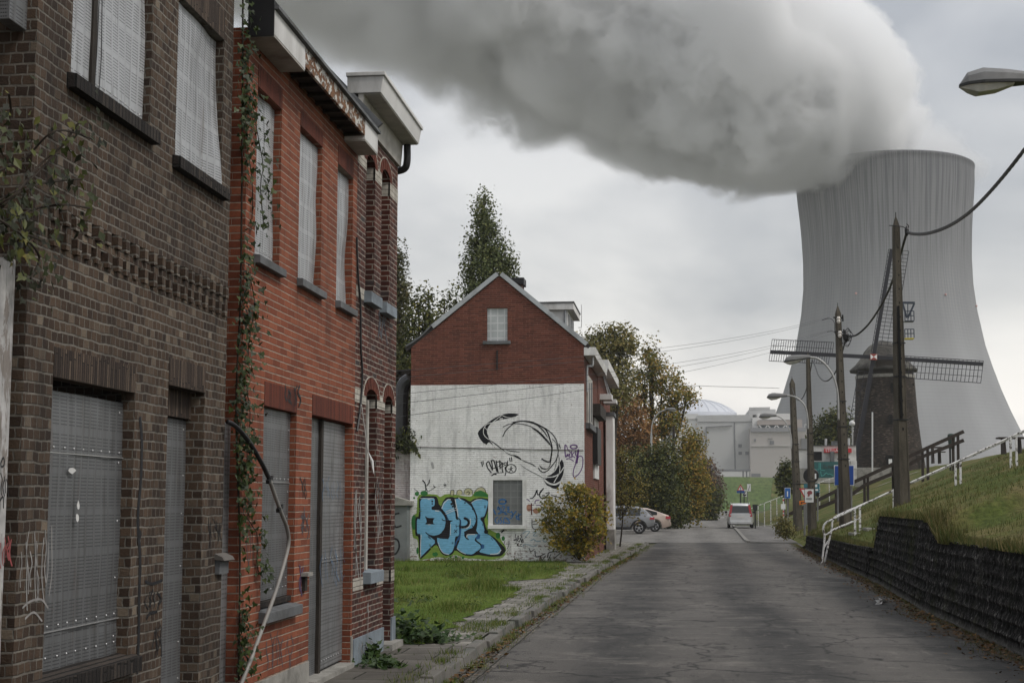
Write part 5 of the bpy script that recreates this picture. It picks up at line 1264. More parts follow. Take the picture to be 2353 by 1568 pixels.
strokes('tag_lettering', [(11, [(62,905),(52,960),(85,965)]), (10, [(85,950),(110,935),(100,965),(125,970)]), (11, [(165,910),(140,925),(165,950),(140,968)]), (11, [(30,1000),(70,985),(60,1005),(30,1005)]), (11, [(80,1030),(85,980),(110,985),(90,1005),(120,1030)]), (11, [(125,1030),(140,975),(155,1035)]), (10, [(165,1040),(165,985),(190,1000),(170,1010),(195,1030),(165,1045)]), (11, [(45,1060),(80,1050),(85,1100)]), (11, [(110,1055),(90,1080),(120,1105)]), (11, [(162,1065),(135,1075),(140,1100),(160,1100)]), (16, [(300,315),(350,300),(420,180)]), (18, [(380,270),(410,180),(430,260),(520,150)]), (16, [(520,150),(460,220),(470,300),(550,310),(540,270),(500,270)]), (14, [(560,230),(620,220),(560,300),(640,300)]), (13, [(650,260),(720,280),(790,300)]), (13, [(330,660),(340,800),(430,830)]), (11, [(340,700),(410,690)]), (11, [(345,740),(420,735)]), (16, [(380,1180),(390,1270),(450,1270)]), (14, [(540,1230),(470,1270),(500,1330),(550,1260)]), (16, [(590,1290),(610,1210),(740,1190)]), (12, [(600,1330),(640,1240)]), (12, [(690,1310),(800,1215)]), (10, [(280,1130),(310,1190),(370,1150)])], M_SK, 1, cv7)
strokes('tag_lettering', [(10, [(180,900),(210,870),(290,860),(210,970)]), (10, [(340,880),(400,870),(350,930),(420,930)]), (12, [(310,1010),(360,990),(400,1020),(470,1020)]), (12, ell(545, 1000, 35, 30) + [(580, 1000)]), (10, [(180,1110),(200,1075),(270,1080),(360,1110),(410,1080)])], paint('pale_blue_spray', (.22, .36, .45), .7, .2), 1, cv7)
strokes('tag_lettering', [(12, [(210,350),(250,330),(290,360)]), (12, [(200,440),(185,520),(230,560)]), (14, [(380,400),(390,350),(450,340)]), (12, [(400,430),(470,430),(500,510),(540,400)])], M_SP, 1, cv7)
patch('graffiti_spot', [ell(280, 470, 45, 60), ell(400, 520, 55, 45)], M_SR, 0, cv7)
strokes('tag_lettering', [(20, [(320,400),(325,580)]), (12, [(260,500),(360,505)]), (10, [(270,430),(360,420)])], spray('spray_maroon', (.12, .03, .03)), 1, cv7)
b = MB(); b.tube([gp(941, 1026, -.02), gp(1340, 1034, -.02)], .010, 5); b.build('wall_cable', M_WOOD_DK, gh)
# scrub against the right end of the wall
M_MAPLE = foliage('yellowing_leaves', ((.12, (.024, .032, .007)), (.38, (.075, .085, .013)), (.6, (.19, .155, .018)), (.82, (.33, .215, .025)), (.97, (.36, .20, .035))), .5, .3, 3.0)
bs = thing('shrub', 'yellow and green leafy shrub growing against the whitewashed wall', 'shrub', tuple(PZ(1330, 1285, .12)))
b = MB(); st = MB(); r = random.Random(31); q = PZ(1330, 1288, .12); y0 = YG - .75
for k in range(150):
    a = r.uniform(0, 6.28); rr = math.sqrt(r.random())
    cu, cv_ = 1318 + 74 * rr * math.cos(a), 1195 + 78 * rr * math.sin(a)
    if cv_ > 1268 or (cu < 1290 and cv_ < 1150) or (cu < 1262 and cv_ > 1225): continue
    c = PY(cu, cv_, y0 + r.gauss(0, .35))
    if r.random() < .35: st.tube(curve([q, q.lerp(c, .5) + Vector((r.gauss(0, .1), r.gauss(0, .1), .1)), c], 4), .010, 5)
    for _ in range(26):
        p = c + Vector((r.gauss(0, .10), r.gauss(0, .12), r.gauss(0, .10)))
        if p.z < .14 or p.y > YG - .03: continue
        b.leaf(p, (r.gauss(0, .6), r.gauss(-.5, .5), r.gauss(.6, .5)), (r.gauss(0, .7), r.gauss(0, .5), -.6), r.uniform(.06, .12), r.uniform(.06, .10), 1)
st.tube(curve([PZ(1300, 1270, .12), PY(1275, 1230, y0), PY(1248, 1190, y0)], 6), .014, 5)
b.build('leaves', M_MAPLE, bs); st.build('stem', M_STEM, bs)

# ------------------------------------------------------------------ trees
M_BARK = paint('bark', (.05, .042, .034), .95, .4, 5, bump=.02, bsc=12, stretch=(3, 3, .6))
def at(u, v, y): return PY(u, v, y)
def tree(name, label, base, blobs, y, mat, leaf, nclump, nleaf, spread=.5, trunk=.14, seed=1, group=None, up=0.0, depth=1.0, cat='tree', limbs=10, shape=0, clump=.5):
    """crown of separate leaf clumps filling ellipsoids given in picture measure at distance y"""
    r = random.Random(seed); k = y / F
    b0 = Vector(base); o = thing(name, label, cat, base, group)
    lv, wd = MB(), MB(); tops = []
    tot = sum(rx * ry for _, _, rx, ry in blobs)
    for (u, v, rx, ry) in blobs:
        c = at(u, v, y); n = max(3, int(nclump * rx * ry / tot)); tops.append((c, ry * k))
        for i in range(n):
            while True:
                d = Vector((r.uniform(-1, 1), r.uniform(-1, 1), r.uniform(-1, 1)))
                if .12 < d.length < 1: break
            d = d.normalized() * (d.length ** .45)
            q = c + Vector((d.x * rx * k, d.y * rx * k * depth, d.z * ry * k)) * r.uniform(.86, 1.06)
            if q.z < b0.z + .1: continue
            s = clump * r.uniform(.6, 1.3)
            if i % 3 == 0: wd.tube([c + Vector((0, 0, -ry * k * .4)), c.lerp(q, .5) + Vector((0, 0, -.1 * ry * k)), q], [.035 * trunk / .14, .02, .008], 4, False)
            for _ in range(nleaf):
                p = q + Vector((max(-1.5, min(1.5, r.gauss(0, 1))) * s, max(-1.5, min(1.5, r.gauss(0, 1))) * s, max(-1.5, min(1.5, r.gauss(0, 1))) * s * (1 + up))) * spread
                nrm = (p - c); nrm = nrm.normalized() if nrm.length > .01 else Vector((0, 0, 1))
                lv.leaf(p, nrm + Vector((r.gauss(0, .7), r.gauss(0, .7), r.gauss(.4, .6))), (r.gauss(0, .8), r.gauss(0, .8), up * 1.5 - .5), leaf * r.uniform(.6, 1.35), leaf * r.uniform(.5, .9), shape)
    t = max(tops, key=lambda a: a[0].z)[0]
    ax = curve([b0, b0.lerp(t, .35) + Vector((.1, 0, 0)), b0.lerp(t, .7), t], 5)
    wd.tube(ax, [trunk * (1 - .8 * i / (len(ax) - 1)) for i in range(len(ax))], 8)
    for c, h in tops:
        wd.tube(curve([b0.lerp(t, .3), b0.lerp(c, .6) + Vector((0, 0, .3)), c], 4), [trunk * .5, trunk * .45, trunk * .4] + [trunk * .35] * 5 + [trunk * .12], 6, False)
    lv.build('crown', mat, o); wd.build('trunk', M_BARK, o)
    return o
M_POP = foliage('poplar_leaves', ((.15, (.03, .042, .015)), (.45, (.07, .092, .032)), (.7, (.14, .16, .055)), (.95, (.22, .22, .085))), .55, .25, .45)
M_POP2 = foliage('autumn_poplar_leaves', ((.15, (.04, .045, .022)), (.5, (.08, .085, .04)), (.8, (.13, .12, .05)), (.97, (.19, .14, .05))), .6, .3, .5)
M_DKG = foliage('dark_green_leaves', ((.15, (.018, .026, .009)), (.45, (.045, .058, .016)), (.7, (.10, .11, .026)), (.95, (.22, .18, .035))), .6, .25, .5)
M_OLV = foliage('olive_leaves', ((.12, (.05, .055, .022)), (.45, (.13, .13, .045)), (.7, (.22, .19, .06)), (.95, (.30, .22, .08))), .65, .28, .4)
M_RUST = foliage('rusty_leaves', ((.15, (.05, .034, .018)), (.42, (.15, .085, .035)), (.66, (.27, .13, .05)), (.95, (.36, .22, .07))), .65, .28, .4)
M_GOLD = foliage('gold_green_leaves', ((.12, (.04, .05, .014)), (.40, (.11, .125, .028)), (.58, (.23, .19, .035)), (.8, (.36, .22, .045)), (.97, (.40, .28, .06))), .6, .3, .5)
M_YEL = foliage('yellow_leaves', ((.15, (.07, .065, .015)), (.5, (.16, .135, .03)), (.95, (.28, .22, .06))), .6, .3, 1)
M_REDB = foliage('far_brown_leaves', ((.15, (.07, .055, .045)), (.5, (.12, .085, .07)), (.95, (.18, .13, .10))), .8, .25, .3)
G0 = lambda u, y: (PY(u, 1154, y).x, y, 0.0)
tree('poplar_tree', 'tall slender dark green poplar rising behind the red gable', G0(1128, 75), [(1112, 462, 17, 20), (1104, 490, 24, 28), (1116, 520, 30, 34), (1096, 548, 24, 40), (1126, 565, 36, 42), (1086, 602, 26, 44), (1150, 592, 31, 36), (1120, 620, 44, 46), (1170, 628, 21, 34), (1080, 652, 20, 34), (1127, 690, 58, 58), (1129, 790, 56, 90), (1128, 900, 52, 100)], 75, M_POP, .15, 600, 36, .62, .22, 5, None, .55, clump=.36)
tree('poplar_tree', 'pale olive poplar half hidden behind the corner house', G0(908, 62), [(914, 590, 12, 42), (914, 660, 22, 65), (912, 750, 34, 90), (912, 850, 40, 100), (912, 950, 36, 100)], 62, M_POP2, .14, 420, 30, .6, .2, 6, None, .9, clump=.38)
tree('small_tree', 'open twiggy dark tree behind the left roof edge of the gable house', G0(985, 57), [(970, 760, 48, 62), (1010, 745, 40, 52), (950, 840, 40, 80), (1045, 690, 14, 22), (960, 690, 16, 24), (985, 680, 12, 20), (1022, 690, 12, 20)], 57, M_DKG, .13, 210, 26, .6, .12, 7, None, .4, clump=.34)
tree('broadleaf_tree', 'round olive brown tree directly behind the gable house dormer', G0(1405, 92), [(1375, 797, 46, 40), (1425, 792, 40, 40), (1392, 850, 66, 46), (1352, 800, 22, 34), (1400, 905, 50, 46), (1408, 765, 26, 18)], 92, M_OLV, .21, 330, 26, .75, .25, 8, clump=.46)
tree('autumn_tree', 'tall orange and green autumn tree above the parked cars', G0(1500, 114), [(1492, 802, 13, 26), (1499, 834, 27, 28), (1522, 868, 38, 32), (1478, 882, 34, 34), (1552, 916, 38, 32), (1580, 906, 17, 14), (1532, 962, 44, 40), (1470, 940, 28, 34), (1500, 1010, 46, 40)], 114, M_GOLD, .22, 330, 28, .72, .24, 9, clump=.52)
tree('autumn_tree', 'rust brown tree just right of the gable house gutter', G0(1430, 110), [(1418, 935, 48, 48), (1452, 985, 52, 52), (1398, 905, 36, 34), (1425, 1030, 46, 50), (1478, 1030, 40, 46)], 110, M_RUST, .21, 330, 28, .7, .2, 10, clump=.5)
tree('broadleaf_tree', 'dark dense tree with yellow leaves behind the street lamp', G0(1470, 101), [(1450, 1090, 60, 60), (1500, 1100, 46, 80), (1440, 1150, 45, 40), (1530, 1070, 30, 60), (1520, 1150, 40, 50)], 101, M_DKG, .19, 420, 32, .7, .18, 12, clump=.46)
tree('broadleaf_tree', 'green and gold tree leaning over the left edge of the far street', G0(1545, 108), [(1590, 1020, 26, 32), (1585, 1070, 38, 50), (1560, 1110, 44, 60), (1595, 1120, 30, 50), (1570, 1165, 46, 34)], 108, M_GOLD, .20, 400, 32, .75, .18, 13, clump=.5)
tree('broadleaf_tree', 'dark bush-like tree at the street edge behind the beige car', G0(1535, 102), [(1530, 1140, 34, 50), (1545, 1170, 34, 32), (1515, 1110, 30, 40)], 102, M_DKG, .19, 300, 30, .75, .14, 14, clump=.5)
tree('young_tree', 'young street tree with sparse yellow leaves beside the white pillar', tuple(PZ(1424, 1255, .11)), [(1430, 1085, 34, 40), (1452, 1130, 34, 34), (1415, 1130, 20, 40), (1440, 1165, 36, 22), (1425, 1050, 18, 24)], 55.5, M_YEL, .085, 120, 13, .7, .035, 15, clump=.36)
for i, (u, v, rx, ry, y, lb) in enumerate(((1622, 1095, 14, 44, 165, 'reddish bare tree nearest in the far row left of the street'), (1640, 1120, 12, 36, 190, 'reddish bare tree at the far end of the row left of the street'), (1632, 1148, 18, 22, 150, 'low dark bush below the far lamps at the left street edge'))):
    tree('far_tree' if i < 2 else 'bush', lb, G0(u - 4, y), [(u, v, rx, ry), (u - 10, v + 20, rx, ry * .7)], y, M_REDB if i < 2 else M_DKG, .34, 130, 22, .9, .15, 16 + i, cat='tree' if i < 2 else 'bush', clump=.6)
tree('broadleaf_tree', 'dark green tree behind the white cafe beside the windmill', tuple(Vector((PY(1908, 1154, 150).x, 150, 4.9))), [(1908, 990, 24, 34), (1890, 1010, 22, 28), (1925, 975, 22, 30), (1930, 1010, 26, 30)], 150, M_DKG, .34, 240, 28, .9, .2, 20, clump=.6)
qx = PY(1806, 1100, 118); tree('bush', 'dark ragged bush left of the white cafe', (qx.x, 118, dike(qx.x, 118)), [(1808, 1085, 12, 24), (1802, 1110, 12, 16)], 118, M_DKG, .24, 90, 24, .8, .08, 22, cat='bush', clump=.4)
qx = PZ(1800, 1225, .6); tree('bush', 'low dark bush at the foot of the dike by the leaning handrail end', (PY(1798, 1215, 70).x, 70, .2), [(1796, 1208, 13, 16), (1808, 1218, 14, 12)], 70, M_OLV, .10, 70, 26, .6, .03, 23, cat='bush', clump=.26)
# hedge line farther left, behind the plot
r = random.Random(44)
for i, (u, y, h) in enumerate(((930, 58, 1000), (880, 66, 960))):
    tree('bush', ('dark bush in the gap behind the black duct', 'dark bush behind the row, mostly hidden by the corner house')[i], G0(u, y), [(u, h, 50, 80), (u + 20, h + 90, 50, 70)], y, M_DKG, .16, 130, 26, .7, .06, 50 + i, cat='bush', clump=.4)

# ------------------------------------------------------------------ poles, lamps, cables
M_POLE = NT('weathered_pole_concrete'); t = M_POLE; o = t.obj()
c = t.ramp(t.noise(t.scale(o, (1, 1, .25)), 4, 6, .65), ((.3, (.045, .040, .032)), (.55, (.085, .075, .06)), (.75, (.13, .115, .09))))
c = t.mix(t.ramp(t.noise(o, 60, 3, .7), ((.60, 0.0), (.68, .6))), c, (.26, .23, .18))
M_POLE = t.bsdf(c, .95, 0, .15, t.bump(t.noise(o, 70, 3, .7), .01))
M_LAMPTOP = paint('lamp_housing_grey', (.17, .17, .168), .5, .2, 6)
M_LAMPRIM = paint('lamp_rim_dark', (.02, .02, .02), .5, .3, 6)
t = NT('lamp_bowl'); M_BOWL = t.bsdf(t.mix(1.0, (.42, .41, .37), t.ramp(t.noise(t.obj(), 9, 4), ((.3, .8), (.7, 1.1))), 'MULTIPLY'), .3, 0, .5)
M_ARM = paint('galvanised_arm', (.34, .34, .33), .5, .2, 5, metal=.3)
def loft(b, secs):
    n = len(secs[0]); i0 = len(b.v)
    for s in secs: b.v += [tuple(p) for p in s]
    for k in range(len(secs) - 1):
        for j in range(n):
            a = i0 + k * n + j; c = i0 + k * n + (j + 1) % n; b.f.append((a, c, c + n, a + n)); b.m.append(b.mi)
    b.f.append(tuple(i0 + j for j in range(n - 1, -1, -1))); b.m.append(b.mi)
    e = i0 + (len(secs) - 1) * n; b.f.append(tuple(e + j for j in range(n))); b.m.append(b.mi)
def lamp_head(par, tip, L, dz=0.0, name='lamp_head', dirx=1):
    """street lantern pointing at the road; tip is its free end, dz the rise towards the arm"""
    top = ((0, .02, .005), (.10, .13, .15), (.30, .18, .20), (.62, .14, .165), (.86, .085, .125), (1.0, .05, .10))
    bow = ((.01, .03, -.01), (.12, .12, -.08), (.23, .15, -.135), (.48, .14, -.105), (.70, .09, -.02))
    P = lambda s, y, z: Vector((tip.x + dirx * s * L, tip.y + y * L, tip.z + s * dz + z * L))
    b = MB(); loft(b, [[P(s, -w, 0), P(s, -w * .92, h * .6), P(s, -w * .45, h), P(s, w * .45, h), P(s, w * .92, h * .6), P(s, w, 0)] for s, w, h in top])
    hd = b.build(name, M_LAMPTOP, par, smooth=True, auto=25)
    b = MB(); loft(b, [[P(s, -w - .008, -.03), P(s, -w - .008, .008), P(s, w + .008, .008), P(s, w + .008, -.03)] for s, w, h in top]); b.build('rim', M_LAMPRIM, hd)
    b = MB(); loft(b, [[P(s, -w, -.03), P(s, -w * .8, -.03 + h * .8), P(s, 0, -.03 + h), P(s, w * .8, -.03 + h * .8), P(s, w, -.03)] for s, w, h in bow]); b.build('bowl', M_BOWL, hd, smooth=True, auto=30)
    return hd
def pole(name, label, base_uv, top_uv, y, wb, wt, group, rot=.42, bury=.3):
    x = PY(base_uv[0], base_uv[1], y).x; z0 = dike(x, y) if x > 3 else 0.0
    tp = PY(top_uv[0], top_uv[1], y); o = thing(name, label, 'utility pole', (x, y, z0), group)
    k = y / F; R = Matrix.Rotation(rot, 3, 'Z'); b = MB(); bb = Vector((x, y, z0 - bury))
    wb, wt = wb * k / (math.cos(rot) + math.sin(rot)) * 1.02, wt * k / (math.cos(rot) + math.sin(rot)) * 1.02
    H = [(bb, wb), (bb.lerp(tp, .35), lerp(wb, wt, .42)), (bb.lerp(tp, .965), wt), (tp, wt * .12)]
    sec = [[c + R @ Vector((sx * w / 2, sy * w / 2, 0)) for sx, sy in ((-1,-1),(-.78,-1),(-.78,-.9),(.78,-.9),(.78,-1),(1,-1),(1,-.78),(.9,-.78),(.9,.78),(1,.78),(1,1),(-1,1))] for c, w in H]
    loft(b, sec); b.build('shaft', M_POLE, o)
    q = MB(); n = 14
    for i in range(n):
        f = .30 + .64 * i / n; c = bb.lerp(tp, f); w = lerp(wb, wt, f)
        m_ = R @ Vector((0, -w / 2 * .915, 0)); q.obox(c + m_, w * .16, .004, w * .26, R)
    q.build('step_holes', M_GLOOM, o)  # flush dark plates, the shade of the holes put into their colour
    MB().tube([tp - Vector((0, 0, .05)), tp + Vector((0, 0, .10))], .012, 6).build('spike', M_BLACKR, o)
    q = MB()
    for f in (.33, .47, .58):
        c = bb.lerp(tp, f); w = lerp(wb, wt, f) * 1.06; q = MB(); q.obox(c, w, w, .035, R); q.tube([c + R @ Vector((-w * .7, -w * .3, 0)), c + R @ Vector((w * .7, -w * .3, 0))], .012, 5); q.build('strap', M_BLACKR, o)
    return o, bb, tp
PG = 'concrete utility poles along the dike'
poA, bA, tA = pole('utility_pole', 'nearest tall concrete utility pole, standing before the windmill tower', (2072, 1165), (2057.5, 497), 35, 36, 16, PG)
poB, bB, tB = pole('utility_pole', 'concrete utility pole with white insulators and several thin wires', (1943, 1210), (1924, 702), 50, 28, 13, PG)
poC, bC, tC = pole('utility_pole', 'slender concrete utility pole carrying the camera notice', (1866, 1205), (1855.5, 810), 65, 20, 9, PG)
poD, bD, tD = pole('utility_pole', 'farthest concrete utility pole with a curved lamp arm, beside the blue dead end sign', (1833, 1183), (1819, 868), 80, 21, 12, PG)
po0 = thing('utility_pole', 'street lamp cut by the right edge high above the dike', 'street lamp', (5.55, 20, dike(5.55, 20)), PG)
MB().tube([(5.55, 20, dike(5.55, 20) - .3), (5.55, 20, 8.6)], [.17, .09], 8).build('shaft', M_POLE, po0)
def arm(par, pts, y, r): MB().tube(curve([PY(u, v, y) for u, v in pts], 7), r, 8).build('lamp_arm', M_ARM, par, smooth=True)
tip = PY(2203, 196, 19.7); lamp_head(po0, tip, 1.02, .03)
MB().tube(curve([tip + Vector((.98, 0, .06)), tip + Vector((1.3, .05, .05)), Vector((5.3, 19.9, tip.z - .25)), Vector((5.45, 20, tip.z - .9)), Vector((5.45, 20, tip.z - 1.6))], 7), .028, 8).build('lamp_arm', M_ARM, po0, smooth=True)
lamp_head(poB, PY(1800, 830, 49.6), .90, .12); arm(poB, [(1856, 821), (1874, 822), (1892, 833), (1910, 856), (1920, 882), (1925, 915), (1926, 965)], 49.6, .035)
lamp_head(poC, PY(1761, 912, 64.7), .90, .04); arm(poC, [(1804, 908), (1822, 910), (1838, 919), (1850, 935), (1855, 960), (1856, 985)], 64.7, .035)
lamp_head(poD, PY(1743, 957, 79.7), .95, .04); arm(poD, [(1780, 953.5), (1794, 959), (1806, 972), (1815, 994), (1818, 1015), (1817, 1030)], 79.7, .035)
# pole A ironwork
q0, q1 = PY(2042, 518, 34.9), PY(2066, 519, 34.9)
b = MB(); b.tube([q0, q1], .012, 6); b.tube(curve([PY(2060, 519, 34.8), PY(2074, 521, 34.8), PY(2084, 526, 34.8), PY(2087, 519, 34.8), PY(2082, 514, 34.8)], 5), .012, 6); b.build('hook', M_BLACKR, poA)
b = MB(); b.lathe([(.01, -.14), (.05, -.08), (.055, .02), (.02, .10)], PY(2083, 529, 34.8), 8); b.build('clamp', M_BLACKR, poA)
MB().box(PY(2061.5, 712, 34.83).x, PY(2066.5, 712, 34.83).x, 34.83, 34.9, PY(2064, 960, 34.83).z, PY(2064, 702, 34.83).z).build('recess_shade', M_GLOOM, poA)  # dark box painted as the shade of the channel in the shaft
# pole B insulators, tangle of leads
M_PORC = paint('porcelain', (.62, .58, .54), .35, .15, 8, spec=.5)
for u, v in ((1926, 729), (1929, 762)):
    c = PY(u, v + 6, 49.7); MB().lathe([(.04, -.10), (.07, -.04), (.05, 0), (.075, .06), (.05, .12)], c, 10).build('insulator', M_PORC, poB)
    b = MB(); b.bar(PY(u - 12, v, 49.7), PY(u + 11, v + 1, 49.7), .05); b.bar(PY(u + 9, v - 6, 49.7), PY(u + 10, v + 9, 49.7), .05); b.build('bracket', M_BLACKR, poB)
r = random.Random(77); b = MB()
for k in range(6):
    c = (1945 + r.uniform(-5, 8), 775 + r.uniform(-8, 8)); b.tube(curve([PY(c[0] + 9 * math.cos(a) * r.uniform(.5, 1.2), c[1] + 13 * math.sin(a) * r.uniform(.5, 1.2), 49.7 + r.uniform(-.1, .1)) for a in (0, 1.2, 2.4, 3.6, 4.8, 6)], 4), .012, 5)
b.lathe([(.02, -.2), (.10, -.1), (.12, .05), (.03, .18)], PY(1943, 772, 49.7), 8); b.build('lead_tangle', M_BLACKR, poB)
b = MB(); b.tube(curve([PY(1888, 735, 49.7), PY(1905, 731, 49.7), PY(1916, 740, 49.7), PY(1917, 760, 49.7), PY(1921, 772, 49.7)], 5), .010, 5); b.tube(curve([PY(1900, 762, 49.7), PY(1914, 761, 49.7), PY(1921, 770, 49.7), PY(1930, 782, 49.7)], 5), .010, 5); b.build('lead', M_BLACKR, poB)
def cable(label, pts, r, name='cable', n=7, twist=False, group=None):
    P = curve(pts, n); b = MB()
    if twist:
        P = curve(pts, n * 3)
        for ph in (0, 2.09, 4.19):
            b.tube([p + Vector((0, math.cos(i * .9 + ph), math.sin(i * .9 + ph))) * r * .6 for i, p in enumerate(P)], r * .62, 6)
    else: b.tube(P, r, 6)
    return tag(b.build(name, M_BLACKR), label, 'cable', group)
yb = lambda t, a, c: lerp(a, c, t)
c1 = [(2083, 533, 34.8), (2098, 537, 33.5), (2130, 536, 31.5), (2175, 521, 29.5), (2225, 489, 27), (2280, 434, 24.5), (2352, 345, 22), (2440, 220, 20)]
cable('thick twisted black cable sagging from the nearest pole off the right edge', [PY(*p) for p in c1], .034, twist=True)
c2 = [(2083, 533, 34.8), (2072, 572, 36), (2058, 620, 38), (2042, 665, 40.5), (2021, 706, 43), (1995, 744, 46), (1972, 766, 48), (1957, 772, 49.2), (1945, 770, 49.7)]
cable('black cable sagging between the nearest pole and the pole with white insulators', [PY(*p) for p in c2], .032)
c3 = [(1943, 775, 49.8), (1937, 800, 51), (1928, 832, 53), (1918, 856, 55), (1904, 872, 57), (1892, 874, 59), (1880, 862, 61), (1873, 842, 63), (1866, 826, 64.8)]
cable('black cable looping from the insulator pole down to the slender pole', [PY(*p) for p in c3], .026)
c4 = [(1866, 826, 65), (1858, 870, 68), (1848, 905, 71), (1838, 918, 74), (1828, 915, 77), (1819, 890, 79.8)]
cable('black cable looping from the slender pole to the farthest pole', [PY(*p) for p in c4], .022)
cy = yk1 + .1
for i, (a, c, lb) in enumerate((((1905, 728, 49.7), (908, 852, cy), 'topmost thin wire from the insulator pole across to the houses'), ((1903, 732, 49.7), (908, 868, cy), 'second thin wire from the top between the insulator pole and the houses'), ((1912, 757, 49.7), (908, 906, cy), 'middle thin wire between the insulator pole and the houses'),
                                ((1906, 761, 49.7), (908, 928, cy), 'fourth thin wire from the top between the insulator pole and the houses'), ((1912, 766, 49.7), (908, 958, cy), 'lowest thin wire from the insulator pole across to the houses'))):
    p, q = PY(*a), PY(*c); sag = .22
    cable(lb, [p.lerp(q, t_) - Vector((0, 0, sag * 4 * t_ * (1 - t_))) for t_ in (0, .25, .5, .75, 1)], .0034, 'wire', 6)
# lamps and posts farther along the left of the street
M_LAMPW = paint('pale_lamp', (.55, .55, .54), .5, .15, 6)
sl = thing('street_lamp', 'curved pale street lamp in front of the autumn trees', 'street lamp', (PY(1496, 1154, 106).x, 73, 0))
MB().tube(curve([PY(1496, 1188, 106), PY(1496, 1100, 106), PY(1496, 1000, 106), PY(1499, 970, 106), PY(1508, 953, 106), PY(1520, 944, 106), PY(1530, 941.5, 106)], 6), [.085] * 13 + [.05] * 24, 10).build('post', M_ARM, sl, smooth=True)
lamp_head(sl, PY(1553, 941, 106), .85, .03, dirx=-1)
for i, (u, vt, y, lb) in enumerate(((1547.5, 978, 107, 'dark wooden post with sagging wires among the trees'), (1569, 1002, 112, 'farther dark post among the trees, right of the wooden post'))):
    p = thing('utility_pole', lb, 'utility pole', (PY(u, 1154, y).x, y, 0), 'dark posts among the trees')
    MB().tube([PY(u, 1190, y), PY(u, vt, y)], [.13, .09], 8).build('shaft', M_WOOD_DK, p)
    b = MB()
    for k in range(2): b.tube(curve([PY(u - 2, vt + 2 + 8 * k, y), PY(u - 12, vt + 24 + 8 * k, y), PY(u - 26, vt + 40 + 8 * k, y)], 6), .012, 4)
    b.build('lead', M_ARM, p)
for i, (u, v, u0, y, lb) in enumerate(((1633.5, 1066, 1620, 217, 'nearest and highest of the four white lamps at the end of the street'), (1638.5, 1075.5, 1628, 245, 'second highest of the four white lamps at the end of the street'), (1645, 1089, 1634.5, 294, 'third of the four white lamps at the end of the street'), (1644.6, 1096, 1637, 335, 'lowest and farthest of the four white lamps at the end of the street'))):
    L = thing('street_lamp', lb, 'street lamp', (PY(u0 + 3, 1154, y).x, y, 0), 'white lamps at the end of the street')
    MB().tube([PY(u0 + 3, 1172, y), PY(u0 + 3, v, y)], .11, 8).build('post', M_ARM, L)
    a, c = PY(u0, v + 1, y), PY(u, v - 1, y); MB().box(a.x, c.x, y - .3, y + .3, a.z, c.z + .1).build('lamp_head', M_LAMPW, L, bevel=.05)

# ------------------------------------------------------------------ railings, signs, dike furniture
M_RAILW = NT('chipped_white_rail'); t = M_RAILW; o = t.obj()
c = t.mix(t.ramp(t.noise(o, 11, 6, .75), ((.535, 0.0), (.56, 1.0))), (.66, .65, .63), (.05, .035, .025)); M_RAILW = t.bsdf(c, .6, 0, .35)
cv_7 = lambda x, y: (x * .38279 + 1801.9, y * .38279 + 967.4)
hr = thing('handrail', 'chipped white tubular handrail climbing the near dike steps', 'handrail', tuple(PY(1893, 1280, 43.5)))
R1 = [(222, 800), (240, 700), (232, 640), (250, 606), (290, 586), (430, 520), (655, 412), (850, 325), (1045, 237), (1240, 147), (1437, 56), (1600, -18)]
R2 = [(240, 850), (266, 720), (284, 640), (288, 600), (312, 568), (440, 510), (660, 415), (852, 330), (1047, 243), (1242, 153), (1437, 64), (1600, -8)]
for R, y in ((R1, 43.2), (R2, 44.4)):
    P = [PY(*cv_7(*p), y) for p in R]; P[0].z = min(P[0].z, .0)
    MB().tube(curve(P, 5), .028, 8).build('rail', M_RAILW, hr, smooth=True)
for (x, y0, y1, d) in ((422, 525, 630, 43.2), (452, 505, 612, 44.4), (655, 412, 524, 43.2), (1025, 247, 372, 43.2), (1055, 238, 366, 44.4), (1355, 94, 218, 43.2), (1390, 84, 208, 44.4)):
    a = PY(*cv_7(x, y0), d); c = PY(*cv_7(x, y1), d); c.z = min(c.z, dike(c.x, d) - .05)
    MB().bar(a, c, .06).build('post', M_RAILW, hr)
for d, q in ((43.2, [(240, 685), (286, 655), (420, 597), (455, 582)]), (44.4, [(290, 648), (456, 580)]), (43.2, [(240, 752), (262, 715)])):
    MB().tube([PY(*cv_7(*p), d) for p in q], .022, 7).build('lower_rail', M_RAILW, hr)
b = MB()
for k in range(26):
    x = 5.0 + k * .42; b.box(x, x + .45, 43.3, 44.3, dike(x, 43.8) - .35, dike(x + .2, 43.8) + .012)
tag(b.build('steps', M_CONC), 'concrete steps climbing the dike between the white handrails', 'steps')
M_RAILB = paint('brown_railing_wood', (.035, .026, .021), .85, .4, 5, bump=.006)
br = thing('wooden_railing', 'dark brown wooden two bar railing climbing the dike', 'railing', tuple(PY(1795, 1195, 85)))
cv_5 = lambda x, y: (x * .20561 + 1726.1, y * .20561 + 910.5)
for pts in ([cv_5(310, 1372), cv_5(720, 1165), cv_5(1160, 945), cv_7(650, 256), cv_7(850, 162), cv_7(1076, 60)], [cv_5(690, 1265), cv_5(1130, 1085), cv_7(480, 382), cv_7(650, 312), cv_7(835, 208), cv_7(1076, 113)]):
    P = [PY(u, v, 85) for u, v in pts]
    for a, c in zip(P, P[1:]): MB().bar(a, c, .07, .20).build('rail', M_RAILB, br)
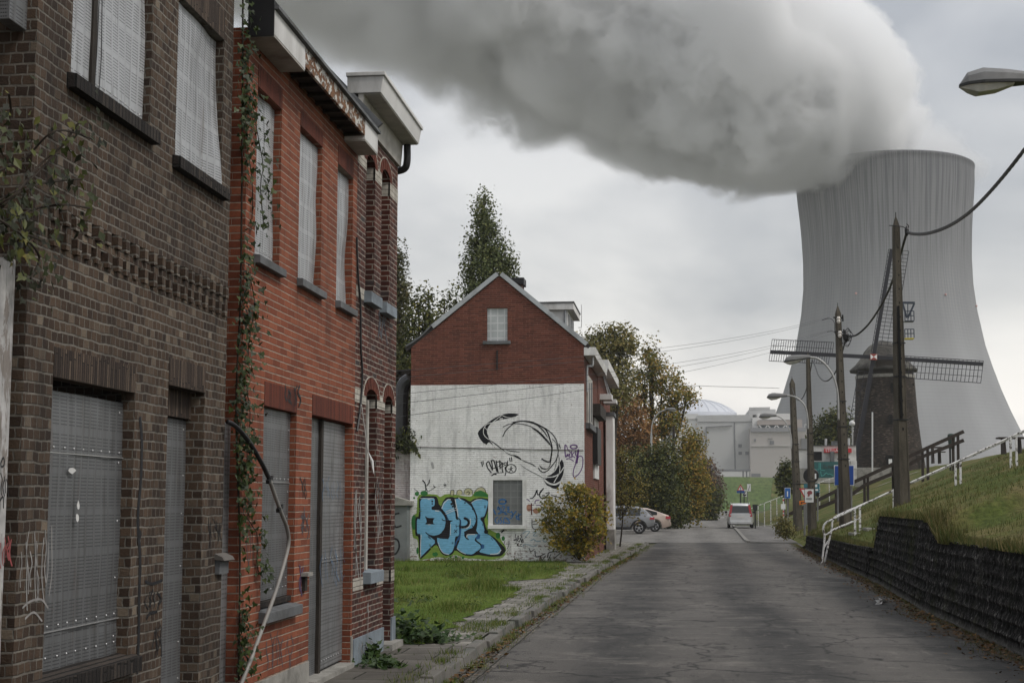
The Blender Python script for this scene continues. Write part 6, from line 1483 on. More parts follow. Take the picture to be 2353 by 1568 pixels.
for x, y0, y1, f in ((615, 1215, 1310, 0), (945, 1050, 1215, 0), (970, 1040, 1210, 0), (1260, 905, 1060, 0), (1298, 885, 1062, 0), (1582, 745, 920, 0), (650, 250, 345, 1), (827, 170, 262, 1), (858, 158, 255, 1), (1010, 92, 180, 1), (1040, 78, 182, 1)):
    g = cv_7 if f else cv_5; a, c = PY(*g(x, y0), 85.12), PY(*g(x, y1), 85.12); c.z = min(c.z, dike(c.x, 85) - .1)
    MB().bar(a, c, .14).build('post', M_RAILB, br)
fr = thing('handrail', 'thin white handrail beside the sloping path to the cafe', 'handrail', tuple(PY(1727, 1170, 112)))
for A in ([(1726, 1167), (1762, 1152.5), (1799, 1138)], [(1878, 1110), (1896, 1103), (1916, 1096)]):
    MB().tube([PY(u, v, 112) for u, v in A], .035, 6).build('rail', M_RAILW, fr)
for u, v0, v1 in ((1741.5, 1161, 1187), (1755.6, 1155, 1179), (1770, 1149.5, 1173), (1784, 1144, 1166), (1904.5, 1100, 1119), (1882, 1109, 1127)):
    a, c = PY(u, v0, 112), PY(u, v1, 112); c.z = min(c.z, dike(c.x, 112)); MB().bar(a, c, .06).build('post', M_RAILW, fr)
b = MB()
for k in range(24):
    x0, x1 = 6.4 + k * .5, 6.9 + k * .5; b.quad((x0, 114, dike(x0, 114) + .06), (x1, 114, dike(x1, 114) + .06), (x1, 115.6, dike(x1, 115.6) + .06), (x0, 115.6, dike(x0, 115.6) + .06))
setting(b.build('path', M_CONC))

M_SIGNBLUE = paint('sign_blue', (.025, .13, .42), .45, .08, 3)
M_SIGNNAVY = paint('panel_blue', (.012, .055, .26), .5, .10, 3)
M_SIGNRED = paint('sign_red', (.48, .03, .04), .45, .1, 3)
M_SIGNWH = paint('sign_white', (.72, .72, .71), .45, .06, 3)
M_SIGNOR = paint('sign_orange', (.75, .20, .03), .5, .1, 3)
M_POSTG = paint('grey_post', (.19, .19, .19), .5, .2, 4, metal=.3)
def plate(par, name, uv, y, mat, dep=.02, layer=0):
    """flat panel from an outline in picture measure, at its real place"""
    P = [PY(u, v, y - .012 * layer) for u, v in uv]
    return MB().prism(P, (0, dep if layer == 0 else .008, 0)).build(name, mat, par)
def rect(u0, v0, u1, v1): return [(u0, v0), (u1, v0), (u1, v1), (u0, v1)]
def post(par, u, v0, v1, y, mat, w=.06, ground=True):
    a, c = PY(u, v0, y + .05), PY(u, v1, y + .05)
    if ground: c.z = min(c.z, (dike(c.x, y) if c.x > 3 else 0) - .02)
    return MB().tube([c, a], w / 2, 8).build('post', mat, par)
def sthing(name, label, u, v, y, cat='sign'):
    q = PY(u, v, y); return thing(name, label, cat, (q.x, y, max(0, dike(q.x, y))))
def text(par, s, uv, h, y, mat, width=None):
    cu = bpy.data.curves.new('lettering', 'FONT'); cu.body = s; cu.align_x = 'CENTER'; cu.align_y = 'CENTER'; cu.extrude = .004; cu.resolution_u = 3
    o = bpy.data.objects.new('tmp', cu); C.objects.link(o); bpy.context.view_layer.update()
    me = bpy.data.meshes.new_from_object(o.evaluated_get(bpy.context.evaluated_depsgraph_get())); bpy.data.objects.remove(o)
    xs = [v.co.x for v in me.vertices]; ys_ = [v.co.y for v in me.vertices]; k = h / max(1e-6, max(ys_) - min(ys_)); kx = (width / (max(xs) - min(xs))) if width else k
    p = PY(uv[0], uv[1], y) - (par.matrix_basis.translation if par else Vector())
    cx_, cy_ = (max(xs) + min(xs)) / 2, (max(ys_) + min(ys_)) / 2
    for v in me.vertices: v.co = Vector((p.x + (v.co.x - cx_) * kx, p.y - v.co.z, p.z + (v.co.y - cy_) * k))
    me.materials.clear(); me.materials.append(mat); return link(bpy.data.objects.new('lettering', me), par)
sg = sthing('road_sign', 'red bordered triangular warning sign with a blue plate below', 1701, 1165, 135)
post(sg, 1701, 1113, 1185, 135, M_BLACKR, .12); plate(sg, 'sign_face', [(1701, 1111.5), (1709.2, 1126), (1692.8, 1126)], 135, M_SIGNRED); plate(sg, 'sign_field', [(1701, 1115.5), (1706.3, 1124.6), (1695.7, 1124.6)], 135, M_SIGNWH, layer=1)
plate(sg, 'symbol', rect(1700.2, 1118, 1701.8, 1121.8), 135, M_BLACKP, layer=2); plate(sg, 'symbol', rect(1700.2, 1122.6, 1701.8, 1124), 135, M_BLACKP, layer=2)
plate(sg, 'blue_plate', rect(1692.3, 1126.3, 1710, 1131.8), 135, M_SIGNNAVY); plate(sg, 'plate_text', rect(1694.5, 1128.2, 1707.5, 1129.4), 135, M_ST, layer=1)
sg = sthing('road_sign', 'small white sign with a black symbol, beside the warning triangle', 1711, 1170, 140); post(sg, 1709, 1126, 1185, 140, M_BLACKR, .1)
plate(sg, 'sign_face', rect(1706, 1124, 1715, 1140), 140.1, M_SIGNWH); plate(sg, 'symbol', [(1707, 1133), (1709.5, 1136), (1714, 1134), (1714, 1138), (1707, 1138)], 140.1, M_BLACKP, layer=1); plate(sg, 'symbol', [(1710, 1131), (1714, 1125), (1714, 1127), (1711, 1132)], 140.1, M_BLACKP, layer=1)
sg = sthing('road_sign', 'white sign with a black diagonal bar, highest of the group by the van', 1720, 1170, 148); post(sg, 1717, 1111, 1185, 148, M_POSTG, .08)
plate(sg, 'sign_face', rect(1716, 1111, 1724.5, 1127.5), 148, M_SIGNWH); plate(sg, 'symbol', [(1718, 1126), (1722.5, 1113), (1723.4, 1113.4), (1719, 1126.4)], 148, M_BLACKP, layer=1)
sg = sthing('road_sign', 'blue rectangular dead end sign with a white upright bar', 1809, 1188, 82); post(sg, 1809, 1121, 1192, 82, M_POSTG, .09)
plate(sg, 'border', rect(1802.2, 1119.6, 1815.8, 1144.3), 82.02, M_SIGNWH); plate(sg, 'sign_face', rect(1803, 1120.4, 1815, 1143.5), 82, M_SIGNBLUE, layer=1); plate(sg, 'symbol', rect(1807.5, 1127.5, 1810.2, 1140), 82, M_SIGNWH, layer=2)
sg = sthing('street_name_sign', 'thin dark sign edge on a post behind the dead end sign', 1800, 1188, 88); post(sg, 1801.5, 1112, 1185, 88, M_BLACKR, .08); plate(sg, 'sign_face', rect(1783.5, 1116.2, 1820.5, 1118.2), 88, M_BLACKP)
sg = sthing('notice_post', 'small white notice on a red and white banded post', 1799.5, 1190, 80); post(sg, 1799.5, 1143, 1192, 80, M_SIGNWH, .07)
for v in (1146, 1172, 1180): plate(sg, 'red_band', rect(1798.0, v, 1801.0, v + 4), 79.98, M_SIGNRED, layer=1)
plate(sg, 'notice', rect(1793.8, 1156.5, 1804.2, 1168.8), 79.9, M_SIGNWH)
sg = sthing('road_sign', 'white notice with black border and a red-brown camera picture on the slender pole', 1859, 1138, 64.6)
plate(sg, 'border', rect(1847.8, 1121.8, 1869.8, 1154), 64.60, M_BLACKP); plate(sg, 'sign_face', rect(1848.8, 1122.8, 1868.8, 1153), 64.58, M_SIGNWH, layer=1)
M_CAMR = paint('notice_red_brown', (.24, .06, .065), .6, .2, 8)
plate(sg, 'symbol', [(1853, 1131), (1857, 1126.5), (1863, 1126), (1866, 1130), (1865, 1134), (1860, 1135), (1859.5, 1139), (1855, 1139.5), (1856, 1134.5)], 64.58, M_CAMR, layer=2)
for v in (1143, 1145.6): plate(sg, 'notice_text', rect(1852, v, 1865.5, v + 1.2), 64.58, M_POSTG, layer=2)
sg = sthing('road_sign', 'red and white inverted triangle give way sign half behind the slender pole', 1847, 1190, 70); post(sg, 1847.5, 1124, 1195, 70, M_POSTG, .09)
plate(sg, 'sign_face', [(1835.5, 1121), (1863, 1121), (1849, 1147)], 70, M_SIGNRED); plate(sg, 'sign_field', [(1840.5, 1124), (1858, 1124), (1849, 1140.5)], 70, M_SIGNWH, layer=1)
plate(sg, 'detour_arrow_plate', [(1835.8, 1150), (1851, 1147.8), (1851.5, 1156), (1836.5, 1159)], 70, M_SIGNOR); plate(sg, 'symbol', [(1838, 1154), (1841.5, 1151), (1841.6, 1152.6), (1848.5, 1151.5), (1848.7, 1153.4), (1841.8, 1154.6), (1841.9, 1156.6)], 70, M_BLACKP, layer=1)
mi = sthing('traffic_mirror', 'dark round back of a traffic mirror behind the slender pole', 1862, 1130, 76, 'mirror'); post(mi, 1862, 1092, 1190, 76, M_POSTG, .08)
q = PY(1862.7, 1092, 76); MB().lathe([(.30, -.06), (.39, -.03), (.40, .03), (.36, .06)], q, 28, ax=Matrix.Rotation(math.pi / 2, 3, 'X')).build('mirror_back', M_BLACKP, mi); plate(mi, 'label_plate', rect(1871.5, 1087, 1875, 1099), 75.9, M_SIGNWH)
bx = sthing('information_board', 'teal information board with small white panels behind the slender pole', 1866, 1150, 84, 'board')
M_TEAL = paint('teal_board', (.035, .15, .19), .5, .2, 5); plate(bx, 'board', rect(1846.5, 1110.5, 1882.5, 1138), 84, M_TEAL, .12); post(bx, 1852, 1120, 1185, 84, M_POSTG, .08); post(bx, 1878, 1120, 1185, 84, M_POSTG, .08)
for a in (rect(1872, 1112, 1877, 1118), rect(1873, 1122.5, 1879, 1126.5), rect(1850, 1126, 1856, 1131)): plate(bx, 'panel', a, 84, M_SIGNWH, layer=1)
plate(bx, 'black_box', rect(1874.5, 1130, 1882.5, 1139.5), 83.9, M_BLACKP, .08)
bb_ = sthing('blue_panel', 'large plain blue panel with white edge behind the insulator pole', 1938, 1120, 58, 'panel')
plate(bb_, 'border', rect(1915.8, 1067.5, 1962.2, 1115), 58.05, M_SIGNWH); plate(bb_, 'panel_face', rect(1917.5, 1069.2, 1960.5, 1113.3), 58.0, M_SIGNNAVY, layer=1); post(bb_, 1925, 1075, 1205, 58.1, M_POSTG, .09); post(bb_, 1955, 1075, 1190, 58.1, M_POSTG, .09)
dg = sthing('waste_bin', 'small black waste bin on a post by the lower end of the path', 1738, 1185, 103, 'bin')
M_BIN = paint('dark_bin', (.02, .022, .022), .5, .2, 5); plate(dg, 'bin', [(1728.5, 1158), (1740.5, 1158), (1739, 1172), (1730, 1172)], 103, M_BIN, .35); post(dg, 1734.5, 1170, 1192, 103.1, M_BLACKR, .1)
gb = sthing('waste_bin', 'dark green waste bin on the dike at the upper end of the wooden railing', 2185, 1036, 88, 'bin')
M_GBIN = paint('green_bin', (.025, .045, .035), .55, .2, 5); q = PY(2185.5, 1014, 88); k = 88 / F
MB().lathe([(6.5 * k, -16 * k), (8.2 * k, 12 * k), (8.6 * k, 14 * k), (7 * k, 17 * k), (2 * k, 18.5 * k)], q, 16).build('bin', M_GBIN, gb); post(gb, 2182, 1028, 1042, 88, M_BLACKR, .12)
for nm, lb, u0, u1, v0, v1, y in (('picnic_bench', 'dark picnic bench on the dike crest right of the windmill tower', 2134, 2166, 1027, 1052, 100), ('park_bench', 'dark bench silhouetted on the dike crest at the right edge', 2294, 2352, 1010, 1026, 74)):
    be = sthing(nm, lb, (u0 + u1) / 2, v1, y, 'bench'); a, c = PY(u0, v0, y), PY(u1, v1, y); a.z = c.z + (.78 if 'pic' in nm else .5)
    MB().box(a.x, c.x, y, y + .7, a.z - .08, a.z).build('tabletop' if 'pic' in nm else 'backrest', M_RAILB, be); MB().box(a.x - .1, c.x + .1, y - .5, y - .2, c.z + .38, c.z + .45).build('seat', M_RAILB, be)
    for x in (a.x + .2, c.x - .25): MB().hexa([(x, y - .45, c.z - .35), (x + .06, y - .45, c.z - .35), (x + .06, y + .6, c.z - .35), (x, y + .6, c.z - .35), (x, y - .1, a.z - .08), (x + .1, y - .1, a.z - .08), (x + .1, y + .5, a.z - .08), (x, y + .5, a.z - .08)]).build('leg', M_RAILB, be)

# ------------------------------------------------------------------ windmill
YM = 140.0; K = YM / F; mz = PY(2040, 1078, YM).z; mx = PY(2041, 1154, YM).x
M_MILLB = brick('mill_brick', ((0, (.022, .017, .015)), (.5, (.045, .034, .028)), (.9, (.075, .056, .045)), (1, (.16, .13, .10))), (.04, .036, .032), .22, .065, .012, .01, depth=.01, dirt=(.02, .017, .015), dirt_amt=.6)
M_THATCH = paint('thatch', (.06, .056, .05), .95, .5, 1.6, bump=.08, bsc=6, stretch=(1, 1, .3), dirt=(.15, .145, .125), dsc=.8)
M_SPAR = paint('tarred_spar', (.016, .016, .022), .6, .2, 4)
M_MILLR = paint('mill_red', (.30, .05, .035), .55, .1)
mill = thing('windmill', 'old dark brick tower windmill with thatched cap and four lattice sails', 'windmill', (mx, YM, mz))
MB().lathe([(85 * K, mz - 1.5), (83 * K, mz), (75 * K, mz + 55 * K), (68.5 * K, mz + 120 * K), (64 * K, mz + 205 * K)], (mx, YM, 0), 40).build('tower', M_MILLB, mill, smooth=True, auto=30)
MB().lathe([(65.2 * K, PY(2041, 870, YM).z), (65.4 * K, PY(2041, 863, YM).z)], (mx, YM, 0), 40).build('white_band', M_CONC, mill, smooth=True, auto=30)
MB().lathe([(62.5 * K, PY(2041, 862.9, YM).z), (63 * K, PY(2041, 850, YM).z)], (mx, YM, 0), 40).build('cap_ring', M_WOOD_DK, mill)
cx2 = PY(2038, 1154, YM).x
MB().lathe([(73.5 * K, PY(2030, 854, YM).z), (75 * K, PY(2030, 850, YM).z), (62 * K, PY(2030, 838, YM).z), (50 * K, PY(2030, 823, YM).z), (42 * K, PY(2030, 808, YM).z), (31 * K, PY(2030, 795, YM).z), (16 * K, PY(2030, 786, YM).z), (1 * K, PY(2030, 782, YM).z)], (cx2, YM, 0), 40).build('cap', M_THATCH, mill, smooth=True)
yf_ = YM - 80 * K
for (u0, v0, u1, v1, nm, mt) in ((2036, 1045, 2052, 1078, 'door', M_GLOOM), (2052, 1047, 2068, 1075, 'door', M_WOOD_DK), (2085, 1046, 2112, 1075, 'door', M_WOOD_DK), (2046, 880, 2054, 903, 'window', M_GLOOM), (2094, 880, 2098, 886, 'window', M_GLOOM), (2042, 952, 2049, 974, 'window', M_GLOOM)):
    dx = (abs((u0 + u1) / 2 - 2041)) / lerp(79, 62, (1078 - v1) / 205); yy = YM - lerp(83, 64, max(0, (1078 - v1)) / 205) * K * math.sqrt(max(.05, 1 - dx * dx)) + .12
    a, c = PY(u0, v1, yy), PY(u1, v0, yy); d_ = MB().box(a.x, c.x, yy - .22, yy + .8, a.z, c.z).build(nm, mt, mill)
    if nm == 'door':
        um = (u0 + u1) / 2; e0, e1 = PY(um - 3.5, v0 + 22, yy), PY(um + 4, v0 + 9, yy)
        MB().box(e0.x, e1.x, yy - .235, yy - .225, e0.z, e1.z).build('notice', paint('yellow_notice', (.55, .42, .10), .6, .2) if u0 > 2080 else M_SIGNWH, d_)
q = PY(2063.5, 1054, YM - 3.6); MB().lathe([(.02, -.12), (.13, -.06), (.13, .06), (.02, .12)], q, 10).build('door_lamp', M_SIGNWH, mill)
ysail = YM - 82 * K; hub = PY(2006, 820, ysail)
def spx(u, v): return PY(u, v, ysail)
sails = {'l': ((1769, 808), (0, -1)), 'r': ((2257.5, 836), (0, -1)), 't': ((2048, 572.5), (-1, 0)), 'b': ((1962, 1068), (1, 0))}
# each sail: spar from hub, hemlath lines on both sides, crossbars
def sail(tip, side_a, side_b, s0a, s0b, nbar, rows):
    b = thing_part = MB(); t_ = spx(*tip); d = (t_ - hub)
    b.bar(hub, t_, .34, .26, up=(0, 1, 0))
    f = lambda s, off: hub + d * s + Vector((off[0], 0, off[1]))
    for k in range(nbar + 1):
        s = lerp(min(s0a, s0b), 1.0, k / nbar); pa = f(s, (side_a[0] * K * (1 if s >= s0a - .001 else 0), side_a[1] * K * (1 if s >= s0a - .001 else 0))); pb = f(s, (side_b[0] * K * (1 if s >= s0b - .001 else 0), side_b[1] * K * (1 if s >= s0b - .001 else 0)))
        b.bar(pa, pb, .045, .05, up=(0, 1, 0))
    for sd, s0, n in ((side_a, s0a, rows[0]), (side_b, s0b, rows[1])):
        for j in range(1, n + 1):
            o_ = (sd[0] * K * j / n, sd[1] * K * j / n); b.bar(f(s0, o_), f(1.0, o_), .055 if j == n else .04, .05, up=(0, 1, 0))
    return b.build('sail', M_SPAR, mill)
sail((1769, 808), (5, 28), (-3, -20), .40, .62 - .2, 26, (2, 1))
sail((2257.5, 836), (1.5, 7), (-6, -41), .12, .22, 24, (1, 3))
sail((2048, 572.5), (-6.5, .2), (37, -5), .05, .12, 27, (1, 3))
sail((1962, 1068), (6, 0), (-26, 3), .14, .14, 24, (1, 2))
b = MB(); R = Matrix.Rotation(math.radians(3), 3, 'Y'); b.obox(hub + Vector((0, -.05, 0)), .62, .5, .55, R); b.build('hub', M_MILLR, mill)
for (a0, a1) in ((0, 1), (2, 3)):
    s_ = .29; pts = [(-s_, -s_ * .85), (s_, -s_ * .85), (s_, s_ * .85), (-s_, s_ * .85)]
    tri = [(0, 0), pts[1], pts[2]] if a0 == 0 else [(0, 0), pts[3], pts[0]]
    MB().prism([hub + Vector((x, -.312, z)) for x, z in tri], (0, .01, 0)).build('hub_mark', M_SIGNWH, mill)
b = MB(); b.tube([hub, Vector((cx2, YM, hub.z + .3))], .35, 10); b.build('windshaft', M_WOOD_DK, mill)
b = MB(); b.box(PY(2020, 1040, ysail).x, PY(2072, 1040, ysail).x, YM - 70 * K, YM - 55 * K, PY(2030, 852, YM).z, PY(2030, 832, YM).z); b.build('cap_boarding', M_WOOD_DK, mill)
# low wall, poles and lamp by the mill
b = MB(); a, c = PY(1964, 1092, 134), PY(2048, 1073, 134); b.box(a.x, c.x, 134, 134.3, a.z - 1, c.z); tag(b.build('low_wall', M_CONC), 'low pale wall in front of the windmill foot', 'wall')
for u, v0, v1, y, lb in ((2003.7, 946, 1084, 133, 'thin white flagpole in front of the windmill tower'),):
    MBo = MB().tube([PY(u, v1, y), PY(u, v0, y)], .07, 8); tag(MBo.build('flagpole', M_LAMPW), lb, 'flagpole')
gl = sthing('street_lamp', 'silver globe lamp on a stand at the left side of the windmill', 1957, 1075, 131, 'street lamp'); post(gl, 1958, 975, 1080, 131, M_ARM, .14, False); q = PY(1957, 972, 131); MB().lathe([(.03, -.28), (.24, -.15), (.27, 0), (.22, .16), (.05, .26)], q, 14).build('globe', M_LAMPW, gl, smooth=True)
# radar mast
YR_ = 165.0; KR = YR_ / F; rx = PY(2083, 1154, YR_).x
ra = thing('radar_mast', 'yellow and navy mast with railed platforms behind the windmill', 'mast', (rx, YR_, 4.8))
M_NAVY = paint('navy_paint', (.015, .025, .045), .5, .15); M_YELLOW = paint('yellow_paint', (.62, .50, .05), .5, .12)
zz = lambda v: PY(2081, v, YR_).z
MB().lathe([(4.5 * KR, 4), (4.5 * KR, zz(816))], (rx, YR_, 0), 16).build('lower_shaft', M_NAVY, ra); MB().lathe([(4.6 * KR, zz(816)), (4.6 * KR, zz(778))], (rx, YR_, 0), 16).build('yellow_shaft', M_YELLOW, ra); MB().lathe([(5 * KR, zz(778)), (5 * KR, zz(735))], (rx, YR_, 0), 16).build('upper_shaft', M_NAVY, ra)
def pf(u0, u1, v, vr):
    a, c = PY(u0, v, YR_).x, PY(u1, v, YR_).x; p = MB().box(a, c, YR_ - .5, YR_ + .5, zz(v) - .12, zz(v)).build('platform', M_YELLOW if v > 770 else M_NAVY, ra); b = MB()
    for f in (0, .33, .66, 1): x = lerp(a, c, f); b.bar((x, YR_ - .5, zz(v)), (x, YR_ - .5, zz(vr)), .09)
    for vv in (vr, (v + vr) / 2): b.bar((a, YR_ - .5, zz(vv)), (c, YR_ - .5, zz(vv)), .09)
    b.build('guard_rail', M_NAVY, p)
pf(2077, 2098, 777, 757); pf(2077, 2098, 737, 716)
b = MB(); b.bar(PY(2072, 695, YR_), PY(2101, 695.5, YR_), .24); b.bar(PY(2100, 697, YR_), PY(2085, 730, YR_), .2); b.bar(PY(2073, 697, YR_), PY(2083, 730, YR_), .2); b.bar(PY(2085, 697, YR_), PY(2085, 730, YR_), .1); b.build('antenna_frame', M_NAVY, ra)
# cafe
YC = 126.0; cf = thing('cafe', 'small white cafe with a red name sign and teal terrace screen beside the windmill', 'building', tuple(PY(1915, 1100, YC)))
def cbox(u0, v0, u1, v1, name, mat, y=YC, d=6.0, par=None):
    a, c = PY(u0, v1, y), PY(u1, v0, y); return MB().box(a.x, c.x, y, y + d, a.z, c.z).build(name, mat, par or cf)
M_CWH = paint('cafe_white', (.56, .55, .53), .7, .1, 2, dirt=(.36, .35, .33))
cbox(1834, 1032, 1872, 1075, 'wing', M_CWH, YC + .5); cbox(1868, 1023.5, 1966, 1108, 'wall', M_CWH); cbox(1834, 1075, 1875, 1110, 'base', M_CONC, YC + .3); cbox(1955, 1058, 1968, 1076, 'side_wall', M_CWH, YC - 1)
cbox(1833, 1030.5, 1873, 1032, 'roof_edge', M_STONE, YC + .4); cbox(1867, 1021.8, 1967, 1023.4, 'roof_edge', M_STONE, YC - .1)
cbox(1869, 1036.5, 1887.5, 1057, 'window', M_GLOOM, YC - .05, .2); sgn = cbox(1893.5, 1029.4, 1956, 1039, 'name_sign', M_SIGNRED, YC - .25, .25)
text(cf, 'STELLA', (1910.5, 1033.6), .26, YC - .27, M_SIGNWH, 1.05)
MB().box(PY(1906, 1040, YC).x, PY(1912, 1040, YC).x, YC - .06, YC, PY(1908, 1046, YC).z, PY(1908, 1043, YC).z).build('vent', M_STONE, cf)
for u, v0, v1 in ((1897, 1007, 1023), (1950, 1006, 1023)): MB().tube([PY(u, v1, YC + 2), PY(u, v0, YC + 2)], .10, 8).build('flue', M_STEEL, cf)
cbox(1912, 1012, 1925, 1024, 'roof_vent', M_STONE, YC + 1.5, 1)
tb = cbox(1870, 1059.6, 1928, 1097, 'terrace_screen', paint('teal_screen', (.022, .10, .10), .5, .2, 2), YC - 1.2, .08)
M_TLINE = paint('turquoise_line', (.08, .34, .32), .5, .1)
b = MB(); yy = YC - 1.215
def tl(pts): 
    P = [PY(*cv_5(*p), yy) for p in pts]
    for a, c in zip(P, P[1:]): b.bar(a, c, .05, .01, up=(0, 1, 0))
tl([(755, 740), (755, 815), (700, 815)]); tl([(770, 740), (772, 820), (820, 825)]); tl([(772, 830), (780, 885), (805, 880), (835, 850), (860, 870), (870, 860), (915, 880)]); b.build('screen_drawing', M_TLINE, cf)
text(cf, 'De Molen', cv_5(870, 785), .30, YC - 1.21, paint('screen_script', (.05, .05, .045), .5), 1.0)
cbox(1908, 1036, 1916, 1062, 'awning', M_STONE, YC - .6, .5)

# ------------------------------------------------------------------ power station far behind the dike
YP = 610.0; cvp = lambda x, y: (x * .14517 + 1517.4, y * .14517 + 891.5)
M_PW = paint('plant_pale', (.60, .60, .59), .8, .06, .02, dirt=(.54, .54, .53), dsc=.04)
M_PG = paint('plant_grey', (.44, .44, .435), .8, .06, .03, dirt=(.39, .39, .385), dsc=.05)
M_PP = paint('plant_warm_grey', (.42, .395, .38), .85, .10, .03, dirt=(.36, .335, .32), dsc=.06, stretch=(.3, 1, 2))
M_PD = paint('plant_dark', (.17, .175, .185), .8, .1, .1); M_PB = paint('plant_blue_glass', (.10, .14, .18), .5, .3, .3); M_PBR = paint('plant_canopy', (.33, .29, .27), .8, .1, .1)
M_DOME = paint('dome_sheet', (.64, .67, .73), .55, .05, .05)
def pbox(x0, y0, x1, y1, name, mat, par, y=YP, d=40):
    a, c = PY(*cvp(x0, y1), y), PY(*cvp(x1, y0), y); return MB().box(a.x, c.x, y, y + d, a.z, c.z).build(name, mat, par)
rb = thing('reactor_building', 'pale grey block with a low silvery dome behind it', 'building', (PY(1650, 1154, YP).x, YP, 0))
pbox(200, 402, 596, 1500, 'wing', M_PW, rb, YP + 1); pbox(596, 418, 1455, 1500, 'hall', M_PG, rb); pbox(200, 478, 596, 488, 'ledge', M_PG, rb, YP + .5, 1); pbox(598, 522, 1453, 533, 'dark_joint', M_PD, rb, YP - .3, 1)
pbox(719, 612, 726, 970, 'pipe', M_PD, rb, YP - .5, .4)
a, c = PY(*cvp(716, 614), YP - .5), PY(*cvp(1130, 590), YP - .5); MB().bar(a, c, .45).build('pipe', M_PD, rb)
pbox(1170, 540, 1176, 1280, 'seam', M_PD, rb, YP - .2, .4)
for x0, y0, x1, y1 in ((1232, 882, 1285, 930), (1232, 1000, 1285, 1048), (1340, 1000, 1392, 1050)): pbox(x0, y0, x1, y1, 'window', M_PD, rb, YP - .3, 1)
pbox(930, 1278, 1425, 1310, 'fence', M_PD, rb, YP - 30, .5); pbox(940, 1320, 1400, 1400, 'low_shed', M_PW, rb, YP - 25, 5)
q = PY(*cvp(600, 405), YP + 45); K2 = (YP + 45) / F; Rr = 86 * K2; hh = 31.5 * K2; Rs = (Rr * Rr + hh * hh) / (2 * hh); prof = []
for k in range(13):
    a = math.asin(min(1, Rr / Rs)) * (1 - k / 12); prof.append((max(.02, Rs * math.sin(a)), q.z + hh - Rs * (1 - math.cos(a))))
MB().lathe([(Rr, 0)] + prof, (q.x, YP + 45, 0), 48).build('dome', M_DOME, rb, smooth=True, auto=30)
b = MB()
for k in range(24):
    t_ = 2 * math.pi * k / 24; b.tube([(q.x + (r_ + .12) * math.cos(t_), YP + 45 + (r_ + .12) * math.sin(t_), z_ + .15) for r_, z_ in prof], .10, 4, False)
b.build('dome_ribs', M_DOME, rb)
cb = thing('control_building', 'warm grey concrete block with a blue glazed band under its roof', 'building', (PY(1780, 1154, YP).x, YP, 0))
pbox(1425, 620, 2170, 1500, 'block', M_PP, cb, YP - 8); pbox(1425, 618, 2300, 690, 'shadow_strip', paint('plant_shadow_band', (.24, .24, .255), .85, .1, .1), cb, YP - 8.6, 1)  # darker strip across the block top is a shadow band put into colour
pbox(1540, 575, 2060, 662, 'window_band', M_PB, cb, YP - 2); pbox(1530, 505, 2075, 578, 'canopy', M_PBR, cb, YP - 6); pbox(1530, 398, 2045, 500, 'upper_block', M_PW, cb, YP + 2); pbox(1400, 330, 1820, 420, 'upper_block', M_PG, cb, YP + 10)
pbox(1455, 460, 1545, 640, 'stair_tower', M_PW, cb, YP - 3, 6)
for k in range(7):
    x0 = 1560 + k * 70; a, c = PY(*cvp(x0, 655 if k % 2 else 585), YP - 6.5), PY(*cvp(x0 + 60, 585 if k % 2 else 655), YP - 6.5); MB().bar(a, c, .4).build('truss', M_PW, cb)
pbox(1730, 828, 1795, 886, 'window', M_PD, cb, YP - 8.4, 1); pbox(1420, 908, 2050, 914, 'seam', M_PW, cb, YP - 8.4, 1); pbox(1480, 800, 1505, 840, 'vent', M_PD, cb, YP - 8.4, 1); pbox(1700, 792, 1770, 800, 'vent', M_PD, cb, YP - 8.4, 1)
pbox(1440, 1345, 1580, 1400, 'gate', M_PD, cb, YP - 30, 2)
pbox(2150, 490, 2240, 640, 'annex', M_PBR, cb, YP - 2); pbox(2160, 640, 2360, 1000, 'annex', M_PP, cb, YP - 5); pbox(2228, 788, 2310, 1000, 'annex_door', M_PD, cb, YP - 6, 2)
b = MB()
for k in range(22):
    x0 = 1405 + k * 15; a, c = PY(*cvp(x0, 332), YP + 10), PY(*cvp(x0, 308), YP + 10); b.bar(a, c, .35)
b.bar(PY(*cvp(1400, 310), YP + 10), PY(*cvp(1730, 306), YP + 10), .5); b.build('roof_railing', M_PG, cb)
wr = thing('service_block', 'long low pale block at the foot of the cooling tower', 'building', (PY(1950, 1154, 640).x, 640, 0))
a, c = PY(1850, 1070, 640), PY(2010, 985, 640); MB().box(a.x, c.x, 640, 660, 0, c.z).build('block', M_PW, wr)
b = MB()
for k in range(26): x = lerp(a.x, c.x, k / 25); b.bar((x, 640, c.z), (x, 640, c.z + 2.2), .35)
b.bar((a.x, 640, c.z + 2.2), (c.x, 640, c.z + 2.2), .5); b.build('roof_railing', M_PG, wr)
for u, v, lb in ((1707, 1092, 'left one of the two small floodlight masts before the warm grey block'), (1715, 1092, 'right one of the two small floodlight masts before the warm grey block')):
    fl = thing('floodlight_mast', lb, 'mast', (PY(u, 1154, 500).x, 500, 0), 'floodlight masts'); MB().tube([PY(u, 1100, 500), PY(u, 1080, 500)], .3, 6).build('shaft', M_PD, fl); a, c = PY(u - 2.4, 1083, 500), PY(u + 2.4, 1079.5, 500); MB().box(a.x, c.x, 499.5, 500.5, a.z, c.z).build('floodlights', M_PD, fl)
p = [PY(1545, 884, 560), PY(1660, 887.5, 560), PY(1790, 891, 560)]
tag(MB().tube(curve(p, 6), .12, 5).build('power_line', M_PG), 'faint far power line in the sky above the silvery dome', 'cable')

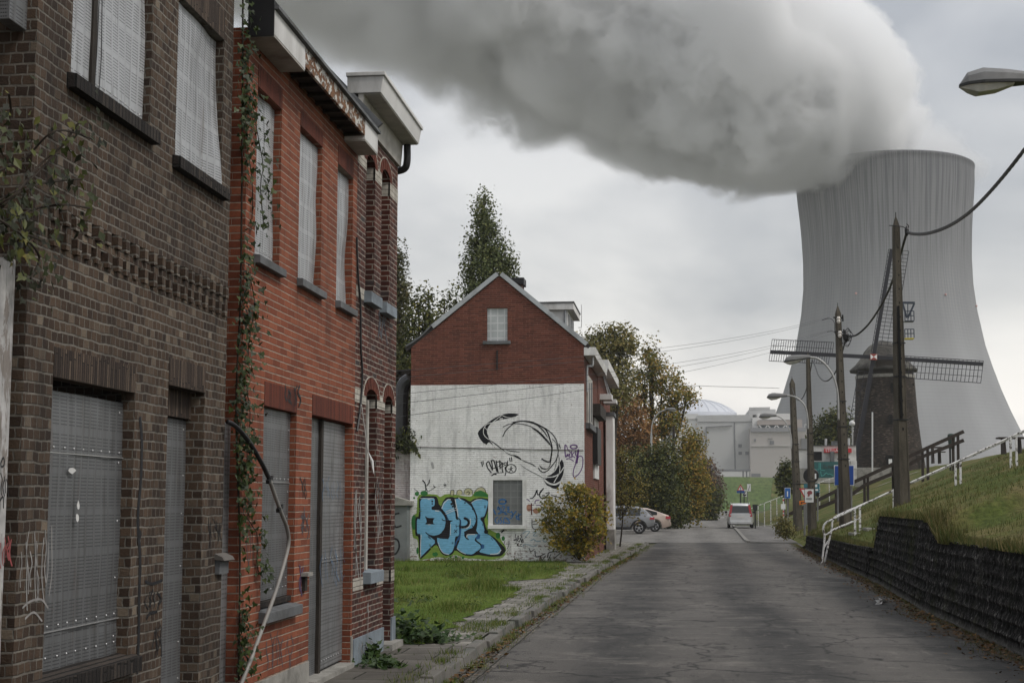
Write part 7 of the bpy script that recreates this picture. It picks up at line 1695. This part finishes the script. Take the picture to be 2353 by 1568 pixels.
# ------------------------------------------------------------------ cars
t = NT('car_glass'); M_GLASS = t.bsdf((.012, .015, .017), .06, 0, .6)
M_TYRE = paint('tyre_rubber', (.012, .012, .013), .8, .2, 8)
M_ALLOY = paint('alloy', (.42, .42, .43), .3, .1, 8, metal=.7)
M_TLIGHT = paint('tail_light_red', (.32, .012, .018), .2, .1, 8, spec=.6)
M_CLAD = paint('dark_cladding', (.02, .02, .022), .6, .2, 8)
M_PLATE = paint('number_plate', (.60, .58, .56), .5, .05)
def carpaint(name, col, metal=.5):
    t = NT(name); c = t.mix(1.0, col, t.ramp(t.noise(t.obj(), 2.5, 4), ((.3, .9), (.7, 1.08))), 'MULTIPLY')
    return t.bsdf(c, .32, metal, .5, None, Coat_Weight=.6, Coat_Roughness=.1)
def car(name, label, loc, rot, mat, W, belt, roof, low, wheels, rw, glass_y, rear_glass, tails, group, clad=False, rails=False, five=True, pillars=()):
    """belt/roof/low: (y, z) tables from the rear (-) to the front (+); body skinned across both tables"""
    o = thing(name, label, 'car', (0, 0, 0), group)
    y0, y1 = belt[0][0], belt[-1][0]; n = 64; secs = []; hw = W / 2
    plan = lambda y: hw * (1 - .16 * smooth(y0 + .55, y0, y) - .22 * smooth(y1 - .8, y1, y))
    for k in range(n + 1):
        y = lerp(y0, y1, k / n); zb = interp(y, low)
        for wy in wheels:
            d = abs(y - wy)
            if d < rw + .055: zb = max(zb, math.sqrt(max(0, (rw + .055) ** 2 - d * d)) + rw * .98)
        zt = interp(y, belt); w = plan(y); zm = lerp(zb, zt, .55)
        secs.append([Vector(p) for p in ((-w * .93, y, zb), (-w, y, lerp(zb, zt, .25)), (-w, y, zm), (-w * .965, y, zt - .03), (-w * .90, y, zt), (w * .90, y, zt), (w * .965, y, zt - .03), (w, y, zm), (w, y, lerp(zb, zt, .25)), (w * .93, y, zb))])
    b = MB(); loft(b, secs); b.build('body', mat, o, smooth=True, auto=32)
    if clad:
        b = MB(); sc = []
        for k in range(n + 1):
            y = lerp(y0 - .02, y1 + .02, k / n); zb = interp(y, low) - .01; zz_ = zb + .16
            for wy in wheels:
                d = abs(y - wy)
                if d < rw + .14: zb = max(zb, math.sqrt(max(0, (rw + .05) ** 2 - d * d)) + rw * .98); zz_ = max(zz_, math.sqrt(max(0, (rw + .14) ** 2 - d * d)) + rw)
            w = plan(y) + .012; sc.append([Vector((-w, y, zb)), Vector((-w, y, max(zb + .02, zz_))), Vector((w, y, max(zb + .02, zz_))), Vector((w, y, zb))])
        loft(b, sc); b.build('cladding', M_CLAD, o)
    ra, rb_ = roof[0][0], roof[-1][0]; secs = []; m = 40
    side = lambda y, f: plan(y) * lerp(.90, .72, f)
    for k in range(m + 1):
        y = lerp(ra, rb_, k / m); zt = interp(y, roof); zb = interp(y, belt) - .02; h = max(.005, zt - zb)
        secs.append([Vector(p) for p in ((-plan(y) * .90, y, zb), (-lerp(plan(y) * .90, plan(y) * .74, min(1, h / .5)), y, zb + h * .86), (-lerp(plan(y) * .86, plan(y) * .60, min(1, h / .5)), y, zt), (lerp(plan(y) * .86, plan(y) * .60, min(1, h / .5)), y, zt), (lerp(plan(y) * .90, plan(y) * .74, min(1, h / .5)), y, zb + h * .86), (plan(y) * .90, y, zb))])
    b = MB(); loft(b, secs); b.build('cabin', mat, o, smooth=True, auto=32)
    for sx in (-1, 1):
        for ya, yb in glass_y:
            b = MB(); N = 8; pr = None
            for k in range(N + 1):
                y = lerp(ya, yb, k / N); zt = interp(y, roof); zb = interp(y, belt); h = zt - zb; wA = plan(y) * .90; wB = lerp(plan(y) * .90, plan(y) * .74, min(1, h / .5)); q = []
                for f in (.08, .80): q.append(Vector((sx * (lerp(wA, wB, f / .86) + .012), y, zb + h * f)))
                if pr: b.quad(pr[0], q[0], q[1], pr[1]); b.quad(pr[1], q[1], q[0], pr[0])
                pr = q
            b.build('side_window', M_GLASS, o)
    b = MB(); (ya, za, wa_), (yb, zb, wb_) = rear_glass; b.prism([Vector((-wa_, ya, za)), Vector((wa_, ya, za)), Vector((wb_, yb, zb)), Vector((-wb_, yb, zb))], (0, .02, 0)); b.build('rear_window', M_GLASS, o)
    for sx in (-1, 1):
        for (x0, x1, z0, z1, x2) in tails:
            ye = y0 - .012; b = MB(); b.hexa([(sx * x0, ye, z0), (sx * x1, ye + .0, z0), (sx * x1, ye + .30, z0), (sx * x0, ye + .05, z0), (sx * (x0 - x2), ye + .02 + .18 * max(0, z1 - z0 - .4), z1), (sx * (x1 - x2), ye + .02 + .18 * max(0, z1 - z0 - .4), z1), (sx * (x1 - x2), ye + .34, z1), (sx * (x0 - x2), ye + .1, z1)]); b.build('tail_light', M_TLIGHT, o)
        for wy in wheels:
            x = sx * (hw - .09); A = Matrix.Rotation(sx * math.pi / 2, 3, 'Y')
            wh = MB().lathe([(rw * .66, -.10), (rw * .93, -.10), (rw, -.06), (rw, .06), (rw * .93, .10), (rw * .66, .10), (rw * .62, .05), (rw * .62, -.1)], (x, wy, rw), 28, False, A).build('wheel', M_TYRE, o, smooth=True, auto=40)
            rim = MB(); rim.lathe([(rw * .60, .04), (rw * .67, .098), (rw * .60, .105), (rw * .57, .05)], (x, wy, rw), 28, False, A)
            for k in range(5):
                a = 2 * math.pi * k / 5 + .3
                for da in ((-.11, .11) if five else (0,)):
                    c0 = Vector((x + sx * .085, wy + .05 * math.cos(a), rw + .05 * math.sin(a))); c1 = Vector((x + sx * .095, wy + rw * .61 * math.cos(a + da), rw + rw * .61 * math.sin(a + da))); rim.bar(c0, c1, .035, .02, up=(1, 0, 0))
            rim.lathe([(.005, .11), (.06, .10), (.07, .06)], (x, wy, rw), 12, False, A); rim.build('rim', M_ALLOY, wh)
            hub_ = MB().lathe([(rw * .60, .0), (rw * .60, .01)], (x, wy, rw), 20, True, A).build('brake_disc', M_CLAD, wh)
    zb0 = interp(y0, low); MB().box(-hw * .80, hw * .80, y0 - .05, y0 + .25, zb0 + .02, zb0 + .24).build('bumper', M_CLAD if clad else mat, o, bevel=.03)
    pz = interp(y0, belt); zpl = lerp(zb0, pz, .62); MB().box(-.26, .26, y0 - .022, y0 + .03, zpl, zpl + .115).build('number_plate', M_PLATE, o)
    for sx in (-1, 1):
        ym = roof[-1][0] - .75; b = MB().box(sx * hw, sx * (hw + .19), ym - .06, ym + .06, interp(ym, belt) + .02, interp(ym, belt) + .17); b.build('wing_mirror', M_CLAD, o, bevel=.03)
    if rails:
        for sx in (-1, 1): MB().tube(curve([(sx * hw * .70, ra + .25, interp(ra + .25, roof) - .01), (sx * hw * .72, ra + .5, interp(ra + .5, roof) + .055), (sx * hw * .72, rb_ - 1.6, interp(rb_ - 1.6, roof) + .055), (sx * hw * .70, rb_ - 1.3, interp(rb_ - 1.3, roof) - .01)], 5), .022, 8).build('roof_rail', M_ALLOY, o)
    o.location = loc; o.rotation_euler = (0, 0, rot); return o
vx = (PY(1673.5, 1154, 103).x + PY(1731, 1154, 103).x) / 2
van = car('parked_car', 'silver people carrier parked half on the right kerb, seen from behind', (vx, 105.2, .03), math.radians(-1.5), carpaint('silver_paint', (.58, .585, .59), .3), 1.80,
          ((-2.30, .98), (-2.24, 1.02), (-1.9, 1.03), (1.0, 1.0), (1.5, .95), (2.05, .83), (2.30, .66)), ((-2.27, 1.02), (-2.14, 1.38), (-1.98, 1.66), (-1.7, 1.72), (-.5, 1.74), (.35, 1.66), (1.45, .99)), ((-2.3, .28), (0, .20), (2.3, .25)), (-1.42, 1.42), .32,
          ((-1.85, -1.0), (-.9, .0), (.1, .75)), ((-2.285, 1.06, .68), (-2.10, 1.56, .58)), ((.66, .82, .80, 1.62, .13),), 'cars parked at the far junction', False, True)
b = MB(); b.box(-.16, .16, -2.345, -2.33, .845, .90); b.build('plate_text', M_CLAD, van)
MB().box(-.72, .72, -2.36, -2.29, .40, .56).build('bumper_strip', M_CLAD, van, bevel=.02)
MB().box(-.34, .34, -2.325, -2.28, .96, 1.0).build('tailgate_handle', M_ALLOY, van)
# the two cars on the forecourt: tails to the street
wl_ = PY(1450.5, 1223.5, 84.5)
car('parked_car', 'silver grey crossover with five spoke alloy wheels on the left forecourt', (wl_.x - .93 + .0, 84.5 + .9, .0), math.radians(90), carpaint('grey_silver_paint', (.23, .235, .245)), 1.86,
    ((-2.25, .92), (-2.1, 1.0), (-1.4, 1.02), (.9, .98), (1.6, .93), (2.25, .72)), ((-2.20, .98), (-1.75, 1.36), (-1.35, 1.58), (-.4, 1.64), (.3, 1.58), (1.35, .99)), ((-2.25, .36), (-1.9, .25), (1.9, .25), (2.25, .34)), (-1.37, 1.36), .345,
    ((-1.45, -.75), (-.65, .2), (.3, .72)), ((-2.19, 1.06, .62), (-1.80, 1.36, .55)), ((.52, .84, .84, .96, .03),), 'cars parked at the far junction', True)
w2 = PY(1487, 1215, 90.5)
car('parked_car', 'champagne coloured sloping back saloon parked behind the grey crossover', (w2.x - 1.02, 91.5, .0), math.radians(92), carpaint('champagne_paint', (.50, .40, .34), .35), 1.86,
    ((-2.42, .90), (-2.3, 1.01), (-1.7, 1.03), (1.0, .98), (1.8, .90), (2.42, .66)), ((-2.32, 1.02), (-1.75, 1.22), (-1.0, 1.47), (-.1, 1.52), (.4, 1.47), (1.45, .98)), ((-2.42, .36), (-2.0, .24), (2.0, .22), (2.42, .3)), (-1.45, 1.5), .345,
    ((-1.6, -.75), (-.65, .25), (.35, .85)), ((-2.05, 1.11, .60), (-1.30, 1.38, .54)), ((.46, .86, .80, .97, .03),), 'cars parked at the far junction', False)

# ------------------------------------------------------------------ cooling tower and its steam
TY = 715.0
TC = PY(2052, 1154, TY)                     # axis of the tower
def tower_r(v): return interp(v, ((340,203),(365,205),(440,203.5),(520,195),(600,191.5),(660,192.5),(720,199),(800,214),(880,237),(950,264),(1000,286),(1060,312),(1130,344)))
m = NT('tower_concrete'); o = m.xyz(m.obj())
ang = m.m('ARCTAN2', o[1], o[0])
rib = m.m('SINE', m.m('MULTIPLY', ang, 110.0))
rings = m.m('FRACT', m.m('DIVIDE', o[2], 1.6))
nz = m.noise(m.vec(m.m('MULTIPLY', ang, 60.0), m.m('MULTIPLY', o[2], .018)), 1.0, 5, .6)
top = m.n('ShaderNodeMapRange', {'Value': o[2], 1: 70.0, 2: 172.0}).outputs[0]
streak = m.m('MULTIPLY', m.ramp(nz, ((.45, 0.0), (.56, 1.0))), m.m('POWER', top, 1.2))
side = m.ramp(m.noise(m.vec(m.m('MULTIPLY', ang, 1.3), 0.0), 1.0, 2), ((.4, .9), (.6, 1.05)))
band2 = m.n('ShaderNodeMapRange', {'Value': m.noise(m.obj(), .03, 4), 1: .3, 2: .7, 3: .92, 4: 1.08}).outputs[0]
c = m.mix(1.0, (.285, .29, .298), side, 'MULTIPLY'); c = m.mix(1.0, c, band2, 'MULTIPLY')
c = m.mix(m.m('MULTIPLY', m.m('LESS_THAN', rings, .10), .22), c, (.12, .12, .12))
c = m.mix(m.m('MULTIPLY', m.ramp(rib, ((.72, 0.0), (1.0, 1.0))), m.m('MULTIPLY_ADD', top, .10, .04)), c, (.08, .08, .085))
c = m.mix(m.m('MULTIPLY', top, .62), c, (.075, .075, .078))
c = m.mix(m.m('MULTIPLY', streak, .95), c, (.045, .05, .062))
M_TOWER = m.bsdf(c, .9, 0, .2)
tow = thing('cooling_tower', 'huge grey concrete cooling tower with flared rim, pouring out steam', 'cooling tower', (TC.x, TY, 0))
prof = []
for v in (1180, 1130, 1060, 1000, 950, 900, 850, 800, 760, 720, 690, 660, 630, 600, 570, 540, 500, 460, 430, 412, 400):
    prof.append((tower_r(v) * .968 * TY / F, max(-1.0, PY(2041, v, TY).z)))
zt = prof[-1][1]; rt = prof[-1][0]
prof += [(rt + .25, zt + .3), (rt + .25, zt + 1.4), (rt - .8, zt + 2.0), (rt - 1.2, zt - 8), (rt - 3.0, zt - 30)]
MB().lathe(prof, (TC.x, TY, 0), 220, cap=False).build('shell', M_TOWER, tow, smooth=True, auto=40)
M_WARN = paint('warning_lamp_red', (.55, .30, .28), .4)
for u, v in ((1969, 698), (2163, 700), (2257, 712)):
    q = PY(u, v, TY); dx = (u - 2041) / 192.0
    rr = tower_r(v) * .968 * TY / F + .5; a = math.asin(max(-.97, min(.97, (q.x - TC.x) / rr))) - .13
    MB().lathe([(.05, -.55), (.5, -.3), (.5, .3), (.05, .55)], (TC.x + rr * math.sin(a), TY - rr * math.cos(a), q.z), 8).build('warning_lamp', M_WARN, tow)

# plume: real vapour in one closed volume; density follows a drifting, widening column broken by turbulence
def puff():
    t = NT('steam_vapour'); p = t.xyz(t.pos())
    n1 = t.n('ShaderNodeTexNoise', {'Vector': t.n('ShaderNodeVectorMath', {0: t.pos(), 1: (310.0, 40.0, 95.0)}, operation='ADD').outputs[0], 'Scale': .0095, 'Detail': 2.0, 'Roughness': .5}).outputs['Fac']
    n2 = t.n('ShaderNodeTexNoise', {'Vector': t.pos(), 'Scale': .019, 'Detail': 8.0, 'Roughness': .66}).outputs['Fac']
    pxw = t.m('ADD', p[0], t.m('ADD', t.m('MULTIPLY', t.m('SUBTRACT', n2, .5), 75.0), t.m('MULTIPLY', t.m('SUBTRACT', n1, .5), 45.0)))
    def along(tab):       # value of the table at world x
        x0, x1 = tab[0][0], tab[-1][0]; vals = [b for a, b in tab]; lo, hi = min(vals), max(vals)
        f = t.n('ShaderNodeMapRange', {'Value': pxw, 1: x0, 2: x1}).outputs[0]
        g = t.ramp(f, [((a - x0) / (x1 - x0), (b - lo) / max(1e-6, hi - lo)) for a, b in tab], 'CARDINAL')
        return t.m('ADD', t.m('MULTIPLY', g, hi - lo), lo)
    K = TY / F
    def column(stops, y0):
        zc = along([(PY(u, c, TY).x, PY(u, c, TY).z) for u, c, r in stops]); rc = along([(PY(u, c, TY).x, r * K) for u, c, r in stops])
        dz = t.m('SUBTRACT', p[2], zc); dy = t.m('MULTIPLY', t.m('SUBTRACT', p[1], y0), .8)
        return t.m('DIVIDE', t.m('SQRT', t.m('ADD', t.m('MULTIPLY', dz, dz), t.m('MULTIPLY', dy, dy))), rc)
    d = column([(600, -260, 360), (800, -220, 345), (1000, -170, 330), (1180, -60, 362), (1350, -28, 346), (1500, 33, 330), (1600, 108, 322), (1700, 156, 300), (1840, 210, 226), (1919, 243, 190), (1960, 233, 168), (2010, 238, 154), (2050, 276, 116), (2074, 285, 66), (2090, 296, 26), (2100, 300, 1)], TY - 26.0)
    d2 = column([(1900, 340, 1), (1960, 335, 70), (2010, 328, 105), (2060, 322, 95), (2110, 345, 90), (2160, 362, 88), (2210, 385, 72), (2240, 396, 46), (2266, 405, 1)], TY)
    puffs = t.m('ABSOLUTE', t.m('SUBTRACT', n2, .5))          # cauliflower heads
    bil = t.m('ADD', t.m('MULTIPLY', t.m('SUBTRACT', n1, .5), .95), t.m('SUBTRACT', t.m('MULTIPLY', t.m('SUBTRACT', n2, .5), 1.05), t.m('MULTIPLY', puffs, .8)))
    e = t.m('ADD', t.m('SUBTRACT', 1.17, d), bil)
    hard = t.n('ShaderNodeMapRange', {'Value': p[0], 1: PY(1050, 200, TY).x, 2: PY(1450, 200, TY).x, 3: 3.0, 4: 14.0}).outputs[0]
    core = t.m('MULTIPLY', e, hard, clamp=True)
    veil = t.m('MULTIPLY', t.m('ADD', t.m('SUBTRACT', 1.0, d2), t.m('MULTIPLY', bil, .7)), 2.0, clamp=True)
    dens = t.m('ADD', t.m('MULTIPLY', t.m('POWER', core, 1.4), PLUME_D), t.m('MULTIPLY', veil, .06))
    v = t.n('ShaderNodeVolumePrincipled', {'Color': (.986, .992, 1.0), 'Density': dens, 'Anisotropy': .2})
    t.t.links.new(v.outputs[0], t.out.inputs['Volume'])
    t.mat.cycles.homogeneous_volume = False
    try: t.mat.cycles.volume_step_rate = .45
    except Exception: pass
    return t.mat
PLUME_D = .14
# hull follows the plume so that the march stays short
pl = MB()
hull = [(440, -300, 860), (760, -280, 860), (1000, -230, 820), (1250, -90, 700), (1400, 0, 590), (1700, 135, 520), (1850, 190, 430), (2000, 245, 330), (2120, 300, 250), (2200, 370, 150), (2290, 388, 60)]
pts = [PY(u, v, TY - 8) for u, v, r in hull]; rad = [r * TY / F for u, v, r in hull]
pl.tube(pts, rad, 16)
tag(pl.build('steam_plume', puff()), 'broad grey plume of steam drifting up and left from the cooling tower', 'steam', None, 'stuff')

# ------------------------------------------------------------------ damp autumn air
t = NT('damp_air'); v = t.n('ShaderNodeVolumePrincipled', {'Color': (.93, .94, .95), 'Density': .00022, 'Anisotropy': .0})
t.t.links.new(v.outputs[0], t.out.inputs['Volume'])
tag(MB().box(-900, 1000, -70, 1400, -1.5, 520).build('haze', t.mat), 'thin grey haze filling the air over the whole street', 'haze', None, 'stuff')
